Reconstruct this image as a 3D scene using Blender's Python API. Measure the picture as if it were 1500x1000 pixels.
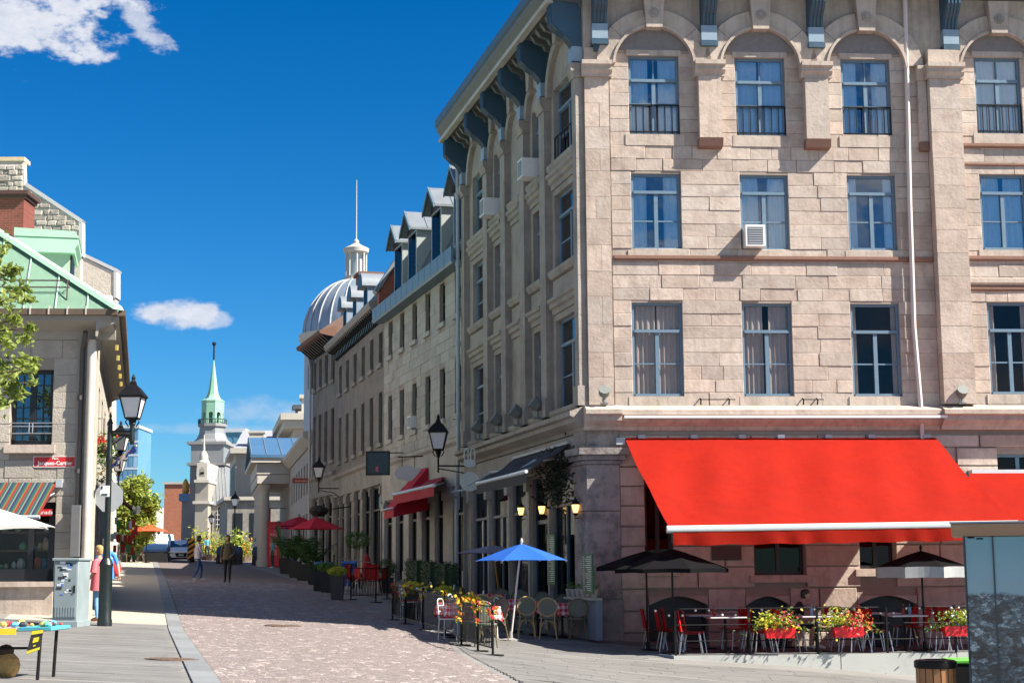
import bpy, bmesh, math, random
from mathutils import Vector, Matrix
random.seed(7)
for o in list(bpy.data.objects): bpy.data.objects.remove(o)
SC = bpy.context.scene
COL = SC.collection
R = math.radians
# ---------------------------------------------------------------- camera
FPX = 2300.0; HZ = 834.0; ROLL = .008; CZ = 1.62          # focal length and horizon in photo pixels (1500 x 1000)
TH = math.atan((HZ - 500) / FPX)
cF = Vector((0, math.cos(TH), math.sin(TH))); _u = Vector((0, -math.sin(TH), math.cos(TH))); _r = Vector((1, 0, 0))
cR = _r * math.cos(ROLL) - _u * math.sin(ROLL); cU = _u * math.cos(ROLL) + _r * math.sin(ROLL)
cam_d = bpy.data.cameras.new('camera'); cam = bpy.data.objects.new('camera', cam_d); COL.objects.link(cam)
cam_d.sensor_width = 36; cam_d.lens = FPX / 1500 * 36; cam_d.clip_start = .1; cam_d.clip_end = 6000
m = Matrix((cR, cU, -cF)).transposed().to_4x4(); m.translation = (0, 0, CZ); cam.matrix_world = m
SC.camera = cam
SC.render.resolution_x = 1024; SC.render.resolution_y = 682
# ---------------------------------------------------------------- sun and sky
SUN_AZ = R(107.5); SUN_EL = R(45)
sdir = Vector((math.sin(SUN_AZ) * math.cos(SUN_EL), math.cos(SUN_AZ) * math.cos(SUN_EL), math.sin(SUN_EL)))
sd = bpy.data.lights.new('sun', 'SUN'); sd.energy = 5.0; sd.angle = R(.53); sd.color = (1, .93, .82)
so = bpy.data.objects.new('sun', sd); COL.objects.link(so); so.rotation_euler = sdir.to_track_quat('Z', 'Y').to_euler(); so.location = (30, -10, 60)
W = bpy.data.worlds.new('World'); SC.world = W; W.use_nodes = True
wn, wl = W.node_tree.nodes, W.node_tree.links; wn.clear()
SC.view_settings.view_transform = 'Standard'; SC.view_settings.look = 'None'; SC.view_settings.gamma = 1
SC.view_settings.use_curve_mapping = False; SC.view_settings.exposure = 1.52
SKY_STRENGTH = .068; SKY_TINT = (.215, .36, .505, 1)   # polarised, deep blue sky
def ray(px, py):
    return cF + cR * ((px - 750) / FPX) + cU * ((500 - py) / FPX)
def build_sky():
    N = lambda t, **k: (lambda n: ([setattr(n, a, b) for a, b in k.items()], n)[1])(wn.new(t))
    def M(op, a, b=None, c=None, clamp=False):
        n = N('ShaderNodeMath', operation=op, use_clamp=clamp)
        for i, x in enumerate((a, b, c)):
            if x is None: continue
            if isinstance(x, (int, float)): n.inputs[i].default_value = x
            else: wl.new(x, n.inputs[i])
        return n.outputs[0]
    sky = N('ShaderNodeTexSky', sky_type='NISHITA', sun_disc=False, sun_elevation=SUN_EL, sun_rotation=SUN_AZ,
            altitude=50, air_density=1.0, dust_density=.1, ozone_density=1.5)
    hs = N('ShaderNodeHueSaturation'); hs.inputs['Saturation'].default_value = 1.15; hs.inputs['Value'].default_value = 1.0
    gm = N('ShaderNodeGamma'); gm.inputs[1].default_value = 1.15; wl.new(sky.outputs[0], gm.inputs[0])
    tint = N('ShaderNodeMix', data_type='RGBA', blend_type='MULTIPLY'); tint.inputs[0].default_value = 1; tint.inputs[7].default_value = SKY_TINT; wl.new(gm.outputs[0], tint.inputs[6])
    wl.new(tint.outputs[2], hs.inputs['Color'])
    tc = N('ShaderNodeTexCoord'); sx = N('ShaderNodeSeparateXYZ'); wl.new(tc.outputs['Generated'], sx.inputs[0])
    az = M('ARCTAN2', sx.outputs[0], sx.outputs[1]); el = M('ARCSINE', sx.outputs[2])
    cb = N('ShaderNodeCombineXYZ'); wl.new(az, cb.inputs[0]); wl.new(M('MULTIPLY', el, 1.7), cb.inputs[1])
    def noise(scale, detail, rough=.6, w=0):
        n = N('ShaderNodeTexNoise', noise_dimensions='4D'); n.inputs['Scale'].default_value = scale; n.inputs['Detail'].default_value = detail
        n.inputs['Roughness'].default_value = rough; n.inputs['W'].default_value = w; wl.new(cb.outputs[0], n.inputs['Vector']); return n.outputs['Fac']
    n1 = noise(38, 9, .62, 1.3); n2 = noise(9, 7, .6, 4.2); n3 = noise(75, 6, .6, 2.2)
    def blob(px, py, rx, ry, amp, tilt=0):
        r = ray(px, py).normalized(); a0 = math.atan2(r.x, r.y); e0 = math.asin(r.z)
        da = M('SUBTRACT', az, a0); de = M('SUBTRACT', el, e0)
        de = M('ADD', de, M('MULTIPLY', da, tilt))
        q = M('ADD', M('POWER', M('ABSOLUTE', M('DIVIDE', da, rx / FPX)), 2), M('POWER', M('ABSOLUTE', M('DIVIDE', de, ry / FPX)), 2))
        d = M('SUBTRACT', 1.0, q)
        return M('ADD', M('MAXIMUM', d, -3.0), M('MULTIPLY', M('SUBTRACT', n1, .5), amp))
    def sstep(x, a, b):
        n = N('ShaderNodeMapRange', interpolation_type='SMOOTHSTEP'); wl.new(x, n.inputs[0])
        n.inputs[1].default_value = a; n.inputs[2].default_value = b; return n.outputs[0]
    c = sstep(blob(20, 5, 190, 85, 5.0), 0, .85)
    c = M('MAXIMUM', c, M('MULTIPLY', sstep(blob(205, 35, 50, 26, 5.5, .6), 0, 1.0), .75))
    c = M('MAXIMUM', c, M('MULTIPLY', sstep(blob(255, 461, 78, 24, 3.6), 0, .9), .95))
    c = M('MAXIMUM', c, M('MULTIPLY', sstep(blob(322, 466, 22, 13, 4.0), 0, 1), .6))
    c = M('MAXIMUM', c, M('MULTIPLY', sstep(blob(390, 606, 95, 24, 4.5), -.3, 1.6), .42))
    c = M('MAXIMUM', c, M('MULTIPLY', sstep(blob(330, 628, 190, 9, 3.0), -.3, 1.6), .36))
    # thin haze band low over the whole horizon and cloud added out of view, thickened to neutralise the ambient light
    far = M('MULTIPLY', sstep(n2, .46, .60), sstep(M('ABSOLUTE', az), .55, .9))
    c = M('MAXIMUM', c, M('MULTIPLY', far, .9))
    mix = N('ShaderNodeMix', data_type='RGBA'); wl.new(c, mix.inputs[0])
    shade = N('ShaderNodeMix', data_type='RGBA'); wl.new(n3, shade.inputs[0])
    shade.inputs[6].default_value = (2.4, 2.8, 3.6, 1); shade.inputs[7].default_value = (5.2, 5.2, 5.4, 1)
    wl.new(hs.outputs[0], mix.inputs[6]); wl.new(shade.outputs[2], mix.inputs[7])
    bg = N('ShaderNodeBackground'); bg.inputs[1].default_value = SKY_STRENGTH; wl.new(mix.outputs[2], bg.inputs[0])
    out = N('ShaderNodeOutputWorld'); wl.new(bg.outputs[0], out.inputs[0])
build_sky()

# ---------------------------------------------------------------- helpers
ORG = {}
def thing(name, label, cat, loc=(0, 0, 0), rotz=0, group=None):
    o = bpy.data.objects.new(name, None); COL.objects.link(o); o.location = loc; o.rotation_euler = (0, 0, rotz)
    o.empty_display_size = .1
    o['label'] = label; o['category'] = cat
    if group: o['group'] = group
    ORG[o.name] = Vector(loc)
    return o
def tag(o, label, cat, group=None):
    o['label'] = label; o['category'] = cat
    if group: o['group'] = group
    return o
def struct(o, kind='structure'):
    o['kind'] = kind; return o
class MB:
    def __init__(s): s.v = []; s.f = []; s.m = []; s.cm = 0
    def add(s, vs, fs):
        b = len(s.v); s.v += [tuple(v) for v in vs]; s.f += [tuple(i + b for i in f) for f in fs]; s.m += [s.cm] * len(fs); return s
    BOXF = [(0, 3, 2, 1), (4, 5, 6, 7), (0, 1, 5, 4), (1, 2, 6, 5), (2, 3, 7, 6), (3, 0, 4, 7)]
    def hexa(s, p): return s.add(p, MB.BOXF)
    def box(s, x0, x1, y0, y1, z0, z1):
        return s.hexa([(x0, y0, z0), (x1, y0, z0), (x1, y1, z0), (x0, y1, z0), (x0, y0, z1), (x1, y0, z1), (x1, y1, z1), (x0, y1, z1)])
    def cbox(s, x0, x1, y0, y1, z0, z1, c=.01):
        # chamfered box
        xs = (x0, x1); ys = (y0, y1); zs = (z0, z1); V = []; ix = {}
        for i in (0, 1):
            for j in (0, 1):
                for k in (0, 1):
                    sx, sy, sz = (1, -1)[i], (1, -1)[j], (1, -1)[k]
                    for ax in range(3):
                        p = [xs[i] + sx * c, ys[j] + sy * c, zs[k] + sz * c]; p[ax] = (xs[i], ys[j], zs[k])[ax]
                        ix[i, j, k, ax] = len(V); V.append(tuple(p))
        Fs = []
        g = lambda i, j, k, a: ix[i, j, k, a]
        for a in range(3):
            o = [b for b in range(3) if b != a]
            for e in (0, 1):
                q = []
                for (p_, q_) in ((0, 0), (1, 0), (1, 1), (0, 1)):
                    t = [0, 0, 0]; t[a] = e; t[o[0]] = p_; t[o[1]] = q_; q.append(g(*t, a))
                Fs.append(tuple(q))
        for a in range(3):
            o = [b for b in range(3) if b != a]
            for e0 in (0, 1):
                for e1 in (0, 1):
                    t0 = [0, 0, 0]; t0[o[0]] = e0; t0[o[1]] = e1; t1 = list(t0); t1[a] = 1
                    Fs.append((g(*t0, o[0]), g(*t1, o[0]), g(*t1, o[1]), g(*t0, o[1])))
        for i in (0, 1):
            for j in (0, 1):
                for k in (0, 1): Fs.append((g(i, j, k, 0), g(i, j, k, 1), g(i, j, k, 2)))
        return s.add(V, Fs)
    def prism(s, poly, z0, z1):
        n = len(poly); vs = [(x, y, z0) for x, y in poly] + [(x, y, z1) for x, y in poly]
        return s.add(vs, [tuple(range(n))[::-1], tuple(range(n, 2 * n))] + [(i, (i + 1) % n, (i + 1) % n + n, i + n) for i in range(n)])
    def ext(s, pts, vec):
        n = len(pts); vec = Vector(vec); vs = [tuple(p) for p in pts] + [tuple(Vector(p) + vec) for p in pts]
        return s.add(vs, [tuple(range(n))[::-1], tuple(range(n, 2 * n))] + [(i, (i + 1) % n, (i + 1) % n + n, i + n) for i in range(n)])
    def quad(s, *p): return s.add(p, [tuple(range(len(p)))])
    def tube(s, pts, r, n=8, caps=True):
        pts = [Vector(p) for p in pts]; rs = r if isinstance(r, (list, tuple)) else [r] * len(pts)
        rings = []; pn = None
        for i, p in enumerate(pts):
            t = (pts[min(i + 1, len(pts) - 1)] - pts[max(i - 1, 0)])
            t = t.normalized() if t.length > 1e-9 else Vector((0, 0, 1))
            a = Vector((0, 0, 1)) if abs(t.z) < .9 else Vector((1, 0, 0))
            if pn is None: nn = t.cross(a).normalized()
            else:
                nn = pn - t * pn.dot(t); nn = nn.normalized() if nn.length > 1e-6 else t.cross(a).normalized()
            pn = nn; b = t.cross(nn)
            rings.append([p + (nn * math.cos(2 * math.pi * k / n) + b * math.sin(2 * math.pi * k / n)) * rs[i] for k in range(n)])
        return s.loft(rings, caps)
    def loft(s, rings, caps=True, closed=True):
        n = len(rings[0]); vs = [tuple(p) for r in rings for p in r]; fs = []
        for i in range(len(rings) - 1):
            for k in range(n if closed else n - 1):
                k2 = (k + 1) % n; fs.append((i * n + k, i * n + k2, (i + 1) * n + k2, (i + 1) * n + k))
        if caps: fs += [tuple(range(n))[::-1], tuple(range((len(rings) - 1) * n, len(rings) * n))]
        return s.add(vs, fs)
    def lathe(s, cx, cy, prof, n=16, caps=True, ph=0):
        return s.loft([[(cx + r * math.cos(2 * math.pi * k / n + ph), cy + r * math.sin(2 * math.pi * k / n + ph), z) for k in range(n)] for r, z in prof], caps)
    def ball(s, c, rx, ry=None, rz=None, n=10, k=6):
        ry = ry or rx; rz = rz or rx
        return s.loft([[(c[0] + rx * math.sin(math.pi * max(.02, min(k - .02, j)) / k) * math.cos(2 * math.pi * i / n), c[1] + ry * math.sin(math.pi * max(.02, min(k - .02, j)) / k) * math.sin(2 * math.pi * i / n),
                         c[2] - rz * math.cos(math.pi * j / k)) for i in range(n)] for j in range(k + 1)])
    # boxes and outlines in a facade frame: u along, w outward, z up
    def fbox(s, fr, u0, u1, w0, w1, z0, z1):
        return s.hexa([fr(u0, w0, z0), fr(u1, w0, z0), fr(u1, w1, z0), fr(u0, w1, z0), fr(u0, w0, z1), fr(u1, w0, z1), fr(u1, w1, z1), fr(u0, w1, z1)])
    def fprism(s, fr, uz, w0, w1):
        n = len(uz); vs = [fr(u, w0, z) for u, z in uz] + [fr(u, w1, z) for u, z in uz]
        return s.add(vs, [tuple(range(n))[::-1], tuple(range(n, 2 * n))] + [(i, (i + 1) % n, (i + 1) % n + n, i + n) for i in range(n)])
    def fprof(s, fr, wz, u0, u1):
        # outline (outward, z) swept along the facade
        n = len(wz); vs = [fr(u0, w, z) for w, z in wz] + [fr(u1, w, z) for w, z in wz]
        return s.add(vs, [tuple(range(n))[::-1], tuple(range(n, 2 * n))] + [(i, (i + 1) % n, (i + 1) % n + n, i + n) for i in range(n)])
class Fr:
    """A facade: a vertical plane through a plan point with a direction along it; flip picks the outward side."""
    def __init__(s, o, d, flip=False):
        L = math.hypot(*d); s.o = o; s.d = (d[0] / L, d[1] / L); s.n = (s.d[1], -s.d[0]) if not flip else (-s.d[1], s.d[0])
    def __call__(s, u, w, z): return (s.o[0] + s.d[0] * u + s.n[0] * w, s.o[1] + s.d[1] * u + s.n[1] * w, z)
    def px(s, px, py, w=0):
        r = ray(px, py); ox, oy = s.o[0] + s.n[0] * w, s.o[1] + s.n[1] * w
        det = r.x * -s.d[1] + s.d[0] * r.y; k = (ox * -s.d[1] + s.d[0] * oy) / det
        X, Y = r.x * k, r.y * k
        return ((X - ox) * s.d[0] + (Y - oy) * s.d[1], CZ + r.z * k)
    def at(s, u): return (s.o[0] + s.d[0] * u, s.o[1] + s.d[1] * u)
def finish(me, smooth):
    bm = bmesh.new(); bm.from_mesh(me); bmesh.ops.recalc_face_normals(bm, faces=bm.faces); bm.to_mesh(me); bm.free()
    if smooth:
        me.polygons.foreach_set('use_smooth', [True] * len(me.polygons))
        try: me.set_sharp_from_angle(angle=R(smooth if smooth is not True else 40))
        except Exception: pass
def mesh(name, mb, mats, smooth=False, recalc=True):
    me = bpy.data.meshes.new(name); me.from_pydata(mb.v, [], mb.f)
    for x in (mats if isinstance(mats, (list, tuple)) else [mats]): me.materials.append(x)
    if any(mb.m): me.polygons.foreach_set('material_index', mb.m)
    if recalc: finish(me, smooth)
    elif smooth: me.polygons.foreach_set('use_smooth', [True] * len(me.polygons))
    me.update(); return me
def obj(name, mb, mats, parent=None, smooth=False, loc=None, recalc=True):
    """One mesh object. Geometry is given in the coordinates the root was laid out in; the root's location is taken off."""
    if parent is not None:
        o_ = ORG.get(parent.name, Vector((0, 0, 0)))
        if o_.length > 0: mb.v = [(x - o_.x, y - o_.y, z - o_.z) for x, y, z in mb.v]
    o = bpy.data.objects.new(name, mesh(name, mb, mats, smooth, recalc)); COL.objects.link(o)
    if parent is not None: o.parent = parent; ORG[o.name] = o_
    if loc: o.location = loc
    return o
def inst(name, me, parent, loc, rot=(0, 0, 0)):
    o = bpy.data.objects.new(name, me); COL.objects.link(o)
    o_ = ORG.get(parent.name, Vector((0, 0, 0))) if parent is not None else Vector((0, 0, 0))
    o.parent = parent; o.location = Vector(loc) - o_; o.rotation_euler = rot; return o
def copy_tree(o, parent=None, label=None):
    c = o.copy(); COL.objects.link(c); c.parent = parent
    if label: c['label'] = label
    for ch in KIDS(o): copy_tree(ch, c)
    return c
def KIDS(o): return [x for x in o.children]
def text_mesh(body, size, mat, ext=.004, align='CENTER', bold=0):
    cu = bpy.data.curves.new('lettering', 'FONT'); cu.body = body; cu.size = size; cu.extrude = ext; cu.align_x = align; cu.align_y = 'CENTER'; cu.offset = bold
    cu.resolution_u = 2
    t = bpy.data.objects.new('lettering', cu); COL.objects.link(t)
    dg = bpy.context.evaluated_depsgraph_get(); me = bpy.data.meshes.new_from_object(t.evaluated_get(dg))
    bpy.data.objects.remove(t); me.materials.clear(); me.materials.append(mat); return me
def sm(x, a, b):
    t = min(1, max(0, (x - a) / (b - a))); return t * t * (3 - 2 * t)
# ---------------------------------------------------------------- terrain: the square falls to the right, the street climbs away
def ground(X, Y):
    u = X + .254 * (Y - 35.5) - 1.71
    if u < 0: q = .046 * min(-u, 14)
    else: q = -(.046 * min(u, 9) + .006 * min(u, 9) ** 2) - .1 * max(0, min(u, 40) - 9)
    a = 0
    if Y > 33: a += .034 * (min(Y, 60) - 33)
    if Y > 60: a += .025 * (min(Y, 115) - 60)
    if Y > 115: a += .006 * (min(Y, 260) - 115)
    if Y < 35.5: a -= .042 * (35.5 - max(Y, 12)) * sm(u, -6, 1)
    return q + a
def og(px, py):
    """the ground point under a photo pixel"""
    r = ray(px, py); k = 6.0
    while k * r.y < 119:
        if CZ + r.z * k < ground(r.x * k, r.y * k): break
        k += .03
    return (r.x * k, r.y * k, ground(r.x * k, r.y * k))
def atY(px, py, Y):
    r = ray(px, py); k = Y / r.y; return (r.x * k, Y, CZ + r.z * k)
# ---------------------------------------------------------------- materials
MATS = {}
class NT:
    def __init__(s, mat): s.nt = mat.node_tree; s.n = s.nt.nodes; s.l = s.nt.links
    def new(s, t, ins=None, **k):
        n = s.n.new(t)
        for a, b in k.items(): setattr(n, a, b)
        for a, b in (ins or {}).items():
            if hasattr(b, 'node'): s.l.new(b, n.inputs[a])
            else: n.inputs[a].default_value = b
        return n
    def math(s, op, a, b=0.0, clamp=False): return s.new('ShaderNodeMath', {0: a, 1: b}, operation=op, use_clamp=clamp).outputs[0]
    def noise(s, vec, scale, detail=4, rough=.6): return s.new('ShaderNodeTexNoise', {'Vector': vec, 'Scale': scale, 'Detail': detail, 'Roughness': rough}).outputs['Fac']
    def ramp(s, fac, stops):
        n = s.new('ShaderNodeValToRGB', {0: fac}); e = n.color_ramp.elements
        while len(e) < len(stops): e.new(.5)
        for i, (p, c) in enumerate(stops): e[i].position = p; e[i].color = c if len(c) == 4 else (*c, 1)
        return n.outputs[0]
    def mix(s, f, a, b, bt='MIX'):
        n = s.new('ShaderNodeMix', data_type='RGBA', blend_type=bt)
        for i, v in ((0, f), (6, a), (7, b)):
            if hasattr(v, 'node'): s.l.new(v, n.inputs[i])
            else: n.inputs[i].default_value = v if i == 0 or len(v) == 4 else (*v, 1)
        return n.outputs[2]
def mat(name, col, rough=.6, var=.15, vscale=6, isl=0.0, objv=0.0, bump=0.0, bscale=30, metal=0.0, spec=.5, dirt=0.0, dirtc=(.05, .045, .04), dscale=1.3,
        emit=None, trans=0.0, hue=None, coat=0.0, streak=0.0, pale_fleck=None):
    if name in MATS: return MATS[name]
    m = bpy.data.materials.new(name); m.use_nodes = True; MATS[name] = m; t = NT(m); b = t.n['Principled BSDF']
    geo = t.new('ShaderNodeNewGeometry'); pos = geo.outputs['Position']; c = (*col, 1)
    n1 = t.noise(pos, vscale, 5, .6)
    k = t.math('MULTIPLY_ADD', n1, 2 * var); t.n[-1].inputs[2].default_value = 1 - var
    if isl:
        k2 = t.new('ShaderNodeMath', {0: geo.outputs['Random Per Island'], 1: 2 * isl, 2: 1 - isl}, operation='MULTIPLY_ADD').outputs[0]; k = t.math('MULTIPLY', k, k2)
    if objv:
        oi = t.new('ShaderNodeObjectInfo'); k2 = t.new('ShaderNodeMath', {0: oi.outputs['Random'], 1: 2 * objv, 2: 1 - objv}, operation='MULTIPLY_ADD').outputs[0]; k = t.math('MULTIPLY', k, k2)
    cc = t.new('ShaderNodeCombineColor', {0: k, 1: k, 2: k}).outputs[0]
    base = t.mix(1.0, c, cc, 'MULTIPLY')
    if hue:     # second tone, blended per piece or by broad noise
        src = geo.outputs['Random Per Island'] if isl else (t.n[-1].outputs[0] if False else t.noise(pos, .9, 3))
        if objv: src = t.math('FRACT', t.math('MULTIPLY', oi.outputs['Random'], 7.31))
        base = t.mix(src, base, t.mix(1.0, (*hue, 1), cc, 'MULTIPLY'))
    if pale_fleck:  # worn pale spots, with the sparkle of the setts painted into the colour
        base = t.mix(t.ramp(t.noise(pos, 26, 3, .5), [(.62, (0, 0, 0)), (.70, (1, 1, 1))]), base, (*pale_fleck, 1))
        base = t.mix(t.ramp(geo.outputs['Random Per Island'], [(.90, (0, 0, 0)), (.97, (1, 1, 1))]), base, (*pale_fleck, 1))
    if dirt:
        d = t.ramp(t.noise(pos, dscale, 7, .68), [(.45, (0, 0, 0)), (.72, (1, 1, 1))])
        base = t.mix(t.math('MULTIPLY', d, dirt), base, (*dirtc, 1))
    if streak:
        mp = t.new('ShaderNodeMapping', {'Vector': pos, 'Scale': (5, 5, .35)}).outputs[0]
        d = t.ramp(t.noise(mp, 1.6, 5, .6), [(.5, (0, 0, 0)), (.75, (1, 1, 1))])
        base = t.mix(t.math('MULTIPLY', d, streak), base, (*dirtc, 1))
    t.l.new(base, b.inputs['Base Color']); b.inputs['Metallic'].default_value = metal; b.inputs['Specular IOR Level'].default_value = spec
    rr = t.new('ShaderNodeMath', {0: n1, 1: .25, 2: rough - .12}, operation='MULTIPLY_ADD', use_clamp=True).outputs[0]; t.l.new(rr, b.inputs['Roughness'])
    if coat: b.inputs['Coat Weight'].default_value = coat; b.inputs['Coat Roughness'].default_value = .05
    if bump:
        h = t.noise(pos, bscale, 6, .65); bp = t.new('ShaderNodeBump', {'Height': h, 'Strength': bump, 'Distance': .03}); t.l.new(bp.outputs[0], b.inputs['Normal'])
    if emit: b.inputs['Emission Color'].default_value = (*emit[:3], 1); b.inputs['Emission Strength'].default_value = emit[3]
    if trans:
        out = t.n['Material Output']; tr = t.new('ShaderNodeBsdfTranslucent', {'Color': base}); ms = t.new('ShaderNodeMixShader', {0: trans})
        t.l.new(b.outputs[0], ms.inputs[1]); t.l.new(tr.outputs[0], ms.inputs[2]); t.l.new(ms.outputs[0], out.inputs[0])
    return m
def glass(name, tint, refl, rough=.02, wave=.0, fk=1.0):
    m = bpy.data.materials.new(name); m.use_nodes = True; t = NT(m); t.n.remove(t.n['Principled BSDF']); out = t.n['Material Output']
    tr = t.new('ShaderNodeBsdfTransparent', {'Color': (*tint, 1)}); gl = t.new('ShaderNodeBsdfGlossy', {'Color': (.95, .97, 1, 1), 'Roughness': rough})
    lw = t.new('ShaderNodeFresnel', {'IOR': 1.45})
    f = t.new('ShaderNodeMath', {0: lw.outputs[0], 1: fk, 2: refl}, operation='MULTIPLY_ADD', use_clamp=True).outputs[0]
    if wave:
        geo = t.new('ShaderNodeNewGeometry'); bp = t.new('ShaderNodeBump', {'Height': t.noise(geo.outputs['Position'], 1.3, 2), 'Strength': wave, 'Distance': .02}); t.l.new(bp.outputs[0], gl.inputs['Normal'])
    ms = t.new('ShaderNodeMixShader', {0: f}); t.l.new(tr.outputs[0], ms.inputs[1]); t.l.new(gl.outputs[0], ms.inputs[2]); t.l.new(ms.outputs[0], out.inputs[0])
    return m
def brickmat(name, c1, c2, mortar, w=.22, h=.075, axis='u', rough=.85, bump=.4):
    # fine brickwork too small to pick apart: x across, z up (frame given by a horizontal direction)
    m = bpy.data.materials.new(name); m.use_nodes = True; t = NT(m); b = t.n['Principled BSDF']
    geo = t.new('ShaderNodeNewGeometry'); s = t.new('ShaderNodeSeparateXYZ', {0: geo.outputs['Position']})
    hx = t.math('ADD', t.math('MULTIPLY', s.outputs[0], axis[0]), t.math('MULTIPLY', s.outputs[1], axis[1]))
    v = t.new('ShaderNodeCombineXYZ', {0: hx, 1: s.outputs[2]})
    br = t.new('ShaderNodeTexBrick', {'Vector': v.outputs[0], 'Color1': (*c1, 1), 'Color2': (*c2, 1), 'Mortar': (*mortar, 1), 'Scale': 1, 'Mortar Size': h * .09, 'Brick Width': w, 'Row Height': h, 'Mortar Smooth': .2, 'Bias': 0})
    n = t.noise(geo.outputs['Position'], 2.5, 5)
    k = t.new('ShaderNodeMath', {0: n, 1: .5, 2: .75}, operation='MULTIPLY_ADD').outputs[0]
    cc = t.new('ShaderNodeCombineColor', {0: k, 1: k, 2: k}).outputs[0]
    t.l.new(t.mix(1.0, br.outputs[0], cc, 'MULTIPLY'), b.inputs['Base Color']); b.inputs['Roughness'].default_value = rough
    bp = t.new('ShaderNodeBump', {'Height': t.math('SUBTRACT', 1.0, br.outputs['Fac']), 'Strength': bump, 'Distance': .02}); t.l.new(bp.outputs[0], b.inputs['Normal'])
    return m
STONE = mat('tan_limestone', (.45, .36, .30), .85, .2, 4, objv=.15, hue=(.43, .37, .32), bump=.4, bscale=11, dirt=.6, dirtc=(.23, .17, .135), dscale=2.6, streak=.35)
STONE2 = mat('tan_trim_stone', (.45, .375, .315), .85, .16, 3, bump=.3, bscale=14, streak=.45, dirt=.5, dirtc=(.15, .12, .1), dscale=1.6)
STONES = mat('shaded_tan_stone', (.31, .275, .24), .85, .18, 3, bump=.5, bscale=18, dirt=.55, dirtc=(.10, .09, .075), dscale=1.1, streak=.35)  # darker copy of the tan stone: street side shade put into the colour
MORTAR = mat('mortar', (.29, .24, .20), .95, .2, 9, bump=.3)
BASEST = mat('weathered_pier_stone', (.29, .255, .235), .9, .22, 3, bump=.7, bscale=14, dirt=1, dirtc=(.07, .06, .062), dscale=2.4)
RUSTY = mat('iron_stained_ledge', (.22, .12, .085), .85, .25, 6, bump=.3)
GREY_ST = mat('grey_limestone', (.36, .34, .305), .85, .2, 4, objv=.13, bump=.5, bscale=20, dirt=.35, dirtc=(.15, .13, .11), dscale=1.5)
GREY_TR = mat('grey_trim_stone', (.38, .36, .325), .85, .15, 4, bump=.3, dirt=.4, dirtc=(.13, .12, .10))
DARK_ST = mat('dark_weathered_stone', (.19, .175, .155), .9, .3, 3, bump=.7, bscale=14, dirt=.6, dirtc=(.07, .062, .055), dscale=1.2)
DARK_TR = mat('dark_trim_stone', (.25, .235, .21), .9, .2, 3, bump=.3, dirt=.5)
CREAM_ST = mat('cream_dressed_stone', (.42, .375, .31), .8, .12, 1.2, bump=.2, bscale=8, dirt=.25, dirtc=(.28, .25, .21), dscale=.5)
LEFT_ST = mat('pale_grey_ashlar', (.40, .36, .305), .88, .22, 5, objv=.14, bump=.6, bscale=22, dirt=.35, dirtc=(.16, .135, .11), dscale=1.8)
RUBBLE = mat('rubble_stone', (.45, .405, .345), .95, .25, 6, isl=.3, objv=.25, bump=.8, bscale=12, dirt=.2, dirtc=(.14, .12, .10), dscale=2)
BLUE_TR = mat('blue_grey_painted_cornice', (.030, .075, .115), .45, .25, 4, dirt=.25, dirtc=(.03, .035, .04), bump=.1)
BLUE_TRL = mat('sunlit_bracket_blue', (.22, .30, .37), .5, .15, 4)  # paler copy of the cornice blue: sunlight on the block put into its colour
GUTTER = mat('dark_cornice_paint', (.10, .105, .10), .6, .25, 4, dirt=.4, dirtc=(.03, .03, .03))
BLUE_FR = mat('blue_grey_window_paint', (.115, .185, .255), .5, .15, 8)
DKFRAME = mat('dark_window_paint', (.012, .013, .016), .4, .2)
IRON = mat('black_iron', (.005, .005, .006), .5, .3, 10, spec=.25)
WHITE = mat('white_paint', (.72, .72, .70), .5, .08, 3, dirt=.15, dirtc=(.35, .33, .30))
STEEL = mat('steel', (.55, .56, .58), .35, .1, metal=.9)
GALV = mat('galvanised_grey', (.33, .37, .40), .5, .12, 3, dirt=.2, dirtc=(.15, .16, .17))
PIPE_W = mat('pinkish_white_pipe', (.58, .50, .47), .6, .12, 3, streak=.3, dirtc=(.3, .2, .17))
ROOM = mat('dark_room', (.012, .012, .014), .9, .3, 1)  # near-black walls: the gloom of unlit rooms put into the colour
CURT_B = mat('pale_blue_curtain', (.8, .84, .86), .9, .08, 8, trans=.1)
CURT_G = mat('grey_mauve_curtain', (.5, .43, .40), .9, .12, 8, trans=.15)
GLASS = glass('window_glass', (.86, .93, .97), .08, wave=.12)
GLASSN = glass('clear_window_glass', (.93, .93, .93), .0, wave=.05, fk=.45)
GLASSD = glass('dark_window_glass', (.16, .19, .22), .012, wave=.1, fk=.22)
GLASSC = glass('shop_glass', (.5, .54, .56), .03, fk=.4)
# ---------------------------------------------------------------- ground
PAVE = mat('grey_square_paving', (.185, .18, .172), .75, .18, 1.5, bump=.25, bscale=25, dirt=.25, dirtc=(.10, .095, .09), dscale=.7)
SLAB = mat('grey_slab', (.15, .147, .14), .7, .14, 2, isl=.09, bump=.2, bscale=30, dirt=.45, dirtc=(.08, .075, .07), dscale=.8)
BAND = mat('pale_granite_band', (.195, .19, .18), .7, .1, 3, isl=.06, bump=.15, dirt=.2, dirtc=(.2, .19, .18))
ROADB = mat('road_joint_sand', (.13, .105, .10), .9, .2, 8)
PAVER = mat('pinkish_granite_sett', (.185, .152, .142), .55, .2, 14, isl=.15, bump=.4, bscale=45, spec=.5, pale_fleck=(.34, .29, .275))
CONC = mat('beige_concrete_walk', (.33, .30, .255), .8, .12, .9, bump=.15, bscale=20, dirt=.25, dirtc=(.22, .2, .17), dscale=.5)
KERB = mat('blue_grey_granite_kerb', (.175, .185, .19), .65, .14, 5, objv=.12, bump=.25, bscale=40)
CAST = mat('rusty_cast_iron', (.13, .085, .06), .7, .3, 12, bump=.4, bscale=60)
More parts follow.
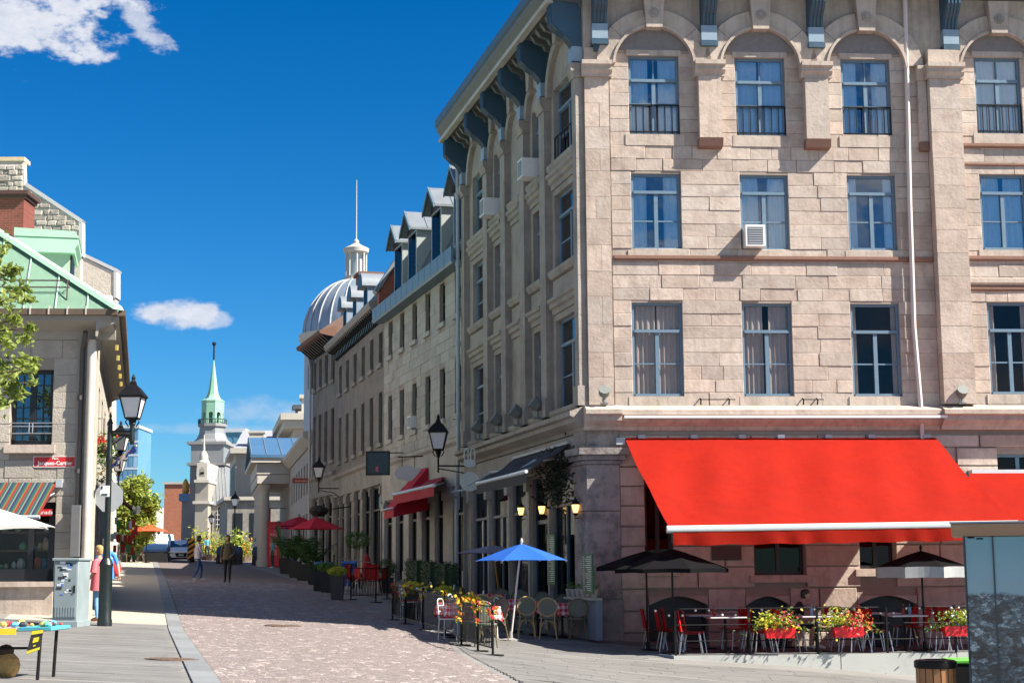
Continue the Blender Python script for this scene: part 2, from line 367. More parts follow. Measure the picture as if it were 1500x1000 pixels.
def axis(a, b, brk, fine, coarse):
    v = [a]
    while v[-1] < b:
        x = v[-1]; st = fine if brk[0] <= x < brk[1] else coarse * (1 + .06 * min(abs(x - brk[0]), abs(x - brk[1]))); v.append(x + st)
    return v
def g_far(X, Y): return ground(X, Y)
def sheet(name, mt, xf0, xf1, y0, y1, dy, nx, lift):
    mb = MB(); n = int((y1 - y0) / dy) + 1; rows = []
    for j in range(n + 1):
        Y = y0 + (y1 - y0) * j / n; a, b = xf0(Y), xf1(Y)
        rows.append([(a + (b - a) * i / nx, Y, ground(a + (b - a) * i / nx, Y) + lift) for i in range(nx + 1)])
    mb.loft(rows, caps=False, closed=False)
    o = obj(name, mb, mt, smooth=True); return o
xs = axis(-900, 900, (-40, 30), 1.0, 1.5); ys = axis(-60, 2500, (8, 130), 1.0, 1.5)
mb = MB(); mb.loft([[(x, y, ground(x, y)) for x in xs] for y in ys], caps=False, closed=False)
gr = struct(obj('ground', mb, PAVE, smooth=True))
kerbX = lambda Y: -8.13 - .2335 * (Y - 37.2)
def roadR(Y):
    if Y >= 34: return -3.3 - .236 * (Y - 42)
    return .55 + (-1.41 - .55) * sm(Y, 10, 36) * 1.0 if Y > 10 else .55
road = struct(sheet('road', ROADB, lambda Y: kerbX(Y) + .3, roadR, 6, 125, 1.0, 10, .004))
walk = struct(sheet('sidewalk', CONC, lambda Y: -10.3 - .2335 * (Y - 36.4) - 1.2, kerbX, 34.6, 120, 1.0, 4, .006))
# setts of the roadway, too small to pick apart one by one
mb = MB(); Y = 14.5; r = 0; rnd = random.Random(3)
while Y < 62:
    dy = .105 if Y < 40 else .15; a, b = kerbX(Y) + .31, roadR(Y) - .02; lim = -.34 * Y; x = a + rnd.uniform(-.2, 0)
    while x < b:
        w = rnd.uniform(.11, .15) * (1 if Y < 40 else 1.6); x2 = min(x + w, b)
        if x > lim and x2 - max(x, a) > .05:
            x1 = max(x, a); h = .012 + rnd.uniform(-.003, .004); t1, t2 = rnd.uniform(-.0035, .0035), rnd.uniform(-.003, .003)
            y1, y2 = Y + .006, Y + dy - .006; xa, xb = x1 + .006, x2 - .006; z = ground((xa + xb) / 2, Y) + .004; c = .012
            gx = (ground(xb, Y) - ground(xa, Y)) / 2; gy = (ground(xa, y2) - ground(xa, y1)) / 2
            P = [(xa, y1, z - gx - gy), (xb, y1, z + gx - gy), (xb, y2, z + gx + gy), (xa, y2, z - gx + gy),
                 (xa + c, y1 + c, z + h - gx - gy - t1 - t2), (xb - c, y1 + c, z + h + gx - gy + t1 - t2), (xb - c, y2 - c, z + h + gx + gy + t1 + t2), (xa + c, y2 - c, z + h - gx + gy - t1 + t2)]
            mb.add(P, [(4, 5, 6, 7), (0, 1, 5, 4), (1, 2, 6, 5), (2, 3, 7, 6), (3, 0, 4, 7)])
        x = x2 + .0
    Y += dy; r += 1
struct(obj('setts', mb, PAVER, road, recalc=False), 'stuff')
# slabs of the square on both sides of the roadway
mb = MB(); mp = MB(); Y = 14.0; r = 0; rnd = random.Random(5)
while Y < 34.4:
    pale = r % 9 == 6
    dy = .42 if not pale else .2
    for (a, b) in ((-.36 * Y - .5, kerbX(Y + dy) - .02), (roadR(Y) + .12, .36 * Y + 1)):
        x = a + rnd.uniform(-.5, 0)
        while x < b:
            w = rnd.uniform(.7, 1.2) if not pale else 1.6; x1, x2 = max(x, a) + .004, min(x + w, b) - .004
            if x2 - x1 > .06 and not (x1 > 2.1 and Y > 30.6):
                t = mp if pale else mb; h = .012 + rnd.uniform(-.0015, .002); y1, y2 = Y + .006, Y + dy - .006
                g = [ground(x1, y1), ground(x2, y1), ground(x2, y2), ground(x1, y2)]
                P = [(x1, y1, g[0] - .01), (x2, y1, g[1] - .01), (x2, y2, g[2] - .01), (x1, y2, g[3] - .01), (x1, y1, g[0] + h), (x2, y1, g[1] + h), (x2, y2, g[2] + h), (x1, y2, g[3] + h)]
                t.add(P, [(4, 5, 6, 7), (0, 1, 5, 4), (1, 2, 6, 5), (2, 3, 7, 6), (3, 0, 4, 7)])
            x += w
    Y += dy; r += 1
struct(obj('slabs', mb, SLAB, gr, recalc=False), 'stuff'); struct(obj('pale_bands', mp, BAND, gr, recalc=False), 'stuff')
kb = thing('kerb', 'flush blue grey granite kerb between the walk and the setts', 'kerb'); kb['kind'] = 'structure'; del kb['category']; del kb['label']
Y = 14.0
while Y < 118:
    L = 1.0 if Y < 60 else 3.0; mb = MB()
    x1, x2 = kerbX(Y + .006), kerbX(Y + L - .006); h = .022; e = .006
    P = [(x1, Y + e, 0), (x1 + .3, Y + e, 0), (x2 + .3, Y + L - e, 0), (x2, Y + L - e, 0)]
    P = [(x, y, ground(x, y) - .02) for x, y, _ in P] + [(x, y, ground(x, y) + h) for x, y, _ in P]
    mb.hexa(P); c = P[0]; mb.v = [(a - c[0], b - c[1], d - c[2]) for a, b, d in mb.v]
    o = obj('kerb_stone', mb, KERB, None); o.parent = kb; o.location = c
    Y += L
for (px, py, rr, lb) in ((252, 967, .36, 'rusty round manhole cover among the grey slabs'), (415, 917, .42, 'round iron cover set in the pink setts')):
    x, y, z = og(px, py); mb = MB(); mb.lathe(0, 0, [(rr, -.02), (rr, .024), (rr - .03, .026), (rr - .032, .018), (rr - .05, .018), (rr - .052, .025), (.02, .025)], 28)
    for k in range(-4, 5):
        L = math.sqrt(max(0, (rr - .06) ** 2 - (k * .07) ** 2))
        if L > .05: mb.box(-L, L, k * .07 - .012, k * .07 + .012, .024, .031)
    o = tag(obj('manhole_cover', mb, CAST, loc=(x, y, z)), lb, 'manhole cover')
    o.rotation_euler = (math.atan((ground(x, y + .5) - ground(x, y - .5))), -math.atan(ground(x + .5, y) - ground(x - .5, y)), .3)
# ---------------------------------------------------------------- corner building
A0 = (1.7078, 35.5)
FA = Fr(A0, (1, .074)); FS = Fr(A0, (-.254, 1), flip=True)
SL = 12.55; FL = 15.0; ZC = 15.45
bA = thing('corner_building', 'tall tan stone corner building with arched top windows and blue bracketed cornice', 'building', (A0[0], A0[1], 0))
def wall_holes(mb, fr, u0, u1, z0, z1, holes, th=.4, w=0.0):
    us = sorted({u0, u1, *[h[0] for h in holes], *[h[1] for h in holes]}); zs = sorted({z0, z1, *[h[2] for h in holes], *[h[3] for h in holes]})
    us = [u for u in us if u0 <= u <= u1]; zs = [z for z in zs if z0 <= z <= z1]
    def hole(u, z): return any(h[0] < u < h[1] and h[2] < z < h[3] for h in holes)
    for i in range(len(us) - 1):
        for j in range(len(zs) - 1):
            if not hole((us[i] + us[i + 1]) / 2, (zs[j] + zs[j + 1]) / 2):
                a, b, c, d = us[i], us[i + 1], zs[j], zs[j + 1]
                mb.quad(fr(a, w, c), fr(b, w, c), fr(b, w, d), fr(a, w, d)); mb.quad(fr(a, w - th, c), fr(a, w - th, d), fr(b, w - th, d), fr(b, w - th, c))
    for (a, b, c, d) in holes:
        for p, q in (((a, c), (b, c)), ((b, c), (b, d)), ((b, d), (a, d)), ((a, d), (a, c))):
            mb.quad(fr(p[0], w, p[1]), fr(q[0], w, q[1]), fr(q[0], w - th, q[1]), fr(p[0], w - th, p[1]))
    for p, q in (((u0, z0), (u1, z0)), ((u1, z0), (u1, z1)), ((u1, z1), (u0, z1)), ((u0, z1), (u0, z0))):
        mb.quad(fr(p[0], w, p[1]), fr(q[0], w, q[1]), fr(q[0], w - th, q[1]), fr(p[0], w - th, p[1]))
STONE_CACHE = {}
def stones(parent, fr, u0, u1, z0, z1, avoid, mt, ch=.31, lmin=.45, lmax=1.1, proud=.008, seed=1, name='stone', gap=.006, hv=.08):
    """coursed blocks, each an object; stones cut round the openings"""
    rnd = random.Random(seed); z = z0; cnt = 0; ang = math.atan2(fr.d[1], fr.d[0])
    while z < z1 - .05:
        h = min(ch * (1 + rnd.uniform(-hv, hv)), z1 - z)
        if z1 - z - h < .1: h = z1 - z
        cuts = sorted([(a, b) for a, b, c, d in avoid if c < z + h - .03 and d > z + .03])
        free = []; x = u0
        for a, b in cuts:
            if a > x + .03: free.append((x, a))
            x = max(x, b)
        if x < u1 - .03: free.append((x, u1))
        for a, b in free:
            n = max(1, round((b - a) / rnd.uniform(lmin, lmax))); ws = [rnd.uniform(.7, 1.3) for _ in range(n)]; S = sum(ws); p = a
            for wv in ws:
                L = (b - a) * wv / S; key = (round(L, 2), round(h, 2), rnd.randint(0, 2), mt.name)
                if key not in STONE_CACHE:
                    m_ = MB(); l, hh = L - gap, h - gap; pr = proud + key[2] * .007
                    m_.cbox(-l / 2, l / 2, -pr, .06, -hh / 2, hh / 2, .009)
                    m_.v = [(x_ + rnd.uniform(-.004, .004), y_ + rnd.uniform(-.004, .004), z_ + rnd.uniform(-.004, .004)) for x_, y_, z_ in m_.v]
                    STONE_CACHE[key] = mesh(name, m_, mt)
                c = fr(p + L / 2, 0, z + h / 2); rz = ang if fr.n[0] * fr.d[1] - fr.n[1] * fr.d[0] > 0 else ang + math.pi
                inst(name, STONE_CACHE[key], parent, c, (0, 0, rz)); cnt += 1; p += L
        z += h
    return cnt
def curtain(mb, fr, u0, u1, z0, z1, w, amp=.025, per=.13, seed=0):
    rnd = random.Random(seed); n = max(6, int((u1 - u0) / .018)); ph = rnd.uniform(0, 6)
    rows = []
    for z, k in ((z1, .7), ((z0 + z1) / 2, 1.0), (z0, 1.25)):
        rows.append([fr(u0 + (u1 - u0) * i / n, w + amp * k * math.sin(ph + 6.283 * (u0 + (u1 - u0) * i / n) / per + .6 * math.sin(i * .37 + ph)), z) for i in range(n + 1)])
    mb.loft(rows, caps=False, closed=False)
def sash(parent, fr, u0, u1, z0, z1, rec=.14, trans=.3, fm=None, gm=None, curt=None, cut=None, mid=True, mullion=True, transbar=False, seed=0, name='window', railing=False, fw=.06):
    """casement window: a frame with transom light, two leaves, glazing bar; panes and curtains are pieces of it"""
    fm = fm or BLUE_FR; gm = gm or GLASS; f = MB(); w1, w0 = -rec, -rec - .07
    f.fbox(fr, u0, u0 + fw, w0, w1, z0, z1); f.fbox(fr, u1 - fw, u1, w0, w1, z0, z1)
    f.fbox(fr, u0 + fw, u1 - fw, w0, w1, z1 - fw, z1); f.fbox(fr, u0 + fw, u1 - fw, w0, w1 + .03, z0, z0 + fw)
    zt = z1 - fw - (z1 - z0) * trans; um = (u0 + u1) / 2; ps = []
    if trans: f.fbox(fr, u0 + fw, u1 - fw, w0, w1 + .035, zt - .07, zt)
    top = zt - .07 if trans else z1 - fw
    if trans:
        if transbar: f.fbox(fr, um - .014, um + .014, w0 + .02, w1 - .01, zt, z1 - fw); ps += [(u0 + fw, um, zt, z1 - fw), (um, u1 - fw, zt, z1 - fw)]
        else: ps.append((u0 + fw, u1 - fw, zt, z1 - fw))
    if mullion: f.fbox(fr, um - .045, um + .045, w0, w1 + .01, z0 + fw, top)
    for a, b in (((u0 + fw, um - .045), (um + .045, u1 - fw)) if mullion else ((u0 + fw, u1 - fw),)):
        if mid is not False:
            zm = z0 + fw + (top - z0 - fw) * (mid if mid is not True else .5)
            f.fbox(fr, a, b, w0 + .02, w1 - .005, zm - .016, zm + .016); ps += [(a, b, z0 + fw, zm - .016), (a, b, zm + .016, top)]
        else: ps.append((a, b, z0 + fw, top))
    fo = obj(name, f, fm, parent)
    for p in ps:
        g = MB(); rr = random.Random(seed * 17 + len(ps)); t = .003
        g.fbox(fr, p[0], p[1], w0 + .03, w0 + .038, p[2], p[3]); obj('pane', g, gm, fo)
    if curt:
        c = MB(); d = cut or .42; L = u1 - u0
        if d < .5: curtain(c, fr, u0 + .03, u0 + L * d, z0 + .03, z1 - .05, w0 - .03, seed=seed); curtain(c, fr, u1 - L * d, u1 - .03, z0 + .03, z1 - .05, w0 - .03, seed=seed + 1)
        else: curtain(c, fr, u0 + .03, u1 - .03, z0 + .03, z1 - .05, w0 - .03, seed=seed)
        obj('curtain', c, curt, fo, smooth=60)
    if railing:
        r = MB(); zr = z0 + .72
        r.fbox(fr, u0 + .005, u1 - .005, .0 - .04, -.015, zr - .03, zr); r.fbox(fr, u0 + .005, u1 - .005, -.04, -.015, z0 + .05, z0 + .075)
        n = 7
        for i in range(1, n): u = u0 + (u1 - u0) * i / n; r.fbox(fr, u - .009, u + .009, -.037, -.018, z0 + .0, zr - .03)
        r.fbox(fr, u0 + .005, u0 + .025, -.04, -.015, z0, zr); r.fbox(fr, u1 - .025, u1 - .005, -.04, -.015, z0, zr)
        obj('railing', r, IRON, fo)
    return fo
# openings of the front, read off the photo
fwin = []
for (xa, xb, ya, yb) in ((920, 996, 82, 197), (1076, 1152, 85, 199), (1231, 1307, 87, 200), (1426, 1499, 84, 196)):
    a, zt = FA.px(xa, ya); b, zb = FA.px(xb, yb); fwin.append((a, b, zb, zt, 0))
for (xa, xb, ya, yb) in ((924, 999, 254, 366), (1083, 1157, 256, 367), (1240, 1315, 257, 367), (1434, 1507, 256, 366)):
    a, zt = FA.px(xa, ya); b, zb = FA.px(xb, yb); fwin.append((a, b, zb, zt, 1))
for (xa, xb, ya, yb) in ((925, 1002, 443, 580), (1086, 1163, 444, 580), (1245, 1322, 445, 580), (1445, 1517, 443, 577)):
    a, zt = FA.px(xa, ya); b, zb = FA.px(xb, yb); fwin.append((a, b, zb, zt, 2))
gwin = []
for (xa, xb, ya, yb) in ((943, 986, 668, 831), (1103, 1180, 760, 841), (1257, 1312, 760, 832), (1460, 1530, 664, 692)):
    a, zt = FA.px(xa, ya); b, zb = FA.px(xb, yb); gwin.append((a, b, zb, zt))
bwin = []
for (xa, xb, yt, yb) in ((950, 1036, 873, 905), (1092, 1156, 873, 905), (1255, 1342, 872, 905)):
    a, zt = FA.px(xa, yt); b, _ = FA.px(xb, yt); bwin.append((a, b, -.2, zt))
xwin = [(12.45, 13.6, c, d) for c, d in ((5.51, 7.67), (8.93, 10.72), (11.67, 13.53))]     # one more bay past the picture edge
mb = MB(); wall_holes(mb, FA, 0.02, FL, -2.2, ZC + .3, [w[:4] for w in fwin] + xwin + gwin + bwin)
wF = obj('front_wall', mb, MORTAR, bA)
uR0, uR1 = FA.px(1368, 400)[0], FA.px(1414, 400)[0]       # right giant pilaster
avoid = [(a - .001, b + .001, c, d) for a, b, c, d, _ in fwin] + [(uR0, uR1, 5, 14)]
# blind arch fields and pilasters replace coursed stone
ARC = [(w[0] + w[1]) / 2 for w in fwin[:4]]
stones(wF, FA, .02, 11.2, 5.28, 13.62, avoid + [(-.1, .62, 5.2, 14)], STONE, seed=11, name='stone')
s_ = MB(); s_.fbox(FA, .02, 14.9, -.02, .006, 13.64, 15.4); obj('spandrel_wall', s_, STONE2, wF)
TYMP = mat('rough_grey_tympanum', (.20, .185, .18), .95, .3, 9, bump=1.0, bscale=18)
def arch_pts(u, z, r, n=14, a0=0, a1=math.pi): return [(u + r * math.cos(a0 + (a1 - a0) * i / n), z + r * math.sin(a0 + (a1 - a0) * i / n)) for i in range(n + 1)]
ZS = 13.28
for i, u in enumerate(ARC):
    ro, ri = 1.36, .985
    # archivolt of six voussoirs, keystone with a boss
    K = 8
    for s_ in (0, 1):
        for k in range(2):
            a0 = (R(4 + 38 * k), R(4 + 38 * (k + 1) - .5)) if s_ == 0 else (R(180 - 4 - 38 * (k + 1) + .5), R(180 - 4 - 38 * k))
            p = arch_pts(u, ZS, ro, K, *a0) + arch_pts(u, ZS, ri, K, *a0)[::-1]
            v = MB(); v.fprism(FA, p, .0, .17); obj('voussoir', v, STONE2, wF)
        fl = MB(); a0 = (R(2), R(78)) if s_ == 0 else (R(102), R(178))
        fl.fprism(FA, arch_pts(u, ZS, ri, 10, *a0) + arch_pts(u, ZS, ri - .06, 10, *a0)[::-1], 0, .21); obj('arch_moulding', fl, STONE2, wF)
    k_ = MB(); k_.fprism(FA, [(u - .19, 14.16), (u + .19, 14.16), (u + .25, 14.95), (u - .25, 14.95)], 0, .30)
    ks = obj('keystone', k_, STONE2, wF)
    bs = MB(); cpt = FA(u, .30, 14.5)
    bs.fprism(FA, [(u + .12 * math.cos(t * .5236), 14.5 + .12 * math.sin(t * .5236)) for t in range(12)], .30, .325); bs.fprism(FA, [(u + .06 * math.cos(t * .5236), 14.5 + .06 * math.sin(t * .5236)) for t in range(12)], .32, .35); obj('boss', bs, STONES, ks)
    # rough tympanum above the lintel
    ty = MB(); zt = fwin[i][3] + .13
    th0 = math.asin((zt - ZS) / .96); ty.fprism(FA, [(u - .96 * math.cos(th0), zt)] + [(u - .96 * math.cos(t), ZS + .96 * math.sin(t)) for t in [th0 + (math.pi - 2 * th0) * j / 14 for j in range(15)]], .0, .05)
    obj('tympanum', ty, TYMP, wF)
    ln = MB(); ln.fbox(FA, fwin[i][0] - .06, fwin[i][1] + .06, 0, .055, fwin[i][3] + .002, zt); obj('lintel', ln, STONE2, wF)
# small pilasters between the top windows
CAPS = []
def capital(mb, fr, u0, u1, z, w=.0, e=.09):
    wz = [(0, z), (.27 + w, z), (.27 + w, z + .06), (.34 + w, z + .14), (.34 + w, z + .22), (.40 + w, z + .26), (.40 + w, z + .36), (0, z + .36)]
    mb.fprof(fr, wz, u0 - e, u1 + e)
pil = []
for (xa, xb) in ((1021, 1054), (1176, 1210)):
    a = FA.px(xa, 150)[0]; b = FA.px(xb, 150)[0]; p = MB(); p.fbox(FA, a, b, 0, .26, 11.52, 13.0); po = obj('pilaster', p, STONE, wF)
    c = MB(); capital(c, FA, a, b, 13.0); obj('capital', c, STONE2, po)
    d = MB(); d.fprof(FA, [(0, 11.52), (.28, 11.52), (.22, 11.33), (0, 11.30)], a - .015, b + .015); obj('corbel', d, RUSTY, po); pil.append((a, b))
a = FA.px(1343, 150)[0]; p = MB(); p.fbox(FA, a, uR0 - .015, 0, .12, 11.52, 13.0); po = obj('pilaster', p, STONE, wF)
c = MB(); c.fprof(FA, [(0, 13), (.15, 13), (.2, 13.14), (.26, 13.26), (.26, 13.34), (0, 13.34)], a - .03, uR0 - .005); obj('capital', c, STONE2, po)
c = MB(); c.fbox(FA, a - .01, uR0 - .01, 0, .14, 11.3, 11.52); obj('corbel', c, RUSTY, po)
# giant pilasters of large blocks
for (a, b, z0, z1, pr) in ((.025, .60, 5.3, 13.0, .05), (uR0, uR1, 5.3, 13.0, .30)):
    z = z0; k = 0; rnd = random.Random(int(a * 10)); pc = MB(); pc.fbox(FA, a + .01, b - .01, -.1, pr - .02, z0, z1); po = obj('giant_pilaster', pc, MORTAR, wF)
    while z < z1 - .02:
        h = min(rnd.uniform(.5, .66), z1 - z)
        if z1 - z - h < .2: h = z1 - z
        sp = (a, a + (b - a) * rnd.choice((.4, .6)), b) if k % 2 and b - a > .5 and a < 1 else (a, b)
        for i in range(len(sp) - 1):
            s_ = MB(); s_.fbox(FA, sp[i] + .003, sp[i + 1] - .003, -.02, pr + rnd.uniform(0, .006), z + .003, z + h - .004); obj('pilaster_block', s_, STONE, po)
        z += h; k += 1
    c = MB(); capital(c, FA, a + .0, b, 13.0, pr - .22 if pr > .2 else -.14, .07); obj('capital', c, STONE2, po)
    c = MB(); c.fbox(FA, a, b, -.02, pr, 13.36, 13.72); obj('impost_block', c, STONE2, po)
for k, w in enumerate(xwin): sash(wF, FA, *w, trans=.24, mid=.5, gm=GLASS, curt=CURT_B, cut=.3, seed=200 + k, rec=.06)
stones(wF, FA, 11.2, 14.9, 5.28, 13.62, [w for w in xwin], STONE, ch=.42, lmin=.9, lmax=1.6, seed=12, name='large_stone')
# windows of the front
for i, (a, b, c, d, row) in enumerate(fwin):
    if row == 0: sash(wF, FA, a, b, c, d, trans=.26, transbar=True, mid=.56, curt=CURT_B, cut=(.40, .46, .34, .48)[i], seed=i, railing=True, rec=.06)
    elif row == 1: sash(wF, FA, a, b, c, d, trans=.19, mid=.49, curt=CURT_B, cut=(.33, .40, .22, .45)[i - 4], seed=i, rec=.06)
    else: sash(wF, FA, a, b, c, d, trans=.26, mid=.49, gm=GLASSN, curt=CURT_G, cut=(.49, .44, .14, .2)[i - 8], seed=i, rec=.06)
    if row: s_ = MB(); s_.fbox(FA, a - .10, b + .10, 0, .03, c - .24, c - .012); obj('sill', s_, STONE2, wF)
    else: s_ = MB(); s_.fbox(FA, a - .10, b + .10, 0, .03, c - .28, c - .012); obj('sill', s_, STONE2, wF)
# string courses
for (u0, u1, z, w, h, mt) in ((.66, uR0 - .02, 8.66, .075, .10, RUSTY), (uR1 + .02, 14.9, 8.70, .075, .10, RUSTY), (uR1 + .02, 14.9, 11.42, .09, .09, RUSTY), (uR1 + .02, 14.9, 10.98, .06, .06, RUSTY),
                              (uR1 + .02, 14.9, 8.12, .10, .14, STONE2), (uR1 + .02, 14.9, 7.98, .06, .12, RUSTY)):
    s_ = MB(); s_.fprof(FA, [(0, z - h * .2), (w * .7, z), (w, z + h * .3), (w, z + h), (0, z + h * 1.2)], u0, u1); obj('string_course', s_, mt, wF)
# cornice above the ground floor
led = [(0, 4.72), (.06, 4.72), (.10, 4.80), (.26, 4.92), (.26, 5.02), (.34, 5.06), (.34, 5.16), (.10, 5.27), (0, 5.29)]
s_ = MB(); s_.fprof(FA, led, .72, uR0 - .05); lo = obj('ledge', s_, STONE2, wF)
s_ = MB(); s_.fprof(FA, [(w + .1, z) for w, z in led], uR0 - .05, 14.9); obj('ledge', s_, STONE2, wF)
s_ = MB(); s_.fprof(FA, [(w + .16 if w else 0, z) for w, z in led], -.10, .72); obj('ledge', s_, STONE2, wF)
s_ = MB(); s_.fbox(FA, .78, uR0 + .02, .34, .40, 4.97, 5.03); obj('gutter', s_, WHITE, wF)
# ground floor of wide channelled blocks
gav = [(a, b, c, d) for a, b, c, d in gwin] + [(a, b, c, d) for a, b, c, d in bwin]
stones(wF, FA, .68, 14.8, -1.2, 4.62, gav, STONE, ch=.46, lmin=.8, lmax=1.5, proud=.05, seed=21, name='rusticated_block', gap=.035)
for (a, b, c, d) in gwin[:3]:
    s_ = MB(); s_.fbox(FA, a - .13, b + .13, 0, .13, c - .17, c - .012); obj('sill', s_, STONE2, wF)
for i, (a, b, c, d) in enumerate(gwin): sash(wF, FA, a, b, c, d, rec=.2, trans=0, mid=False, fm=DKFRAME if i != 3 else BLUE_FR, gm=GLASSD, seed=40 + i, fw=.07)
for (a, b, c, d) in bwin:
    v = MB(); r_ = (b - a) / 2 * 1.25; hgt = .22
    v.fprism(FA, [(a, d)] + [(a + (b - a) * t / 8, d - hgt * (1 - math.sin(math.pi * t / 8)) * .9) for t in range(9)] + [(b, d)], -.3, .06)
    obj('arch_head', v, STONE, wF); v = MB(); v.fbox(FA, a, b, -.35, -.3, c, d); obj('cellar_hatch', v, DKFRAME, wF)
# corner pier
pc = MB()
for (z0, z1, e) in ((-.6, .95, .10), (.97, 2.9, .03), (2.92, 3.95, .03)):
    pc.add([FA(-.02 - e, .05 + e, z0), FA(.68 + e * .4, .05 + e, z0), FA(.68 + e * .4, -.5, z0), FS(.62, .14 + e, z0), FA(-.02 - e, .05 + e, z1), FA(.68 + e * .4, .05 + e, z1), FA(.68 + e * .4, -.5, z1), FS(.62, .14 + e, z1)], MB.BOXF)
cp = obj('corner_pier', pc, BASEST, bA)
c = MB(); 
for (z0, z1, e) in ((3.96, 4.04, .07), (4.05, 4.16, .13), (4.17, 4.32, .22), (4.33, 4.72, .0)):
    c.add([FA(-.02 - e, .06 + e, z0), FA(.68 + e, .06 + e, z0), FA(.68 + e, -.3, z0), FS(.7, .14 + e, z0), FA(-.02 - e, .06 + e, z1), FA(.68 + e, .06 + e, z1), FA(.68 + e, -.3, z1), FS(.7, .14 + e, z1)], MB.BOXF)
obj('capital', c, BASEST, cp)
# ------------------------------------------------ street side
tw = lambda xa, xb: (FS.px(xb, 450)[0], FS.px(xa, 450)[0])
cols = [tw(814, 849), tw(782, 797.5), tw(753, 767), tw(725, 739), tw(693, 714)]
rowsS = [(5.42, 7.62), (8.86, 10.75), (11.52, 13.45)]
sh = []
for i, (a, b) in enumerate(cols):
    for (c, d) in rowsS: sh.append((a, b, c, d, i))
piers = [0, .45] ; edges = [(0.0, cols[0][0])] + [(cols[i][1], cols[i + 1][0]) for i in range(4)] + [(cols[4][1], SL)]
shop = [(.95, 3.05, .55, 3.9), (3.3, 4.95, .3, 3.9), (5.2, 7.0, .3, 3.9), (7.3, 9.4, .3, 3.9), (9.7, 11.7, .3, 3.9)]
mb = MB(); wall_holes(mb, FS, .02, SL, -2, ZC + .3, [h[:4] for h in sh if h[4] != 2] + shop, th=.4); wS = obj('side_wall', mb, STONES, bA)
for i, (a, b) in enumerate(edges):
    p = MB(); mid = (a + b) / 2; hw = min(.26, (b - a) / 2 - .05) if 0 < i < 5 else None
    u0, u1 = (mid - hw, mid + hw) if hw else ((.025, .36) if i == 0 else (SL - .42, SL - .03))
    z = 5.3; k = 0; rnd = random.Random(i)
    po = MB(); po.fbox(FS, u0 + .01, u1 - .01, -.05, .15, 5.3, 13.0); po = obj('pilaster', po, STONES, wS)
    while z < 13.0 - .02:
        h = min(rnd.uniform(.8, 1.1), 13.0 - z)
        if 13 - z - h < .3: h = 13 - z
        q = MB(); q.fbox(FS, u0, u1, .0, .18, z + .003, z + h - .003); obj('pilaster_block', q, STONES, po); z += h
    c = MB(); c.fprof(FS, [(0, 13), (.22, 13), (.22, 13.06), (.3, 13.18), (.3, 13.34), (0, 13.34)], u0 - .05, u1 + .05); obj('capital', c, STONES, po)
    c = MB(); c.fbox(FS, u0 - .03, u1 + .03, 0, .23, 5.3, 5.75); obj('pedestal', c, STONES, po)
for i, (a, b) in enumerate(cols):
    um = (a + b) / 2; hwid = (b - a) / 2 + .14
    for j, (c, d) in enumerate(rowsS):
        if i == 2:
            q = MB(); q.fbox(FS, a, b, -.005, .004, c, d)
            for k, zz in enumerate((c + (d - c) * .33, c + (d - c) * .66)): pass
        else:
            sash(wS, FS, a, b, c, d, trans=.24, mid=.5, rec=.13, seed=60 + i * 3 + j, curt=None, mullion=b - a > 1.2, gm=GLASS if i in (0, 4) else GLASSD, railing=(j == 2 and i == 0))
        q = MB(); q.fprof(FS, [(0, c - .22), (.10, c - .2), (.16, c - .1), (.16, c - .012), (0, c - .004)], a - .14, b + .14); obj('sill', q, STONES, wS)
        if j < 2:
            q = MB(); q.fprof(FS, [(0, d + .16), (.05, d + .16), (.05, d + .28), (.12, d + .32), (.12, d + .42), (.18, d + .46), (.18, d + .54), (0, d + .58)], a - .16, b + .16); obj('hood_mould', q, STONES, wS)
            q = MB(); q.fbox(FS, a - .05, b + .05, 0, .045, d + .62, rowsS[j + 1][0] - .26); obj('spandrel_panel', q, STONES, wS)
        else:
            r1 = min(1.2, hwid + .12); p = arch_pts(um, 13.30, r1 + .14, 12) + arch_pts(um, 13.30, r1 - .1, 12)[::-1]
            q = MB(); q.fprism(FS, p, 0, .14); obj('arch_moulding', q, STONES, wS)
            q = MB(); q.fprism(FS, [(um - .13, 13.3 + r1 - .16), (um + .13, 13.3 + r1 - .16), (um + .18, min(14.69, 13.3 + r1 + .4)), (um - .18, min(14.69, 13.3 + r1 + .4))], 0, .26); obj('keystone', q, STONES, wS)
s_ = MB(); s_.fprof(FS, [(w * 1.25, z) for w, z in led], .0, SL - .02); obj('ledge', s_, STONES, wS)
s_ = MB(); s_.fbox(FS, .6, SL - .02, 0, .10, 3.95, 4.68); fb = obj('shop_frieze', s_, STONES, wS)
# shopfront posts, doors and glass
SHOPB = mat('blue_grey_shopfront_paint', (.085, .115, .15), .5, .15, 4)
for i, (a, b, c, d) in enumerate(shop):
    if i == 1: continue
    sash(wS, FS, a, b, c, d, trans=.2, mid=False, rec=.06, fm=SHOPB, gm=GLASSC, seed=90 + i, name='shop_window', mullion=(b - a) > 1.9)
f = MB(); a, b, c, d = shop[1]; w0, w1 = -.16, -.09
f.fbox(FS, a, a + .09, w0, w1, c, d); f.fbox(FS, b - .09, b, w0, w1, c, d); f.fbox(FS, a, b, w0, w1, d - .1, d); f.fbox(FS, a, b, w0, w1, 2.75, 2.85)
dr = obj('door', f, mat('navy_door_paint', (.02, .04, .085), .4, .15), wS)
g = MB(); g.fbox(FS, a + .1, b - .1, w0 + .02, w0 + .03, c + .5, 2.75); obj('pane', g, GLASSD, dr); g = MB(); g.fbox(FS, a + .1, b - .1, w0 + .01, w1 - .01, c, c + .5); obj('kick_panel', g, MATS['navy_door_paint'], dr)
g = MB(); g.fbox(FS, a + .1, b - .1, w0 + .02, w0 + .03, 2.85, d - .1); obj('pane', g, GLASSD, dr)
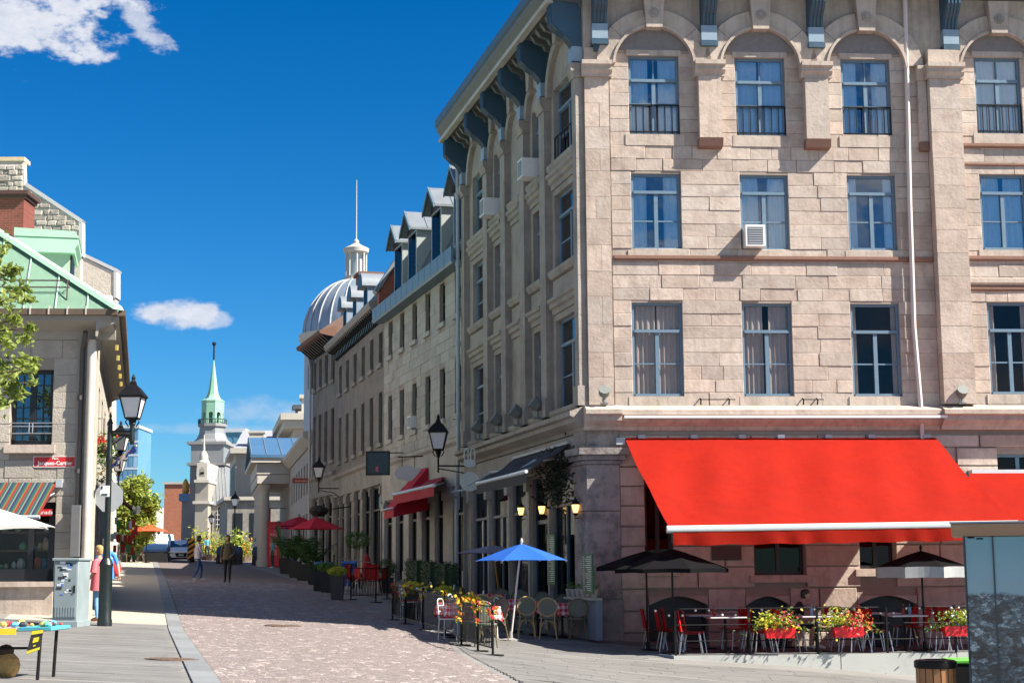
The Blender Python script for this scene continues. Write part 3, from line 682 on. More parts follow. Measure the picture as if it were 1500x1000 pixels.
for u in (.8, 3.17, 5.07, 7.15, 9.55, 11.85):
    p = MB(); p.fbox(FS, u - .07, u + .07, 0, .08, .1, 3.6); p.fbox(FS, u - .15, u + .15, 0, .17, 3.6, 3.94); p.fbox(FS, u - .14, u + .14, 0, .16, -.2, .5); obj('shopfront_pier', p, GREY_TR, wS)
# main cornice: soffit, gutter, dentil brackets and big scrolled brackets, on both fronts
def cornice(fr, u0, u1, parent, ov, dz=0):
    k = ov / .95
    P_ = lambda L: [(a, z + dz) for a, z in L]
    prof = [(0, 14.70), (.08, 14.70), (.08, 14.80), (.78 * k, 14.86), (.82 * k, 15.0), (.92 * k, 15.10), (.94 * k, 15.20), (0, 15.4)]
    s_ = MB(); s_.fprof(fr, P_(prof), u0, u1); co = obj('cornice', s_, GUTTER, parent)
    s_ = MB(); s_.fprof(fr, P_([(.90 * k, 15.21), (.98 * k, 15.26), (1.0 * k, 15.47), (.9 * k, 15.50), (.3, 15.66), (0, 15.66), (0, 15.41)]), u0, u1); obj('roof_edge', s_, BLUE_TR, co)
    s_ = MB(); s_.fprof(fr, P_([(.70 * k, 14.77), (.86 * k, 14.77), (.88 * k, 14.85), (.72 * k, 14.85)]), u0, u1); obj('moulding', s_, GREY_TR, co)
    n = int((u1 - u0) / .46)
    for i in range(n if ov > .8 else 0):
        u = u0 + (i + .5) * (u1 - u0) / n; d = MB()
        d.fprof(fr, [(0, 14.46), (.2 * k, 14.48), (.26 * k, 14.6), (.46 * k, 14.66), (.58 * k, 14.84), (.0, 14.79)], u - .075, u + .075); obj('modillion', d, GUTTER, co)
    return co
def big_bracket(fr, u, parent, zb=13.78, w=.32, ov=.95):
    k = ov / .95; side = [(0, zb + .06), (.16, zb + .06), (.17, zb + .42), (.22, zb + .55), (.38 * k, zb + .72), (.56 * k, zb + .84), (.72 * k, zb + 1.0), (.74 * k, 14.85 + .36 * (ov < .8)), (0, 14.85 + .36 * (ov < .8))]
    s_ = MB(); s_.fprof(fr, side, u - w / 2, u + w / 2); bo = obj('bracket', s_, BLUE_TR, parent)
    for k in range(4):
        uu = u - w / 2 + (k + .5) * w / 4; q = MB(); q.fprof(fr, [(a + .028 if a else 0, z) for a, z in side[2:-1]] + [(.1, 14.84), (.1, zb + .4)], uu - .018, uu + .018); obj('flute', q, BLUE_TRL if False else BLUE_TR, bo)
    q = MB(); q.fbox(fr, u - w / 2 - .015, u + w / 2 + .015, 0, .24, zb + .10, zb + .46); obj('bracket_block', q, BLUE_TRL, bo)
    q = MB(); q.fbox(fr, u - w / 2 - .03, u + w / 2 + .03, 0, .27, zb - .04, zb + .08); q.fbox(fr, u - w / 2 + .03, u + w / 2 - .03, 0, .16, zb - .16, zb - .04); obj('bracket_foot', q, BLUE_TR, bo)
cF_ = cornice(FA, -.95, 15, bA, .7, .36); cS_ = cornice(FS, -.0, SL + .05, bA, .95)
for xa in (879, 1038, 1194, 1390): big_bracket(FA, FA.px(xa, 60)[0] - (.03), bA, 13.78, .34, .7)
for i, (a, b) in enumerate(edges):
    big_bracket(FS, (a + b) / 2 if 0 < i < 5 else (.22 if i == 0 else SL - .2), bA, 13.3, .34)
# inner mass: dark rooms behind the glass, closed roof
def core(parent, poly, z0, z1, mt=ROOM, name='inner_walls'):
    s_ = MB(); s_.prism(poly, z0, z1); return obj(name, s_, mt, parent)
def ip(fr, u, w): p = fr(u, w, 0); return (p[0], p[1])
backA = [ip(FA, 1.2, -1.1), ip(FA, FL, -1.1), (ip(FA, FL, -1.1)[0] + 1, 60), ip(FS, SL - .03, -6), ip(FS, SL - .03, -1.1)]
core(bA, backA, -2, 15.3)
for z in (5.25, 8.7, 11.3):
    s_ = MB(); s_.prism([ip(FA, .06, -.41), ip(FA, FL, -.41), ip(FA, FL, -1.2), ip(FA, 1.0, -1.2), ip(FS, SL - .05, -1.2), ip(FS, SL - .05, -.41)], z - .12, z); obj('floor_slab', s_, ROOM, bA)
s_ = MB(); s_.prism([ip(FA, .0, -.02), ip(FA, FL, -.02), (ip(FA, FL, 0)[0] + 1, 60), ip(FS, SL, -6), ip(FS, SL, -.02)], 15.42, 15.56); obj('roof', s_, GUTTER, bA)
# downpipes
p = MB(); P = [FA(*(FA.px(x, y)[0], .14, FA.px(x, y)[1])) for x, y in ((1322, -20), (1326, 120), (1330, 300), (1336, 480), (1346, 598))]; p.tube(P, .055, 8); p.tube([P[-1], (P[-1][0], P[-1][1], 4.3)], .05, 8); obj('downpipe', p, PIPE_W, bA, smooth=True)
p = MB(); P = [FS(SL - .0, .28, z) for z in (14.6, 5.4, 4.9)]; p.tube(P + [FS(SL - .05, .35, 4.3), FS(SL - .05, .35, .7)], .06, 8)
for z in (13.0, 10.9, 8.4, 6.1): p.tube([FS(SL, .28, z), FS(SL, .28, z + .16)], .085, 8)
obj('downpipe', p, GALV, bA, smooth=True)
# ---------------------------------------------------------------- the row of buildings down the street
FB = Fr((-1.3818, 47.6638), (-.2935, 1), True); FC = Fr((-4.888, 59.611), (-.2636, 1), True); FD = Fr((-8.068, 71.677), (-.32, 1), True)
SLATE = mat('dark_slate_roof', (.05, .06, .07), .55, .3, 6, bump=.3)
ZINC = mat('zinc_roof', (.21, .235, .26), .42, .12, 2, metal=.35, dirt=.2, dirtc=(.2, .22, .23))
ZINCB = mat('blue_zinc_gutter', (.10, .165, .215), .45, .15, 2)
BRICK_R = brickmat('red_brick', (.34, .075, .04), (.24, .05, .03), (.24, .17, .13), axis=(1, 0))
def seams(mb, a0, a1, b0, b1, n, h=.03):
    """standing seams from edge a (a0-a1) to edge b (b0-b1) of a sloping sheet"""
    for i in range(n + 1):
        t = i / n; p = Vector(a0).lerp(Vector(a1), t); q = Vector(b0).lerp(Vector(b1), t); mb.tube([p, q], h * .6, 4)
def dormer(parent, fr, u0, u1, z0, z1, za, wf, wb, cheek, roofm, rnd=False, ov=.14):
    um = (u0 + u1) / 2; d = MB()
    d.fbox(fr, u0, u1, wb, wf, z0, z1); do = obj('dormer', d, cheek, parent)
    f = MB(); t = .12
    f.fbox(fr, u0 + t, u1 - t, wf, wf + .012, z0 + .1, z1 - .08); g = obj('window', f, GLASSD if False else DKFRAME, do)
    p = MB(); p.fbox(fr, u0 + t + .06, um - .03, wf + .012, wf + .018, z0 + .18, z1 - .14); obj('pane', p, GLASSD, g); p = MB(); p.fbox(fr, um + .03, u1 - t - .06, wf + .012, wf + .018, z0 + .18, z1 - .14); obj('pane', p, GLASSD, g)
    r = MB()
    if not rnd:
        for (a, b) in ((u0 - ov, um), (u1 + ov, um)):
            r.hexa([fr(a, wb, z1 - .06), fr(b, wb, za), fr(b, wf + .28, za), fr(a, wf + .28, z1 - .06), fr(a, wb, z1 + .02), fr(b, wb, za + .08), fr(b, wf + .28, za + .08), fr(a, wf + .28, z1 + .02)])
        ro = obj('dormer_roof', r, roofm, do)
        s_ = MB()
        for a in (u0 - ov, u1 + ov): seams(s_, fr(a, wb, z1 + .03), fr(a, wf + .26, z1 + .03), fr(um, wb, za + .09), fr(um, wf + .26, za + .09), 3)
        obj('seam', s_, roofm, ro)
        t_ = MB(); t_.fprism(fr, [(u0, z1 - .02), (u1, z1 - .02), (um, za - .02)], wf - .1, wf + .05); obj('gable', t_, DKFRAME, do)
        t_ = MB()
        for a in (u0 - ov, u1 + ov): t_.fprism(fr, [(a, z1 - .1), (um, za - .04), (um, za + .1), (a, z1 + .04)], wf + .27, wf + .31)
        obj('bargeboard', t_, ZINCB, do)
    else:
        pts = arch_pts(um, z1 - .05, (u1 - u0) / 2 + .1, 10)
        r.fprism(fr, pts, wb, wf + .25); obj('dormer_roof', r, roofm, do, smooth=50)
        t_ = MB(); t_.fprism(fr, arch_pts(um, z1 - .05, (u1 - u0) / 2 + .02, 10), wf + .25, wf + .27); obj('gable', t_, DKFRAME, do)
def row_house(name, label, fr, L, z0, zw, wins, stone, trim, roof_z, gfr, gopen, pale_fleck, seed, coursed, bay=None):
    b = thing(name, label, 'building', (fr.o[0], fr.o[1], 0)); mb = MB()
    wall_holes(mb, fr, .01, L - .01, z0, zw, wins + gopen, th=.35); w = obj('street_wall', mb, MORTAR if coursed else stone, b)
    if coursed: stones(w, fr, .01, L - .01, gfr[1] + .02, zw, wins, stone, ch=.37, lmin=.6, lmax=1.15, proud=.01, seed=seed)
    for i, (a, bb, c, d) in enumerate(wins):
        sash(w, fr, a, bb, c, d, rec=.11, trans=0, mid=.5, mullion=True, fm=DKFRAME, gm=GLASSD, seed=seed + i, fw=.05)
        q = MB(); q.fbox(fr, a - .1, bb + .1, 0, .10, c - .16, c - .005); obj('sill', q, trim, w)
    q = MB(); q.fprof(fr, [(0, gfr[0]), (.10, gfr[0]), (.10, gfr[1] - .28), (.2, gfr[1] - .18), (.2, gfr[1] - .06), (0, gfr[1])], .01, L - .01); obj('shop_frieze', q, trim, w)
    for i, (a, bb, c, d) in enumerate(gopen): sash(w, fr, a, bb, c, d, rec=.05, trans=.22, mid=False, mullion=bb - a > 1.15, fm=DKFRAME, gm=GLASSC, seed=seed + 50 + i, name='shop_window')
    ed = [.05] + [x for a, bb, c, d in gopen for x in (a, bb)] + [L - .05]
    for i in range(0, len(ed), 2):
        a, bb = ed[i], ed[i + 1]
        if bb - a < .2: continue
        q = MB(); q.fbox(fr, a + .06, bb - .06, 0, .09, z0 + 1.6, gfr[0] - .003); q.fbox(fr, a, bb, 0, .14, gfr[0] - .38, gfr[0] - .1); q.fbox(fr, a, bb, 0, .13, z0 + 1.2, z0 + 2.6); obj('shopfront_pier', q, trim, w)
    core(b, [ip(fr, .02, -.9), ip(fr, L - .02, -.9), ip(fr, L - .02, -9), ip(fr, .02, -9)], z0, zw)
    for z in (gfr[1], (wins[0][3] + wins[-1][2]) / 2 if wins else gfr[1]): 
        q = MB(); q.prism([ip(fr, .03, -.36), ip(fr, L - .03, -.36), ip(fr, L - .03, -1.0), ip(fr, .03, -1.0)], z - .2, z); obj('floor_slab', q, ROOM, b)
    for u in (.02, L - .25):
        q = MB(); q.fbox(fr, u, u + .23, -9, -.35, z0, zw); obj('end_wall', q, stone, b)
    return b, w
wB = [(a, a + .74, c, d) for a in [.70 + 2.05 * i for i in range(6)] for c, d in ((6.45, 8.1), (9.6, 10.93))]
gB = [(.25, 1.45, .9, 4.15), (2.8, 3.83, .9, 4.15), (4.65, 5.7, .9, 4.15), (6.55, 7.7, .9, 4.15), (8.65, 9.85, .9, 4.15), (10.6, 11.9, .9, 4.15)]
bB, wBo = row_house('stone_row_building', 'grey coursed stone building with gabled roof dormers beside the tall corner building', FB, 12.44, -1, 11.15, wB, GREY_ST, GREY_TR, 14.6, (4.2, 5.72), gB, None, 31, True)
q = MB(); q.fprof(FB, [(0, 11.0), (.46, 10.98), (.5, 11.05), (.5, 11.52), (.42, 11.52), (.42, 11.1), (0, 11.1)], -.02, 12.40); fo = obj('gutter', q, ZINCB, bB)
for i in range(1, 14):
    q = MB(); q.fbox(FB, i * .9 - .01, i * .9 + .01, .5, .508, 11.02, 11.5); obj('seam', q, ZINCB, fo)
q = MB(); q.fprof(FB, [(0.3, 11.12), (.1, 11.6), (-1.2, 14.3), (-2.2, 14.75), (-9, 14.9), (-9, 11.12)], .03, 12.38); obj('mansard_roof', q, SLATE, bB)
for (u0, u1) in ((-.0 + .25, 1.55), (3.2, 4.6), (6.85, 8.25), (9.2, 10.6)): dormer(bB, FB, u0, u1, 11.7, 13.55, 14.22, .02, -1.6, GREY_TR if False else mat('pale_grey_green_cheek', (.30, .33, .32), .5, .1), ZINC)
fwl = MB(); fwl.fprof(FB, [(-3.5, 11.5), (.32, 11.5), (.32, 12.15), (-1.3, 14.75), (-3.5, 15.3)], 12.0, 12.36)
fwo = obj('brick_firewall', fwl, BRICK_R, bB)
q = MB(); q.fprof(FB, [(.4, 12.1), (-1.3, 14.76), (-3.5, 15.31), (-3.5, 15.45), (-1.25, 14.93), (.5, 12.2)], 11.93, 12.43); obj('coping', q, ZINC, fwo)
wC = [(a, a + .82, c, d) for a in [.45 + 2.1 * i for i in range(6)] for c, d in ((6.48, 8.45), (9.55, 10.8))]
gC = [(.4, 2.5, 1.2, 4.85), (2.75, 4.4, 1.2, 4.85), (5.2, 6.5, 1.2, 4.85), (7.45, 8.6, 1.2, 4.85), (9.45, 10.65, 1.2, 4.85), (11.0, 12.2, 1.2, 4.85)]
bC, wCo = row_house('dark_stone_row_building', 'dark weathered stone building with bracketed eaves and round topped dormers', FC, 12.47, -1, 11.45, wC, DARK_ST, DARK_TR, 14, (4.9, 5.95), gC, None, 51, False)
q = MB(); q.fprof(FC, [(0, 11.4), (.12, 11.4), (.14, 11.55), (.55, 11.6), (.62, 11.72), (.62, 11.85), (0, 11.95)], .0, 12.45); co = obj('cornice', q, mat('grey_eaves_board', (.22, .21, .195), .7, .2, 4), bC)
for i in range(30):
    u = .2 + i * .415; q = MB(); q.fprof(FC, [(0, 11.15), (.16, 11.2), (.2, 11.42), (.45, 11.5), (.5, 11.598), (.14, 11.54)], u - .06, u + .06); obj('modillion', q, DKFRAME, co)
q = MB(); q.fprof(FC, [(0.35, 11.86), (-1.3, 14.0), (-2.4, 14.5), (-9, 14.7), (-9, 11.5)], .03, 12.4); obj('mansard_roof', q, SLATE, bC)
ZWHITE = mat('bright_tin_roof', (.23, .26, .29), .4, .1, 2, metal=.3)
for u0 in (4.6, 7.5, 10.3): dormer(bC, FC, u0, u0 + 1.05, 12.0, 13.35, 14.3, -.1, -1.8, mat('blue_grey_cheek', (.22, .28, .35), .5), ZWHITE, rnd=True)
wD = [(a, b, c, d) for a, b in ((.55, 1.35), (2.2, 2.95), (3.7, 4.4), (5.1, 5.7)) for c, d in ((6.7, 9.1), (10.42, 11.8))]
gD = [(.5, 1.8, 1.4, 5.0), (2.2, 3.4, 1.4, 5.0), (3.9, 5.3, 1.4, 5.0)]
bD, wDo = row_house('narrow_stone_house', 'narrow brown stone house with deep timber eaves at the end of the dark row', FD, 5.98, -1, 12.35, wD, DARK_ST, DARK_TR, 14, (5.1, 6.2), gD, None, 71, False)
q = MB(); q.fprof(FD, [(0, 12.3), (.8, 12.45), (.85, 12.6), (0, 12.85)], .0, 6.1); co = obj('eaves', q, mat('rusty_eaves', (.15, .075, .05), .8, .25, 4), bD)
for i in range(12):
    q = MB(); q.fprof(FD, [(0, 11.95), (.2, 12.0), (.7, 12.4), (0, 12.29)], .2 + i * .5, .3 + i * .5); obj('eaves_bracket', q, DKFRAME, co)
q = MB(); q.fprof(FD, [(0.7, 12.66), (-2.5, 14.9), (-6, 14.9), (-6, 12.0), (0, 12.3)], .03, 5.95); obj('roof', q, mat('rust_brown_roof', (.16, .10, .08), .7), bD)
q = MB(); q.fbox(FD, .6, 1.6, -2.2, -1.2, 13.4, 15.4); ch = obj('chimney', q, brickmat('chimney_brick', (.30, .08, .05), (.22, .06, .04), (.25, .2, .17), axis=(1, 0)), bD)
q = MB(); q.fbox(FD, .5, 1.7, -2.3, -1.1, 15.4, 15.55); obj('chimney_cap', q, MATS['rusty_eaves'], ch)
q = MB(); q.fbox(FD, 2.6, 2.7, 0, .12, 6.3, 9.9); q = MB()
q.tube([FD(5.9, .3, 12.3), FD(5.95, .15, 11.6), FD(5.95, .12, 2.5)], .07, 8); obj('downpipe', q, mat('pale_downpipe', (.45, .45, .43), .5), bD)
# ---------------------------------------------------------------- market, church and the buildings at the end of the street
FM = Fr((-9.95, 78.0), (-3.95, 20), True)
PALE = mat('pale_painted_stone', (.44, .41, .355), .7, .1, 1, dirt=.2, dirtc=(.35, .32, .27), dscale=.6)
SHADEST = mat('market_grey_stone', (.36, .345, .315), .85, .15, 1.5, dirt=.3, dirtc=(.18, .17, .15), dscale=.5, bump=.2, bscale=6)  # darker copy of the cream market stone, with shade put into its colour
DOME = mat('silvered_dome_tin', (.22, .275, .34), .4, .10, 1.5, metal=.4, dirt=.15, dirtc=(.2, .25, .3))
bM = thing('domed_market_hall', 'long cream stone market hall with columned portico and silver ribbed dome', 'building', (FM.o[0], FM.o[1], 0))
# wing facing the street, with its windows
ww = [(1.2 + 2.3 * i, 2.3 + 2.3 * i, c, d) for i in range(8) for c, d in ((2.6, 4.6), (5.6, 7.2))]
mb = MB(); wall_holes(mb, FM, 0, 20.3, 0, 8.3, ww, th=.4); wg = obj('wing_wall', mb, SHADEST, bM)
for i, (a, b, c, d) in enumerate(ww): sash(wg, FM, a, b, c, d, rec=.2, trans=0, mid=.5, fm=DKFRAME, gm=GLASSD, seed=i, fw=.07)
q = MB(); q.fprof(FM, [(0, 7.9), (.1, 7.9), (.5, 8.3), (.5, 8.5), (-6, 9.6), (-6, 8.3)], 0, 20.3); obj('wing_roof', q, PALE, bM)
core(bM, [ip(FM, .05, -.8), ip(FM, 20.2, -.8), ip(FM, 20.2, -9), ip(FM, .05, -9)], 0, 8.2)
# portico: columns, entablature, pediment and roof
PU0, PU1, PW = 20.4, 33.0, 2.0
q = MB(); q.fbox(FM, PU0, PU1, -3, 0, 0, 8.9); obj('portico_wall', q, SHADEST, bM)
for i in range(8):
    for w in (PW - .5,):
        u = PU0 + .6 + i * (PU1 - PU0 - 1.2) / 7; c = FM(u, w, 0); q = MB()
        q.lathe(c[0], c[1], [(.40, 1.2), (.40, 2.3), (.33, 2.35), (.33, 3.2), (.27, 6.55), (.29, 6.6), (.34, 6.7), (.42, 6.85), (.42, 7.02)], 16); obj('column', q, PALE, bM, smooth=30)
q = MB(); q.fbox(FM, PU0, PU1, 0, PW, 7.04, 7.6); q.fbox(FM, PU0 - .05, PU1 + .05, -.1, PW + .05, 7.62, 8.3); obj('entablature', q, PALE, bM)
q = MB(); q.fbox(FM, PU0 - .35, PU1 + .35, -.2, PW + .4, 8.32, 8.62); obj('cornice', q, PALE, bM)
uc = (PU0 + PU1) / 2
q = MB(); q.fprism(FM, [(PU0 - .2, 8.63), (PU1 + .2, 8.63), (uc, 10.1)], PW - .3, PW + .1); obj('pediment', q, CREAM_ST, bM)
for a in (PU0 - .45, PU1 + .45):
    q = MB(); q.hexa([FM(a, -6, 8.62), FM(uc, -6, 10.2), FM(uc, PW + .45, 10.2), FM(a, PW + .45, 8.62), FM(a, -6, 8.8), FM(uc, -6, 10.4), FM(uc, PW + .45, 10.4), FM(a, PW + .45, 8.8)]); ro = obj('portico_roof', q, mat('deep_blue_tin', (.05, .12, .22), .45, .1, 1), bM)
    s_ = MB(); seams(s_, FM(a, -6, 8.82), FM(a, PW + .4, 8.82), FM(uc, -6, 10.42), FM(uc, PW + .4, 10.42), 9, .05); obj('seam', s_, ZINC, ro)
# attic block behind the portico
zK = lambda z: 1.62 + (z - 1.62) * 1.346
Cx, Cy = atY(431, 650, 140)[:2]; FK = Fr((Cx, Cy), (1, .12)); FKs = Fr((Cx, Cy), (-.2, 1), True)
q = MB(); q.prism([ip(FK, 0, 0), ip(FK, 9, 0), ip(FK, 9, -16), ip(FKs, 16, 0)], 6, zK(11.0)); at_ = obj('attic_wall', q, CREAM_ST, bM)
for i in range(6):
    q = MB(); q.fbox(FKs, 1 + i * 2.4, 2.3 + i * 2.4, -.02, .03, zK(8.2), zK(10.4)); obj('attic_window', q, DKFRAME, at_)
for z in (7.6, 8.35, 9.1, 9.85):
    q = MB(); q.fbox(FK, .02, 8, .0, .02, zK(z), zK(z + .68)); obj('ashlar_course', q, CREAM_ST, at_)
q = MB(); q.prism([ip(FK, -.9, .9), ip(FK, 9, .9), ip(FK, 9, -16), ip(FKs, 16.5, .9)], zK(11.02), zK(11.5)); q.prism([ip(FK, -1.2, 1.2), ip(FK, 9, 1.2), ip(FK, 9, -16), ip(FKs, 16.5, 1.2)], zK(11.52), zK(11.95)); obj('attic_cornice', q, PALE, at_)
q = MB(); q.fbox(FK, .3, 7, -4, -.6, zK(11.96), zK(12.2)); q.fbox(FK, .6, 6.6, -3.6, -1, zK(12.2), zK(13.1)); q.fbox(FK, .4, 6.8, -3.8, -.8, zK(13.1), zK(13.35)); ch = obj('chimney', q, PALE, at_)
for u in (1.0, 1.8, 2.6):
    q = MB(); q.fbox(FK, u, u + .45, -1.0, -.98, zK(12.3), zK(13.0)); obj('chimney_panel', q, CREAM_ST, ch)
q = MB(); q.fbox(FKs, 8, 9.4, -2.4, -.6, zK(12.0), zK(12.9)); q.fbox(FKs, 7.7, 9.7, -2.7, -.3, zK(12.9), zK(13.2)); obj('chimney', q, SLATE, at_)
# dome on an octagonal drum
DX, DY, _ = atY(521, 490, 125.0); zb = atY(521, 494, 125.0)[2]; Rd = 80 * 125 / 2300
q = MB(); q.lathe(DX, DY, [(Rd * .97, 8), (Rd * .97, zb - .5)], 8, ph=R(22.5)); dr_ = obj('drum', q, mat('blue_grey_drum', (.30, .36, .43), .6, .1, 1), bM)
for k in range(8):
    a = R(45 * k); ca, sa = math.cos(a), math.sin(a); rr = Rd * .97 * math.cos(R(22.5)) ; q = MB()
    for s_ in (-1, 1):
        c = Vector((DX + ca * rr, DY + sa * rr, 0)); t = Vector((-sa, ca, 0)); p = c + t * s_ * .75
        n_ = Vector((ca, sa, 0)); P = [p - t * .3, p + t * .3, p + t * .3 + n_ * .06, p - t * .3 + n_ * .06]
        q.hexa([(*x.xy, zb - 4.4) for x in P] + [(*x.xy, zb - 1.6) for x in P])
    obj('drum_window', q, DKFRAME, dr_)
q = MB(); q.lathe(DX, DY, [(Rd * .98, zb - .5), (Rd * 1.04, zb - .4), (Rd * 1.05, zb + .05), (Rd * .98, zb + .1)], 32); obj('dome_cornice', q, PALE, bM)
zt = atY(521, 412, 125)[2]; prof = []
for i in range(15):
    a = math.pi / 2 * i / 14 * .93; prof.append((Rd * .965 * math.cos(a), zb + .1 + (zt - zb) / math.sin(math.pi / 2 * .93) * math.sin(a)))
q = MB(); q.lathe(DX, DY, prof, 48); dm = obj('dome', q, DOME, bM, smooth=60)
for k in range(24):
    a = 2 * math.pi * (k + .5) / 24; q = MB(); q.tube([(DX + (r_ + .03) * math.cos(a), DY + (r_ + .03) * math.sin(a), z + .02) for r_, z in prof], [.055 * (.35 + .65 * r_ / Rd) for r_, z in prof], 5); obj('rib', q, mat('pale_dome_rib', (.42, .43, .43), .5), dm)
zl0, zl1 = zt - .1, atY(521, 362, 125)[2]
q = MB(); q.lathe(DX, DY, [(1.05, zl0 - .3), (1.05, zl0 + .15), (.95, zl0 + .2), (.95, zl0 + .45), (.2, zl0 + .5)], 20); la = obj('lantern', q, PALE, bM)
for k in range(8):
    a = R(45 * k + 10); q = MB(); q.tube([(DX + .8 * math.cos(a), DY + .8 * math.sin(a), zl0 + .45), (DX + .8 * math.cos(a), DY + .8 * math.sin(a), zl1 - .5)], .085, 8); obj('lantern_column', q, PALE, la)
q = MB(); q.lathe(DX, DY, [(.45, zl0 + .4), (.45, zl1 - .5)], 12); obj('lantern_glass', q, mat('pale_lantern_core', (.42, .5, .55), .4), la)
q = MB(); q.lathe(DX, DY, [(.9, zl1 - .5), (1.0, zl1 - .45), (1.05, zl1 - .15), (.95, zl1 - .1), (.5, zl1 + .12), (.22, zl1 + .3), (.22, zl1 + .5), (.05, zl1 + .7), (.045, zl1 + 2), (.03, atY(521, 264, 125)[2])], 16); obj('finial', q, PALE, la, smooth=30)
# far end pavilion beyond the portico
Cx, Cy = atY(345, 700, 150)[:2]; FP = Fr((Cx, Cy), (1, .1)); FPs = Fr((Cx, Cy), (-.22, 1), True)
bP = thing('market_end_pavilion', 'cream stone pavilion with grey roof between the church and the portico', 'building', (Cx, Cy, 2))
zc = atY(345, 664, 150)[2]
q = MB(); q.prism([ip(FP, 0, 0), ip(FP, 12, 0), ip(FP, 12, -14), ip(FPs, 14, 0)], 1, zc); pw = obj('wall', q, CREAM_ST, bP)
q = MB(); q.fbox(FP, .5, 2.1, 0, .03, 9.0, zc - .6); obj('panel', q, PALE, pw)
for i in range(4):
    q = MB(); q.fbox(FPs, 1 + 2.8 * i, 2.2 + 2.8 * i, -.02, .05, zc - 4.4, zc - .8); obj('window', q, DKFRAME, pw)
q = MB(); q.prism([ip(FP, -.5, .5), ip(FP, 12, .5), ip(FP, 12, -14), ip(FPs, 14, .5)], zc, zc + .5); obj('cornice', q, PALE, bP)
q = MB(); q.add([FP(-.2, .2, zc + .5), FP(12, .2, zc + .5), FP(12, -9, zc + 3.0), FP(0, -9, zc + 3.0), FP(-.2, -14, zc + .5), FP(12, -14, zc + .5)], [(0, 1, 2, 3), (3, 2, 5, 4), (0, 3, 4), (1, 5, 2)]); obj('roof', q, mat('grey_violet_slate', (.26, .27, .31), .6, .12, 1), bP)
q = MB(); q.fbox(FP, 1.2, 2.6, -1.4, -.4, zc + .5, zc + 2.0); q.fbox(FP, 1.1, 2.7, -1.5, -.3, zc + 2.0, zc + 2.2); obj('chimney', q, PALE, bP)
Cx, Cy = atY(333, 760, 135)[:2]; zc2 = atY(345, 736, 140)[2]
bL = thing('low_grey_wing', 'low grey stone wing in shade below the cream pavilion', 'building', (Cx, Cy, 2)); FL_ = Fr((Cx, Cy), (1, .1))
q = MB(); q.prism([ip(FL_, 0, 0), ip(FL_, 5, 0), ip(FL_, 5, -10), ip(FL_, -1.5, -10)], 1.5, zc2); lw = obj('wall', q, DARK_TR, bL)  # dark stone colour stands in for the shade on this wall
q = MB(); q.prism([ip(FL_, -.3, .3), ip(FL_, 5, .3), ip(FL_, 5, -10), ip(FL_, -1.8, -10)], zc2, zc2 + .3); obj('cornice', q, PALE, bL)
for u in (.5, 1.9): q = MB(); q.fbox(FL_, u, u + .8, 0, .04, 4.2, 6.6); obj('window', q, DKFRAME, lw)
# ------------------------------------------------ church
YC = 200.0; S_ = YC / 2300
def cp(px, py, dy=0): return atY(px, py, YC + dy)
cx = cp(303, 600)[0]
bK = thing('church', 'silvery stone church with green copper belfry spire and white statue pinnacle', 'church', (cx, YC, 2.5))
COPPER = mat('green_copper', (.22, .42, .30), .6, .2, 1.2, dirt=.25, dirtc=(.12, .27, .2), dscale=.6)
SILV = mat('silver_tin_cladding', (.20, .212, .22), .5, .14, .8, metal=.2, dirt=.25, dirtc=(.3, .3, .3), dscale=.6, streak=.3)
CHST = mat('church_pale_stone', (.27, .25, .215), .85, .15, .8, dirt=.2, dirtc=(.3, .28, .25), bump=.2, bscale=4)
CHDK = mat('church_grey_stone', (.20, .20, .205), .85, .2, .8, bump=.3, bscale=4)
zq = lambda py: cp(303, py)[2]
hw = lambda px_: px_ * S_
q = MB(); q.box(cx - hw(24), cx + hw(26), YC + .5, YC + 8, 2.5, zq(678)); tb = obj('tower', q, CHDK, bK)
q = MB(); q.box(cx - hw(23), cx + hw(25), YC + .35, YC + 7.9, zq(677), zq(650)); obj('tower_cladding', q, SILV, bK)
q = MB(); q.box(cx - hw(29), cx + hw(29), YC + .1, YC + 8.3, zq(650), zq(646)); q.box(cx - hw(28), cx + hw(30), YC + .0, YC + 8.3, zq(681), zq(677)); obj('tower_ledge', q, CHDK, bK)
q = MB(); q.lathe(cx, YC + 4, [(hw(30) * 1.05, zq(646)), (hw(24), zq(640)), (hw(20), zq(632)), (hw(19), zq(622))], 8, ph=R(22.5)); obj('skirt_roof', q, SILV, bK)
q = MB(); q.lathe(cx, YC + 4, [(hw(19), zq(622)), (hw(22), zq(621)), (hw(22), zq(617)), (hw(17), zq(616.5))], 8, ph=R(22.5)); bl = obj('balcony', q, CHDK, bK)
q = MB()
for k in range(8):
    a0, a1 = R(45 * k + 22.5), R(45 * k + 67.5); p0 = Vector((cx + hw(21.3) * math.cos(a0), YC + 4 + hw(21.3) * math.sin(a0), zq(610.4))); p1 = Vector((cx + hw(21.3) * math.cos(a1), YC + 4 + hw(21.3) * math.sin(a1), zq(610.4)))
    q.tube([p0, p1], .06, 4); q.tube([p0, p0 - Vector((0, 0, zq(610.4) - zq(617)))], .06, 4)
    for t in (.25, .5, .75): p = p0.lerp(p1, t); q.tube([p, p - Vector((0, 0, zq(610.4) - zq(617)))], .035, 4)
obj('balustrade', q, mat('dark_green_iron', (.03, .07, .06), .6), bl)
ro_ = hw(17)
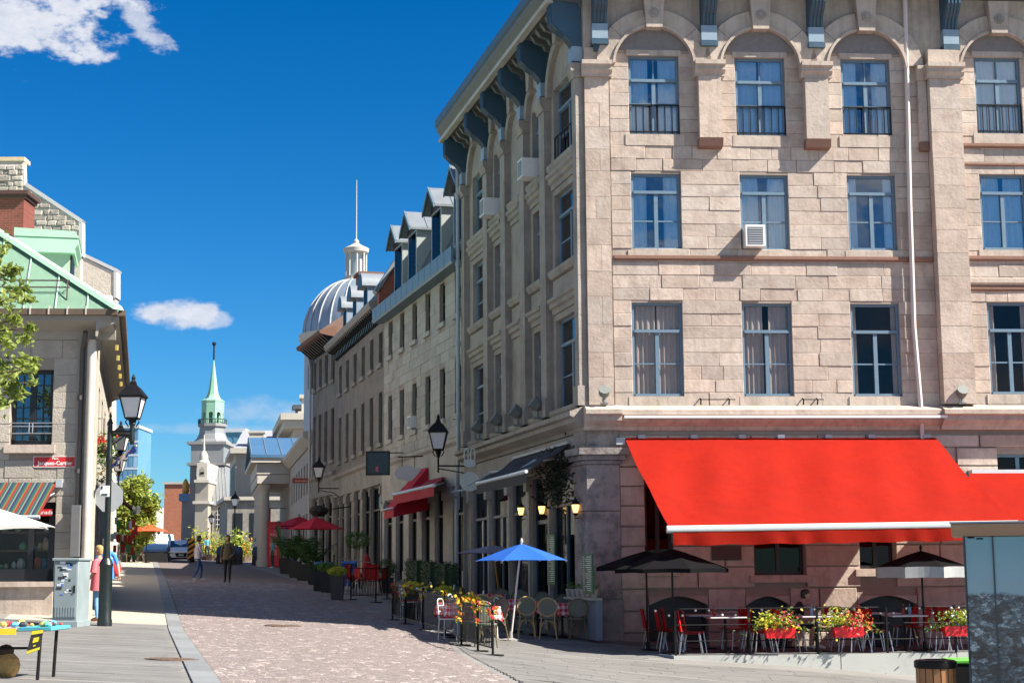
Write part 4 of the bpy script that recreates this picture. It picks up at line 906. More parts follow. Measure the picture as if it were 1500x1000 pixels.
for k in range(8):     # belfry: corner posts, panels above the arched openings
    a0, a1 = R(45 * k + 22.5), R(45 * k + 67.5); P0 = Vector((cx + ro_ * math.cos(a0), YC + 4 + ro_ * math.sin(a0), 0)); P1 = Vector((cx + ro_ * math.cos(a1), YC + 4 + ro_ * math.sin(a1), 0)); d_ = (P1 - P0); nrm = Vector((d_.y, -d_.x, 0)).normalized() * .2
    z0, z1, zs = zq(617), zq(583), zq(603); q = MB()
    for (t0, t1) in ((0, .24), (.76, 1)):
        a, b = P0 + d_ * t0, P0 + d_ * t1; q.hexa([(*p.xy, z0) for p in (a, b, b - nrm, a - nrm)] + [(*p.xy, z1) for p in (a, b, b - nrm, a - nrm)])
    pts = [(.24, z1), (.76, z1)] + [(.5 + .26 * math.cos(math.pi * i / 8), zs + .26 * d_.length * math.sin(math.pi * i / 8)) for i in range(9)]
    q.ext([(*(P0 + d_ * t).xy, z) for t, z in pts], -nrm); obj('belfry_panel', q, COPPER, bK)
q = MB(); q.lathe(cx, YC + 4, [(hw(17.6), zq(584)), (hw(17.6), zq(582)), (hw(12), zq(579)), (hw(8.6), zq(573)), (hw(7), zq(566)), (hw(.8), zq(522)), (.1, zq(520))], 8, ph=R(22.5)); sp = obj('spire', q, COPPER, bK)
q = MB(); q.tube([(cx, YC + 4, zq(521)), (cx, YC + 4, zq(495))], .11, 6); q.ball((cx, YC + 4, zq(497)), .28, n=8, k=5); obj('cross', q, IRON, sp)
cx2 = cp(303, 700, -5)[0]
q = MB(); q.box(cx2 - hw(14), cx2 + hw(30), YC - 5, YC + 30, 2.5, zq(742)); obj('nave_wall', q, CHST, bK)
q = MB(); q.add([(cx2 - hw(16), YC - 5.2, zq(742)), (cx2 + hw(31), YC - 5.2, zq(742)), (cx + hw(28), YC + .3, zq(682)), (cx - hw(14), YC + .3, zq(682)), (cx - hw(16), YC + 30, zq(742)), (cx + hw(31), YC + 30, zq(742)), (cx + hw(28), YC + 28, zq(682)), (cx - hw(14), YC + 28, zq(682))], MB.BOXF)
nr = obj('nave_roof', q, SILV, bK)
q = MB()
for i in range(10):
    x = cx2 - hw(14) + i * hw(44) / 9; q.tube([(x, YC - 5.15, zq(741)), (cx - hw(13) + i * hw(40) / 9, YC + .3, zq(682))], .06, 4)
obj('seam', q, SILV, nr)
# pinnacle with a statue niche in front of the tower
pxc = cp(296, 700, -7)[0]; yp = YC - 7
def bx(x0, x1, ya, yb, za, zb_, m_, nm, par=None): q = MB(); q.box(x0, x1, ya, yb, za, zb_); return obj(nm, q, m_, par or bK)
pier = bx(pxc - hw(9), pxc + hw(9), yp, YC + .4, 2.5, zq(711), CHST, 'porch_pier'); bx(pxc - hw(10.4), pxc + hw(10.4), yp - .4, YC + .4, zq(711), zq(707), PALE, 'pier_ledge', pier); bx(pxc - hw(12), pxc + hw(12), yp - .3, YC + .4, zq(741), zq(737), PALE, 'pier_ledge', pier)
nb = bx(pxc - hw(7.5), pxc + hw(7.5), yp, YC, zq(707), zq(683), PALE, 'niche', pier)
q = MB(); q.ext([(pxc - hw(3.5), yp - .02, zq(702)), (pxc + hw(3.5), yp - .02, zq(702)), (pxc + hw(3.5), yp - .02, zq(692)), (pxc, yp - .02, zq(688)), (pxc - hw(3.5), yp - .02, zq(692))], (0, .03, 0)); obj('niche_opening', q, CHST, nb)
bx(pxc - hw(2.5), pxc + hw(2.5), yp - .06, yp - .03, zq(699), zq(696), IRON, 'niche_rail', nb)
q = MB(); q.lathe(pxc, yp + .8, [(hw(8.5), zq(683)), (hw(8.5), zq(681)), (hw(6.5), zq(679)), (hw(6.2), zq(673)), (hw(4.2), zq(668)), (hw(1.6), zq(665)), (hw(1.9), zq(663)), (hw(1.5), zq(660)), (hw(.7), zq(648)), (.1, zq(643))], 12); obj('pinnacle', q, PALE, pier, smooth=30)
aw = cp(323, 760, -5)[0]; q = MB(); q.ext([(aw - hw(6), YC - 5.06, zq(776)), (aw + hw(6), YC - 5.06, zq(776)), (aw + hw(6), YC - 5.06, zq(754)), (aw + hw(4.2), YC - 5.06, zq(749.5)), (aw, YC - 5.06, zq(747)), (aw - hw(4.2), YC - 5.06, zq(749.5)), (aw - hw(6), YC - 5.06, zq(754))], (0, .05, 0)); wn_ = obj('arched_window', q, DKFRAME, bK)
for i in range(3):
    bx(aw - hw(6.3) + hw(4.2) * i + hw(1.9), aw - hw(6.3) + hw(4.2) * i + hw(2.3), YC - 5.12, YC - 5.065, zq(776), zq(749), WHITE, 'glazing_bar', wn_)
for y in (770, 763, 756): bx(aw - hw(6), aw + hw(6), YC - 5.11, YC - 5.07, zq(y), zq(y - .7), WHITE, 'glazing_bar', wn_)
x0 = cp(264, 730)[0]; q = MB(); q.box(x0, cx - hw(24.2), YC + 1, YC + 10, 2.5, zq(733)); ax = obj('annex_wall', q, CHDK, bK)
q = MB(); q.prism([(x0 - .3, YC + .6), (cx - hw(24.3), YC + .6), (cx - hw(24.3), YC + 10), (x0 - .3, YC + 10)], zq(733), zq(722)); obj('annex_roof', q, mat('blue_tin_roof', (.06, .16, .32), .5), ax)
q = MB(); gx = cp(267, 715)[0]; q.lathe(gx, YC + 2, [(.35, zq(722)), (.5, zq(717)), (.35, zq(712)), (.45, zq(708)), (.2, zq(701)), (.05, zq(699))], 10); obj('gilded_finial', q, mat('gilt', (.45, .26, .05), .5), ax)
# ------------------------------------------------ other far buildings
def far_box(name, label, px0, px1, pyt, Y, depth, mtl, side=None, pys=None):
    x0, _, zt_ = atY(px0, pyt, Y); x1 = atY(px1, pyt, Y)[0]; b = thing(name, label, 'building', (x0, Y, 2.4)); q = MB(); q.box(x0, x1, Y, Y + depth, 1.5, zt_); w = obj('wall', q, mtl, b); return b, w, x0, x1, zt_
b, w, x0, x1, zt_ = far_box('red_brick_building', 'plain red brick building beside the church', 241, 300, 709, 236, 14, brickmat('orange_brick', (.40, .135, .07), (.34, .11, .06), (.36, .2, .13), w=.5, h=.2, axis=(1, 0), bump=.1))
q = MB(); q.box(x0 - .2, x1, 235.8, 250, zt_, zt_ + .35); obj('coping', q, PALE, b); q = MB(); q.box(x0 + 4, x1, 237, 248, zt_ + .35, zt_ + 1.1); obj('roof_house', q, PALE, b)
q = MB(); q.prism([(x0 - .02, 236.3), (x0 - .02, 250), (x0 - 5.6, 292), (x0 - 5.8, 292)], 1.5, zt_ - .1); sg = obj('grey_side_wall', q, mat('grey_render', (.19, .19, .20), .8, .15, .6), b)
for i in range(9):
    t = .08 + i * .1; a = Vector((x0 - .02, 236.3, 0)).lerp(Vector((x0 - 5.7, 292, 0)), t); c = Vector((x0 - .02, 236.3, 0)).lerp(Vector((x0 - 5.7, 292, 0)), t + .05)
    for z0_, z1_ in ((5, 8.2), (9.2, 12.0)):
        if z1_ < zt_: q = MB(); q.hexa([(a.x - .08, a.y, z0_), (c.x - .08, c.y, z0_), (c.x + .1, c.y, z0_), (a.x + .1, a.y, z0_), (a.x - .08, a.y, z1_), (c.x - .08, c.y, z1_), (c.x + .1, c.y, z1_), (a.x + .1, a.y, z1_)]); obj('window', q, DKFRAME, sg)
for (nm, lb, a, b_, yt, Y, ncol, nrow) in (('glass_tower', 'pale blue glass tower rising behind the street lamp', 166, 203, 627, 420, 5, 12), ('teal_glass_block', 'small teal glass office block rising behind the church', 323, 358, 633, 330, 4, 3)):
    x0, _, zt_ = atY(a, yt, Y); x1 = atY(b_, yt, Y)[0]; b = thing(nm, lb, 'building', (x0, Y, 2.4)); q = MB(); q.box(x0, x1, Y, Y + 15, 1, zt_); w = obj('curtain_wall', q, mat('blue_curtain_wall', (.11, .24, .36), .25, .2, .2, spec=.8) if ncol == 5 else mat('teal_curtain_wall', (.07, .24, .30), .25, .2, .2, spec=.8), b)
    hh = 3.6 if ncol == 5 else 2.7; rr = random.Random(Y)
    z = zt_ - .5
    for j in range(nrow):
        for i in range(ncol):
            ua, ub = x0 + (x1 - x0) * i / ncol + .25, x0 + (x1 - x0) * (i + 1) / ncol - .25; q = MB(); q.box(ua, ub, Y - .08, Y, z - hh + .9, z); obj('pane', q, mat('pale_far_pane_%d' % rr.randint(0, 2), [(.16, .32, .45), (.22, .38, .5), (.09, .2, .32)][rr.randint(0, 2)], .15, .1, .2), w)
        q = MB(); q.box(x0, x1, Y - .12, Y, z - hh + .2, z - hh + .8); obj('spandrel', q, mat('pale_spandrel', (.38, .45, .5), .5), w)
        z -= hh
    q = MB(); q.box(x0 - .3, x1 + .3, Y - .4, Y + 15, zt_, zt_ + .8); obj('roof_edge', q, mat('pale_spandrel', (.38, .45, .5)), b)
# low houses closing the far end of the street on its left side
b, w, x0, x1, zt_ = far_box('far_house', 'plain grey house closing the end of the street', 205, 228, 742, 300, 12, mat('far_grey_stone', (.30, .29, .28), .85, .15, .6))
for i in range(4):
    for z0_ in (4.0, 7.5): q = MB(); q.box(x0 + .6 + i * .95, x0 + 1.1 + i * .95, 299.9, 300, z0_, z0_ + 2); obj('window', q, DKFRAME, w)
# ---------------------------------------------------------------- left corner building with the green roof
cx_, cy_, _ = atY(133, 760, 36.4); FLf = Fr((cx_, cy_), (-1, -.074), True); FLs = Fr((cx_, cy_), (-.234, 1))
bG = thing('green_roofed_building', 'grey stone corner building with a green metal hipped roof and red street name plate', 'building', (cx_, cy_, .5))
GREENR = mat('green_copper_roof', (.31, .50, .37), .5, .10, 1.2, dirt=.15, dirtc=(.22, .37, .28), dscale=.7)
GREEND = mat('green_cheek', (.28, .36, .29), .55, .1, 2)
lpx = lambda x, y, w=0: FLf.px(x, y, w)
u0_, zt = lpx(79, 541); u1_, zb_ = lpx(14, 651); lw = [(u0_, u1_, zb_, zt)]
sa, st = lpx(82, 735); sb, sz = lpx(-60, 852); sw = [(sa, sb, sz, st)]
mb = MB(); wall_holes(mb, FLf, .25, 6, -.5, 7.3, lw + sw, th=.4); wl_ = obj('front_wall', mb, MORTAR, bG)
stones(wl_, FLf, .25, 4.0, -.2, 7.25, lw + sw, LEFT_ST, ch=.40, lmin=.45, lmax=.85, proud=.012, seed=5, gap=.007)
mb = MB(); wall_holes(mb, FLs, .0, 15.5, -.5, 7.3, [(3 + 3.2 * i, 4.3 + 3.2 * i, c, d) for i in range(4) for c, d in ((1.3, 3.6), (4.6, 6.3))], th=.4); wls = obj('street_wall', mb, mat('pale_grey_ashlar_side', (.36, .33, .285), .88, .2, 4, bump=.5, bscale=18, dirt=.35, dirtc=(.16, .135, .11)), bG)
for i in range(4):
    for c, d in ((1.3, 3.6), (4.6, 6.3)): sash(wls, FLs, 3 + 3.2 * i, 4.3 + 3.2 * i, c, d, rec=.2, trans=0, fm=DKFRAME, gm=GLASSD, seed=i)
core(bG, [ip(FLf, .9, -.9), ip(FLf, 6, -.9), ip(FLf, 6, -14), ip(FLs, 15.3, -.9), ip(FLs, .9, -.9)], -.5, 7.3)
# quoin pilaster at the corner, rounded pipes
q = MB(); q.fbox(FLf, -.02, .24, -.4, .05, -.5, 7.3); obj('corner_quoin', q, LEFT_ST, bG)
c = FLf(.30, .12, 0); q = MB(); q.tube([FLf(.17, .42, 7.15), FLf(.2, .3, 7.05), FLf(.28, .1, 6.8), FLf(.30, .1, .6)], .055, 8)
for z in (5.6, 3.9, 2.2): q.tube([FLf(.30, .1, z), FLf(.30, .1, z + .1)], .075, 8)
obj('downpipe', q, mat('dark_bronze_pipe', (.07, .06, .055), .5, .2), bG, smooth=True)
q = MB(); q.tube([FLf(.07, .13, 7.0), FLf(.07, .13, .55)], .10, 10); obj('corner_column', q, PIPE_W if False else mat('pale_rendered_column', (.50, .45, .39), .8, .15, 3, dirt=.3, dirtc=(.25, .2, .17)), bG, smooth=True)
q = MB(); q.fbox(FLf, u0_ - .10, u1_ + .1, -.05, .14, zb_ - .2, zb_ - .01); sl_ = obj('sill', q, STONE2, wl_)
# the upper window: small panes behind a steel rail
fo = MB(); w0, w1 = -.2, -.13; um = (u0_ + u1_) / 2
fo.fbox(FLf, u0_, u0_ + .09, w0, w1, zb_, zt); fo.fbox(FLf, u1_ - .09, u1_, w0, w1, zb_, zt); fo.fbox(FLf, u0_, u1_, w0, w1, zt - .1, zt); fo.fbox(FLf, u0_, u1_, w0, w1, zb_, zb_ + .1); fo.fbox(FLf, um - .07, um + .07, w0, w1 + .02, zb_, zt)
fo = obj('window', fo, DKFRAME, wl_)
for (a, b) in ((u0_ + .09, um - .07), (um + .07, u1_ - .09)):
    g = MB(); g.fbox(FLf, a, b, w0 + .03, w0 + .036, zb_ + .1, zt - .1); obj('pane', g, GLASS, fo)
    g = MB(); g.fbox(FLf, (a + b) / 2 - .014, (a + b) / 2 + .014, w0 + .04, w1 - .01, zb_ + .1, zt - .1)
    for k in range(1, 6): z = zb_ + .1 + (zt - zb_ - .2) * k / 6; g.fbox(FLf, a, b, w0 + .04, w1 - .012, z - .012, z + .012)
    obj('glazing_bars', g, DKFRAME, fo)
g = MB()
for z in (zb_ + .26, zb_ + .42, zb_ + .5): g.tube([FLf(u0_ - .0, .02, z), FLf(u1_ + .0, .02, z)], .012, 6)
for u in (um - .04, um + .04): g.tube([FLf(u, .02, zb_ + .26), FLf(u, .02, zb_ + .5)], .012, 6)
obj('railing', g, STEEL, fo)
# shop window with goods behind the glass
f = MB(); f.fbox(FLf, sa, sa + .16, -.25, -.1, sz, st); f.fbox(FLf, sa, sb, -.25, -.1, sz, sz + .28); f.fbox(FLf, sa, sb, -.25, -.1, st - .3, st); f.fbox(FLf, sa + .5, sa + .62, -.25, -.12, sz, st); f.fbox(FLf, sa + 1.5, sa + 1.6, -.25, -.12, sz, st)
f = obj('shop_window', f, DKFRAME, wl_); g = MB(); g.fbox(FLf, sa + .16, sb, -.2, -.19, sz + .28, st - .3); obj('pane', g, GLASSN, f)
rnd = random.Random(9); GOODS = [mat('goods_%d' % i, c, .6) for i, c in enumerate([(.5, .5, .5), (.45, .08, .06), (.1, .25, .5), (.5, .42, .1), (.12, .3, .14), (.55, .35, .25)])]
for k in range(34):
    u = sa + .25 + rnd.random() * 1.7; z = sz + .3 + (k % 4) * .42; h = rnd.uniform(.08, .3); w = rnd.uniform(.05, .14); g = MB(); c = FLf(u, -.5 - .1 * rnd.random(), z)
    g.lathe(c[0], c[1], [(w * .7, z), (w, z + h * .3), (w * .8, z + h * .7), (w * .35, z + h)], 7); obj('displayed_goods', g, GOODS[rnd.randint(0, 5)], f)
for k in range(4):
    g = MB(); g.fbox(FLf, sa + .2, sb, -.75, -.42, sz + .27 + k * .42, sz + .295 + k * .42); obj('shelf', g, mat('shelf_wood', (.16, .1, .06), .6), f)
q = MB(); q.fbox(FLf, sa - .1, sb, -.1, .16, sz - .12, sz - .005); q.fbox(FLf, sa - .0, sb, 0, .05, -.3, sz - .125); obj('shop_base', q, STONE2, wl_)
# small red sign inside the shop door head
a, z1_ = lpx(76, 745, .02); b, z2_ = lpx(52, 755, .02); SIGNR = mat('sign_red', (.50, .02, .025), .45, .06)
SGW = mat('sign_white', (.78, .78, .76), .5, .03)
def plate(fr, u0, u1, z0, z1, w, t, m_, par, nm='sign_plate'):
    q = MB(); q.fbox(fr, u0, u1, w, w + t, z0, z1); return obj(nm, q, m_, par)
def fr_text(body, size, m_, par, fr, u, w, z, bold=0, flip_u=False):
    me = text_mesh(body, size, m_, .002, bold=bold); n = fr.n; rz = math.atan2(n[1], n[0]) + math.pi / 2
    o = inst('lettering', me, par, fr(u, w, z), (math.pi / 2, 0, rz)); return o
sgn = tag(plate(FLf, a, b, z2_, z1_, -.06, .03, SIGNR, None, 'shop_sign'), 'small red shop sign with white lettering in the dark doorway head', 'sign'); fr_text('Canada', .13, SGW, sgn, FLf, (a + b) / 2, -.026, (z1_ + z2_) / 2)
# eaves, frieze, gutter
q = MB(); q.fprof(FLf, [(0, 7.02), (.05, 7.02), (.08, 7.2), (.62, 7.38), (.62, 7.5), (0, 7.5)], -.45, 6); obj('eaves', q, mat('shaded_cream_eaves', (.30, .275, .24), .8, .12), bG)  # cream boards greyed: shade under the eaves put into the colour
q = MB(); q.fprof(FLs, [(0, 7.02), (.05, 7.02), (.08, 7.2), (.52, 7.38), (.52, 7.5), (0, 7.5)], -.62, 15.5); obj('eaves', q, MATS['shaded_cream_eaves'], bG)
q = MB(); q.fprof(FLf, [(.6, 7.5), (.74, 7.5), (.74, 7.64), (.6, 7.66)], -.6, 6); q.fprof(FLs, [(.5, 7.5), (.66, 7.5), (.66, 7.64), (.5, 7.66)], -.7, 15.5); gu = obj('gutter', q, mat('brown_gutter', (.10, .07, .05), .6, .2), bG)
for k in range(6): q = MB(); q.fbox(FLf, .1 + k * .42, .13 + k * .42, .70, .76, 7.5, 7.7); obj('gutter_hook', q, PALE, gu)
for k in range(5): q = MB(); c = FLs(1.2 + k * 1.9, .45, 7.1); q.box(c[0] - .03, c[0] + .03, c[1] - .03, c[1] + .03, 6.95, 7.08); obj('eaves_lamp', q, mat('yellowed_lamp', (.5, .4, .1), .5), bG)
# hipped roof: front and street slopes meeting in the hip, raised hip flashing, seams
P = math.tan(R(38.5)); E = Vector(FLf(-.62, .72, 7.62)); din = Vector((FLf.d[0], FLf.d[1], 0)); dst = Vector((FLs.d[0], FLs.d[1], 0)); T = 6.0
hip = E + (din + dst * 1.0) * T + Vector((0, 0, P * T)); e1 = E + din * 9; e2 = E + dst * 17; r1_ = hip + din * 5; r2_ = hip + dst * 9
q = MB(); q.add([E, e1, r1_, hip], [(0, 1, 2, 3)]); q.ext([E, e1, r1_, hip], (0, 0, -.05)); rf = obj('front_roof', q, GREENR, bG)
q = MB(); q.ext([E, hip, r2_, e2], (0, 0, -.05)); rs = obj('street_roof', q, GREENR, bG)
q = MB(); up = Vector((0, 0, .09)); side = (din - dst).normalized() * .16; q.hexa([E - side, E + side, hip + side, hip - side, E - side * .6 + up, E + side * .6 + up, hip + side * .6 + up, hip - side * .6 + up]); obj('hip_flashing', q, GREENR, rf)
q = MB()
for k in range(1, 9):
    a = E + din * (k * .72); b = E + (din + dst) * (k * .72) + Vector((0, 0, P * k * .72)); q.tube([a + up * .3, b + up * .3], .022, 4)
obj('seam', q, mat('pale_green_seam', (.30, .50, .38), .5), rf)
# snow guard rail on the front slope
q = MB(); n_ = Vector((0, -math.sin(R(38)), math.cos(R(38))))
sl = lambda a, t: E + din * a + dst * t + Vector((0, 0, P * t))
for h in (.18, .34): q.tube([sl(1.15, .55) + Vector((0, 0, h)), sl(4.5, .55) + Vector((0, 0, h))], .018, 5)
for a in (1.2, 2.3, 3.4): q.tube([sl(a, .35), sl(a, .55) + Vector((0, 0, .36))], .018, 5); q.tube([sl(a, .8), sl(a, .55) + Vector((0, 0, .2))], .012, 5)
obj('snow_guard', q, mat('brown_iron', (.06, .04, .03), .6), rf)
# dormer on the street slope, seen from its side
FLd = Fr(FLs(2.6, -.78, 0)[:2], (FLs.d[0], FLs.d[1]))
q = MB(); q.fbox(FLd, 0, 1.6, -1.35, 0, 8.0, 9.55); dm_ = obj('dormer', q, GREEND, bG)
q = MB(); q.fprof(FLd, [(-1.35, 9.55), (.12, 9.55), (.12, 9.66), (.2, 9.78), (.2, 9.92), (-1.35, 9.92)], -.2, 1.8); q.fprof(FLd, [(-1.35, 9.93), (.22, 9.93), (.1, 10.1), (-1.35, 10.14)], -.22, 1.82); obj('dormer_roof', q, GREENR, dm_)
q = MB(); q.fbox(FLd, .15, 1.45, 0, .05, 8.4, 9.6); obj('window', q, DKFRAME, dm_)
q = MB(); q.fbox(Fr(FLs(9, -.3, 0)[:2], (FLs.d[0], FLs.d[1])), 0, 1.2, -2.5, 0, 7.9, 9.3); obj('dormer', q, GREENR, bG)
q = MB(); q.prism([ip(FLf, -.4, -8), ip(FLf, 6, -8), ip(FLf, 6, -15), ip(FLs, 15.4, .2)], 7.3, 10.2)
# ------------------------------------------------ gabled stone house behind
YG = 53.0; bH = thing('gabled_stone_house', 'tall rubble stone house with white coped gables behind the green roof', 'building', (atY(60, 400, YG)[0], YG, .9))
def gable(pts, Y, th, m_, nm, par):
    q = MB(); P_ = [atY(x, y, Y) for x, y in pts]; q.ext(P_, (0, th, 0)); return obj(nm, q, m_, par), P_
pts = [(-60, 236), (35, 236), (36, 272), (118, 327), (118, 470), (118, 840), (-60, 840)]
gw, GP = gable(pts, YG, .3, RUBBLE, 'gable_wall', bH)
# individual rubble stones on the visible part of the gable
rnd = random.Random(17); FGx = Fr((atY(-20, 400, YG)[0], YG), (1, 0)); zbot = atY(60, 372, YG)[2]; ztop = atY(60, 240, YG)[2]; z = zbot
def g_lim(z):    # right edge of the gable at a height
    zt1, zt2 = atY(36, 272, YG)[2], atY(118, 327, YG)[2]; xr, xl = atY(118, 327, YG)[0], atY(36, 272, YG)[0]
    if z > zt1: return atY(35, 250, YG)[0]
    if z < zt2: return xr
    return xl + (xr - xl) * (zt1 - z) / (zt1 - zt2)
cnt = 0
while z < ztop - .2:
    h = rnd.uniform(.12, .26); x = atY(-5, 300, YG)[0]
    while x < g_lim(z + h) - .12:
        w = min(rnd.uniform(.18, .55), g_lim(z + h) - x); key = ('rub', round(w, 1), round(h, 1), rnd.randint(0, 2))
        if key not in STONE_CACHE:
            m_ = MB(); m_.cbox(-w / 2 + .012, w / 2 - .012, -.03 - .015 * key[3], .05, -h / 2 + .01, h / 2 - .01, .025); m_.v = [(a + rnd.uniform(-.015, .015), b, c + rnd.uniform(-.015, .015)) for a, b, c in m_.v]; STONE_CACHE[key] = mesh('rubble_stone', m_, RUBBLE)
        inst('rubble_stone', STONE_CACHE[key], gw, (x + w / 2, YG, z + h / 2)); x += w
    z += h
def strip(p, q_, Y, th, hgt, m_, nm, par, over=.04):
    a, b = Vector(atY(*p, Y)), Vector(atY(*q_, Y)); n = Vector((-(b - a).z, 0, (b - a).x)).normalized() * hgt; s_ = MB()
    s_.hexa([a + Vector((0, -over, 0)), b + Vector((0, -over, 0)), b + Vector((0, th + over, 0)), a + Vector((0, th + over, 0)), a + n + Vector((0, -over, 0)), b + n + Vector((0, -over, 0)), b + n + Vector((0, th + over, 0)), a + n + Vector((0, th + over, 0))]); return obj(nm, s_, m_, par)
WC = mat('white_metal_coping', (.5, .5, .49), .45, .05)
strip((36, 272), (119, 327), YG, .3, .13, WC, 'coping', gw); strip((121, 326), (121, 375), YG, .3, -.12, WC, 'coping', gw); strip((-60, 236), (36, 236), YG, .6, .14, mat('cream_coping', (.6, .48, .3), .6), 'coping', gw)
q = MB(); xa = atY(-30, 300, 47.5)[0]; xb = atY(35, 300, 47.5)[0]; za, zb2 = atY(20, 360, 47.5)[2], atY(20, 290, 47.5)[2]; q.box(xa, xb, 47.5, 48.6, za - 2.5, zb2); ck = obj('brick_chimney', q, brickmat('chimney_red_brick', (.20, .045, .03), (.14, .032, .022), (.17, .10, .08), axis=(1, 0)), bG)
q = MB(); q.box(xa - .06, xb + .06, 47.44, 48.66, zb2, zb2 + .1); q.box(xa - .02, xb + .14, 47.36, 48.75, zb2 + .1, zb2 + .22); obj('chimney_cap', q, mat('dark_brown_cap', (.07, .03, .025), .7), ck)
YG2 = 66.0; gw2, _ = gable([(60, 350), (118, 374), (170, 401), (170, 434), (165, 452), (165, 840), (60, 840)], YG2, .6, RUBBLE, 'gable_wall', bH)
strip((108, 369), (171, 399), YG2, .6, .14, WC, 'coping', gw2); strip((171, 398), (171, 436), YG2, .6, -.12, WC, 'coping', gw2)
q = MB(); x0, x1 = atY(60, 400, YG)[0], atY(118, 400, YG)[0]; q.prism([(x0 - 6, YG + .6), (x1 - .1, YG + .6), (atY(164, 400, YG2)[0], YG2), (x0 - 8, YG2)], .5, 10.6); obj('street_range', q, RUBBLE, bH)
q = MB(); p = atY(158, 433, 64.5); q.tube([p, (p[0], p[1], 2)], .12, 8); q.box(p[0] - .16, p[0] + .16, p[1] - .16, p[1] + .16, p[2] - .5, p[2]); obj('downpipe', q, WHITE, bH)
# far left side of the street behind
for k, (Y0, L, hz, lb) in enumerate(((67, 16, 9.5, 'plain grey house beyond the gabled house'), (84, 20, 8.0, 'low stone house beyond the plain grey house'))):
    o_ = (-10.45 - .234 * (Y0 - 36.4), Y0); fr = Fr(o_, (-.234, 1)); b = thing('street_house', lb, 'building', (o_[0], o_[1], 1.5)); hs_ = [(1.5 + 3 * i, 2.7 + 3 * i, c, c + 1.7) for i in range(int(L / 3) - 1) for c in (2.8, 5.6)]
    q = MB(); wall_holes(q, fr, 0, L - .1, .5, hz, hs_, th=.3); w = obj('street_wall', q, LEFT_ST if k else DARK_TR, b)
    for i, h in enumerate(hs_): sash(w, fr, *h, rec=.18, trans=0, fm=DKFRAME, gm=GLASSD, seed=i)
    core(b, [ip(fr, .02, -.6), ip(fr, L - .12, -.6), ip(fr, L - .12, -8), ip(fr, .02, -8)], .5, hz); q = MB(); q.fbox(fr, 0, L - .1, -8, .2, hz, hz + .25); obj('roof', q, SLATE, b)
    q = MB(); q.fbox(fr, 0, .02, -8, -.3, .5, hz); obj('end_wall', q, DARK_ST, b)
# ------------------------------------------------ street name plate
a, z1_ = lpx(113, 668, .01); b, z2_ = lpx(49, 684, .01)
sn = tag(plate(FLf, a, b, z2_, z1_, .012, .02, SIGNR, None, 'street_name_plate'), 'red enamel street name plate reading Place Jacques-Cartier on the stone wall', 'sign')
fr_text('Jacques-Cartier', .125, SGW, sn, FLf, (a + b) / 2, .034, z2_ + (z1_ - z2_) * .36, .003); fr_text('Place', .07, SGW, sn, FLf, (a + b) / 2 + .0, .034, z2_ + (z1_ - z2_) * .80, .001)
q = MB(); e = .012
for (x0, x1, y0, y1) in ((a, b, z2_, z2_ + e), (a, b, z1_ - e, z1_), (a, a + e, z2_, z1_), (b - e, b, z2_, z1_)): q.fbox(FLf, x0 + .012, x1 - .012, .032, .036, y0 + .01 * (y1 - y0 > .02), y1)
obj('white_border', q, SGW, sn)
# striped awning over the shop window
ST = []
cs = [(.22, .02, .016), (.2, .12, .03), (.012, .025, .08), (.012, .085, .07), (.2, .2, .17), (.012, .06, .1)]
ta, tz = lpx(84, 706, .03); pw_ = 1.25; ba, bz = lpx(57, 757, pw_); aw_ = thing('striped_awning', 'multicoloured striped awning over the souvenir shop window', 'awning', FLf(ta, .03, tz))
n = 64; wd = (3.6 - ta) / n; seq = [0, 0, 1, 3, 3, 2, 2, 4, 3, 3, 2, 5]; sm_ = [mat('awning_stripe_%d' % i, c, .8, .08, trans=.25) for i, c in enumerate(cs)]
for i in range(n):
    q = MB(); u0, u1 = ta + i * wd * .62, ta + (i + 1) * wd * .62; v0, v1 = ba + i * wd * .62, ba + (i + 1) * wd * .62
    q.ext([FLf(u0, .05, tz), FLf(u1, .05, tz), FLf(v1, pw_, bz + .02), FLf(v0, pw_, bz + .02)], (0, 0, -.006)); obj('stripe', q, sm_[seq[i % 10]], aw_)
q = MB(); q.tube([FLf(ba - .02, pw_, bz), FLf(ba + 3.5, pw_, bz)], .045, 8); obj('front_bar', q, GALV, aw_, smooth=True)
q = MB(); q.fbox(FLf, ta - .12, ta + .02, .0, .12, tz - .12, tz + .06); q.tube([FLf(ta + .05, .05, tz - .25), FLf(ta + .3, .7, tz - .5), FLf(ba + .05, pw_, bz)], .02, 6); obj('arm', q, GALV, aw_)
# ---------------------------------------------------------------- restaurant terrace under the red awning
AWR = mat('red_awning_canvas', (.52, .022, .009), .85, .14, .8, spec=.2, trans=.55, bump=.5, bscale=1.6, dirt=.45, dirtc=(.38, .014, .008), dscale=.9, streak=.4)
AWBAR = mat('white_aluminium', (.62, .68, .68), .35, .06, metal=.3)
def cloth(mb, A, B, C, D, nu, nv, sag, rnd=None, th=.008):
    """a stretched sheet A-B (top) to D-C (front) with a little sag and ripple"""
    A, B, C, D = map(Vector, (A, B, C, D)); rows = []; dn = Vector((0, 0, -1))
    for j in range(nv + 1):
        t = j / nv; p, q = A.lerp(D, t), B.lerp(C, t); row = []
        for i in range(nu + 1):
            s = i / nu; z = sag * math.sin(math.pi * t) * (1 + .35 * math.sin(s * 17)) + (rnd.uniform(-.006, .006) if rnd else 0) + .026 * math.sin(s * 37 + 6 * t) * math.sin(math.pi * t) + .03 * math.sin(s * 11 + t * 9) * math.sin(math.pi * t); row.append(p.lerp(q, s) + dn * z)
        rows.append(row)
    mb.loft(rows, caps=False, closed=False); mb.loft([[p + Vector((0, 0, -th)) for p in r] for r in rows], caps=False, closed=False)
WP = 3.6
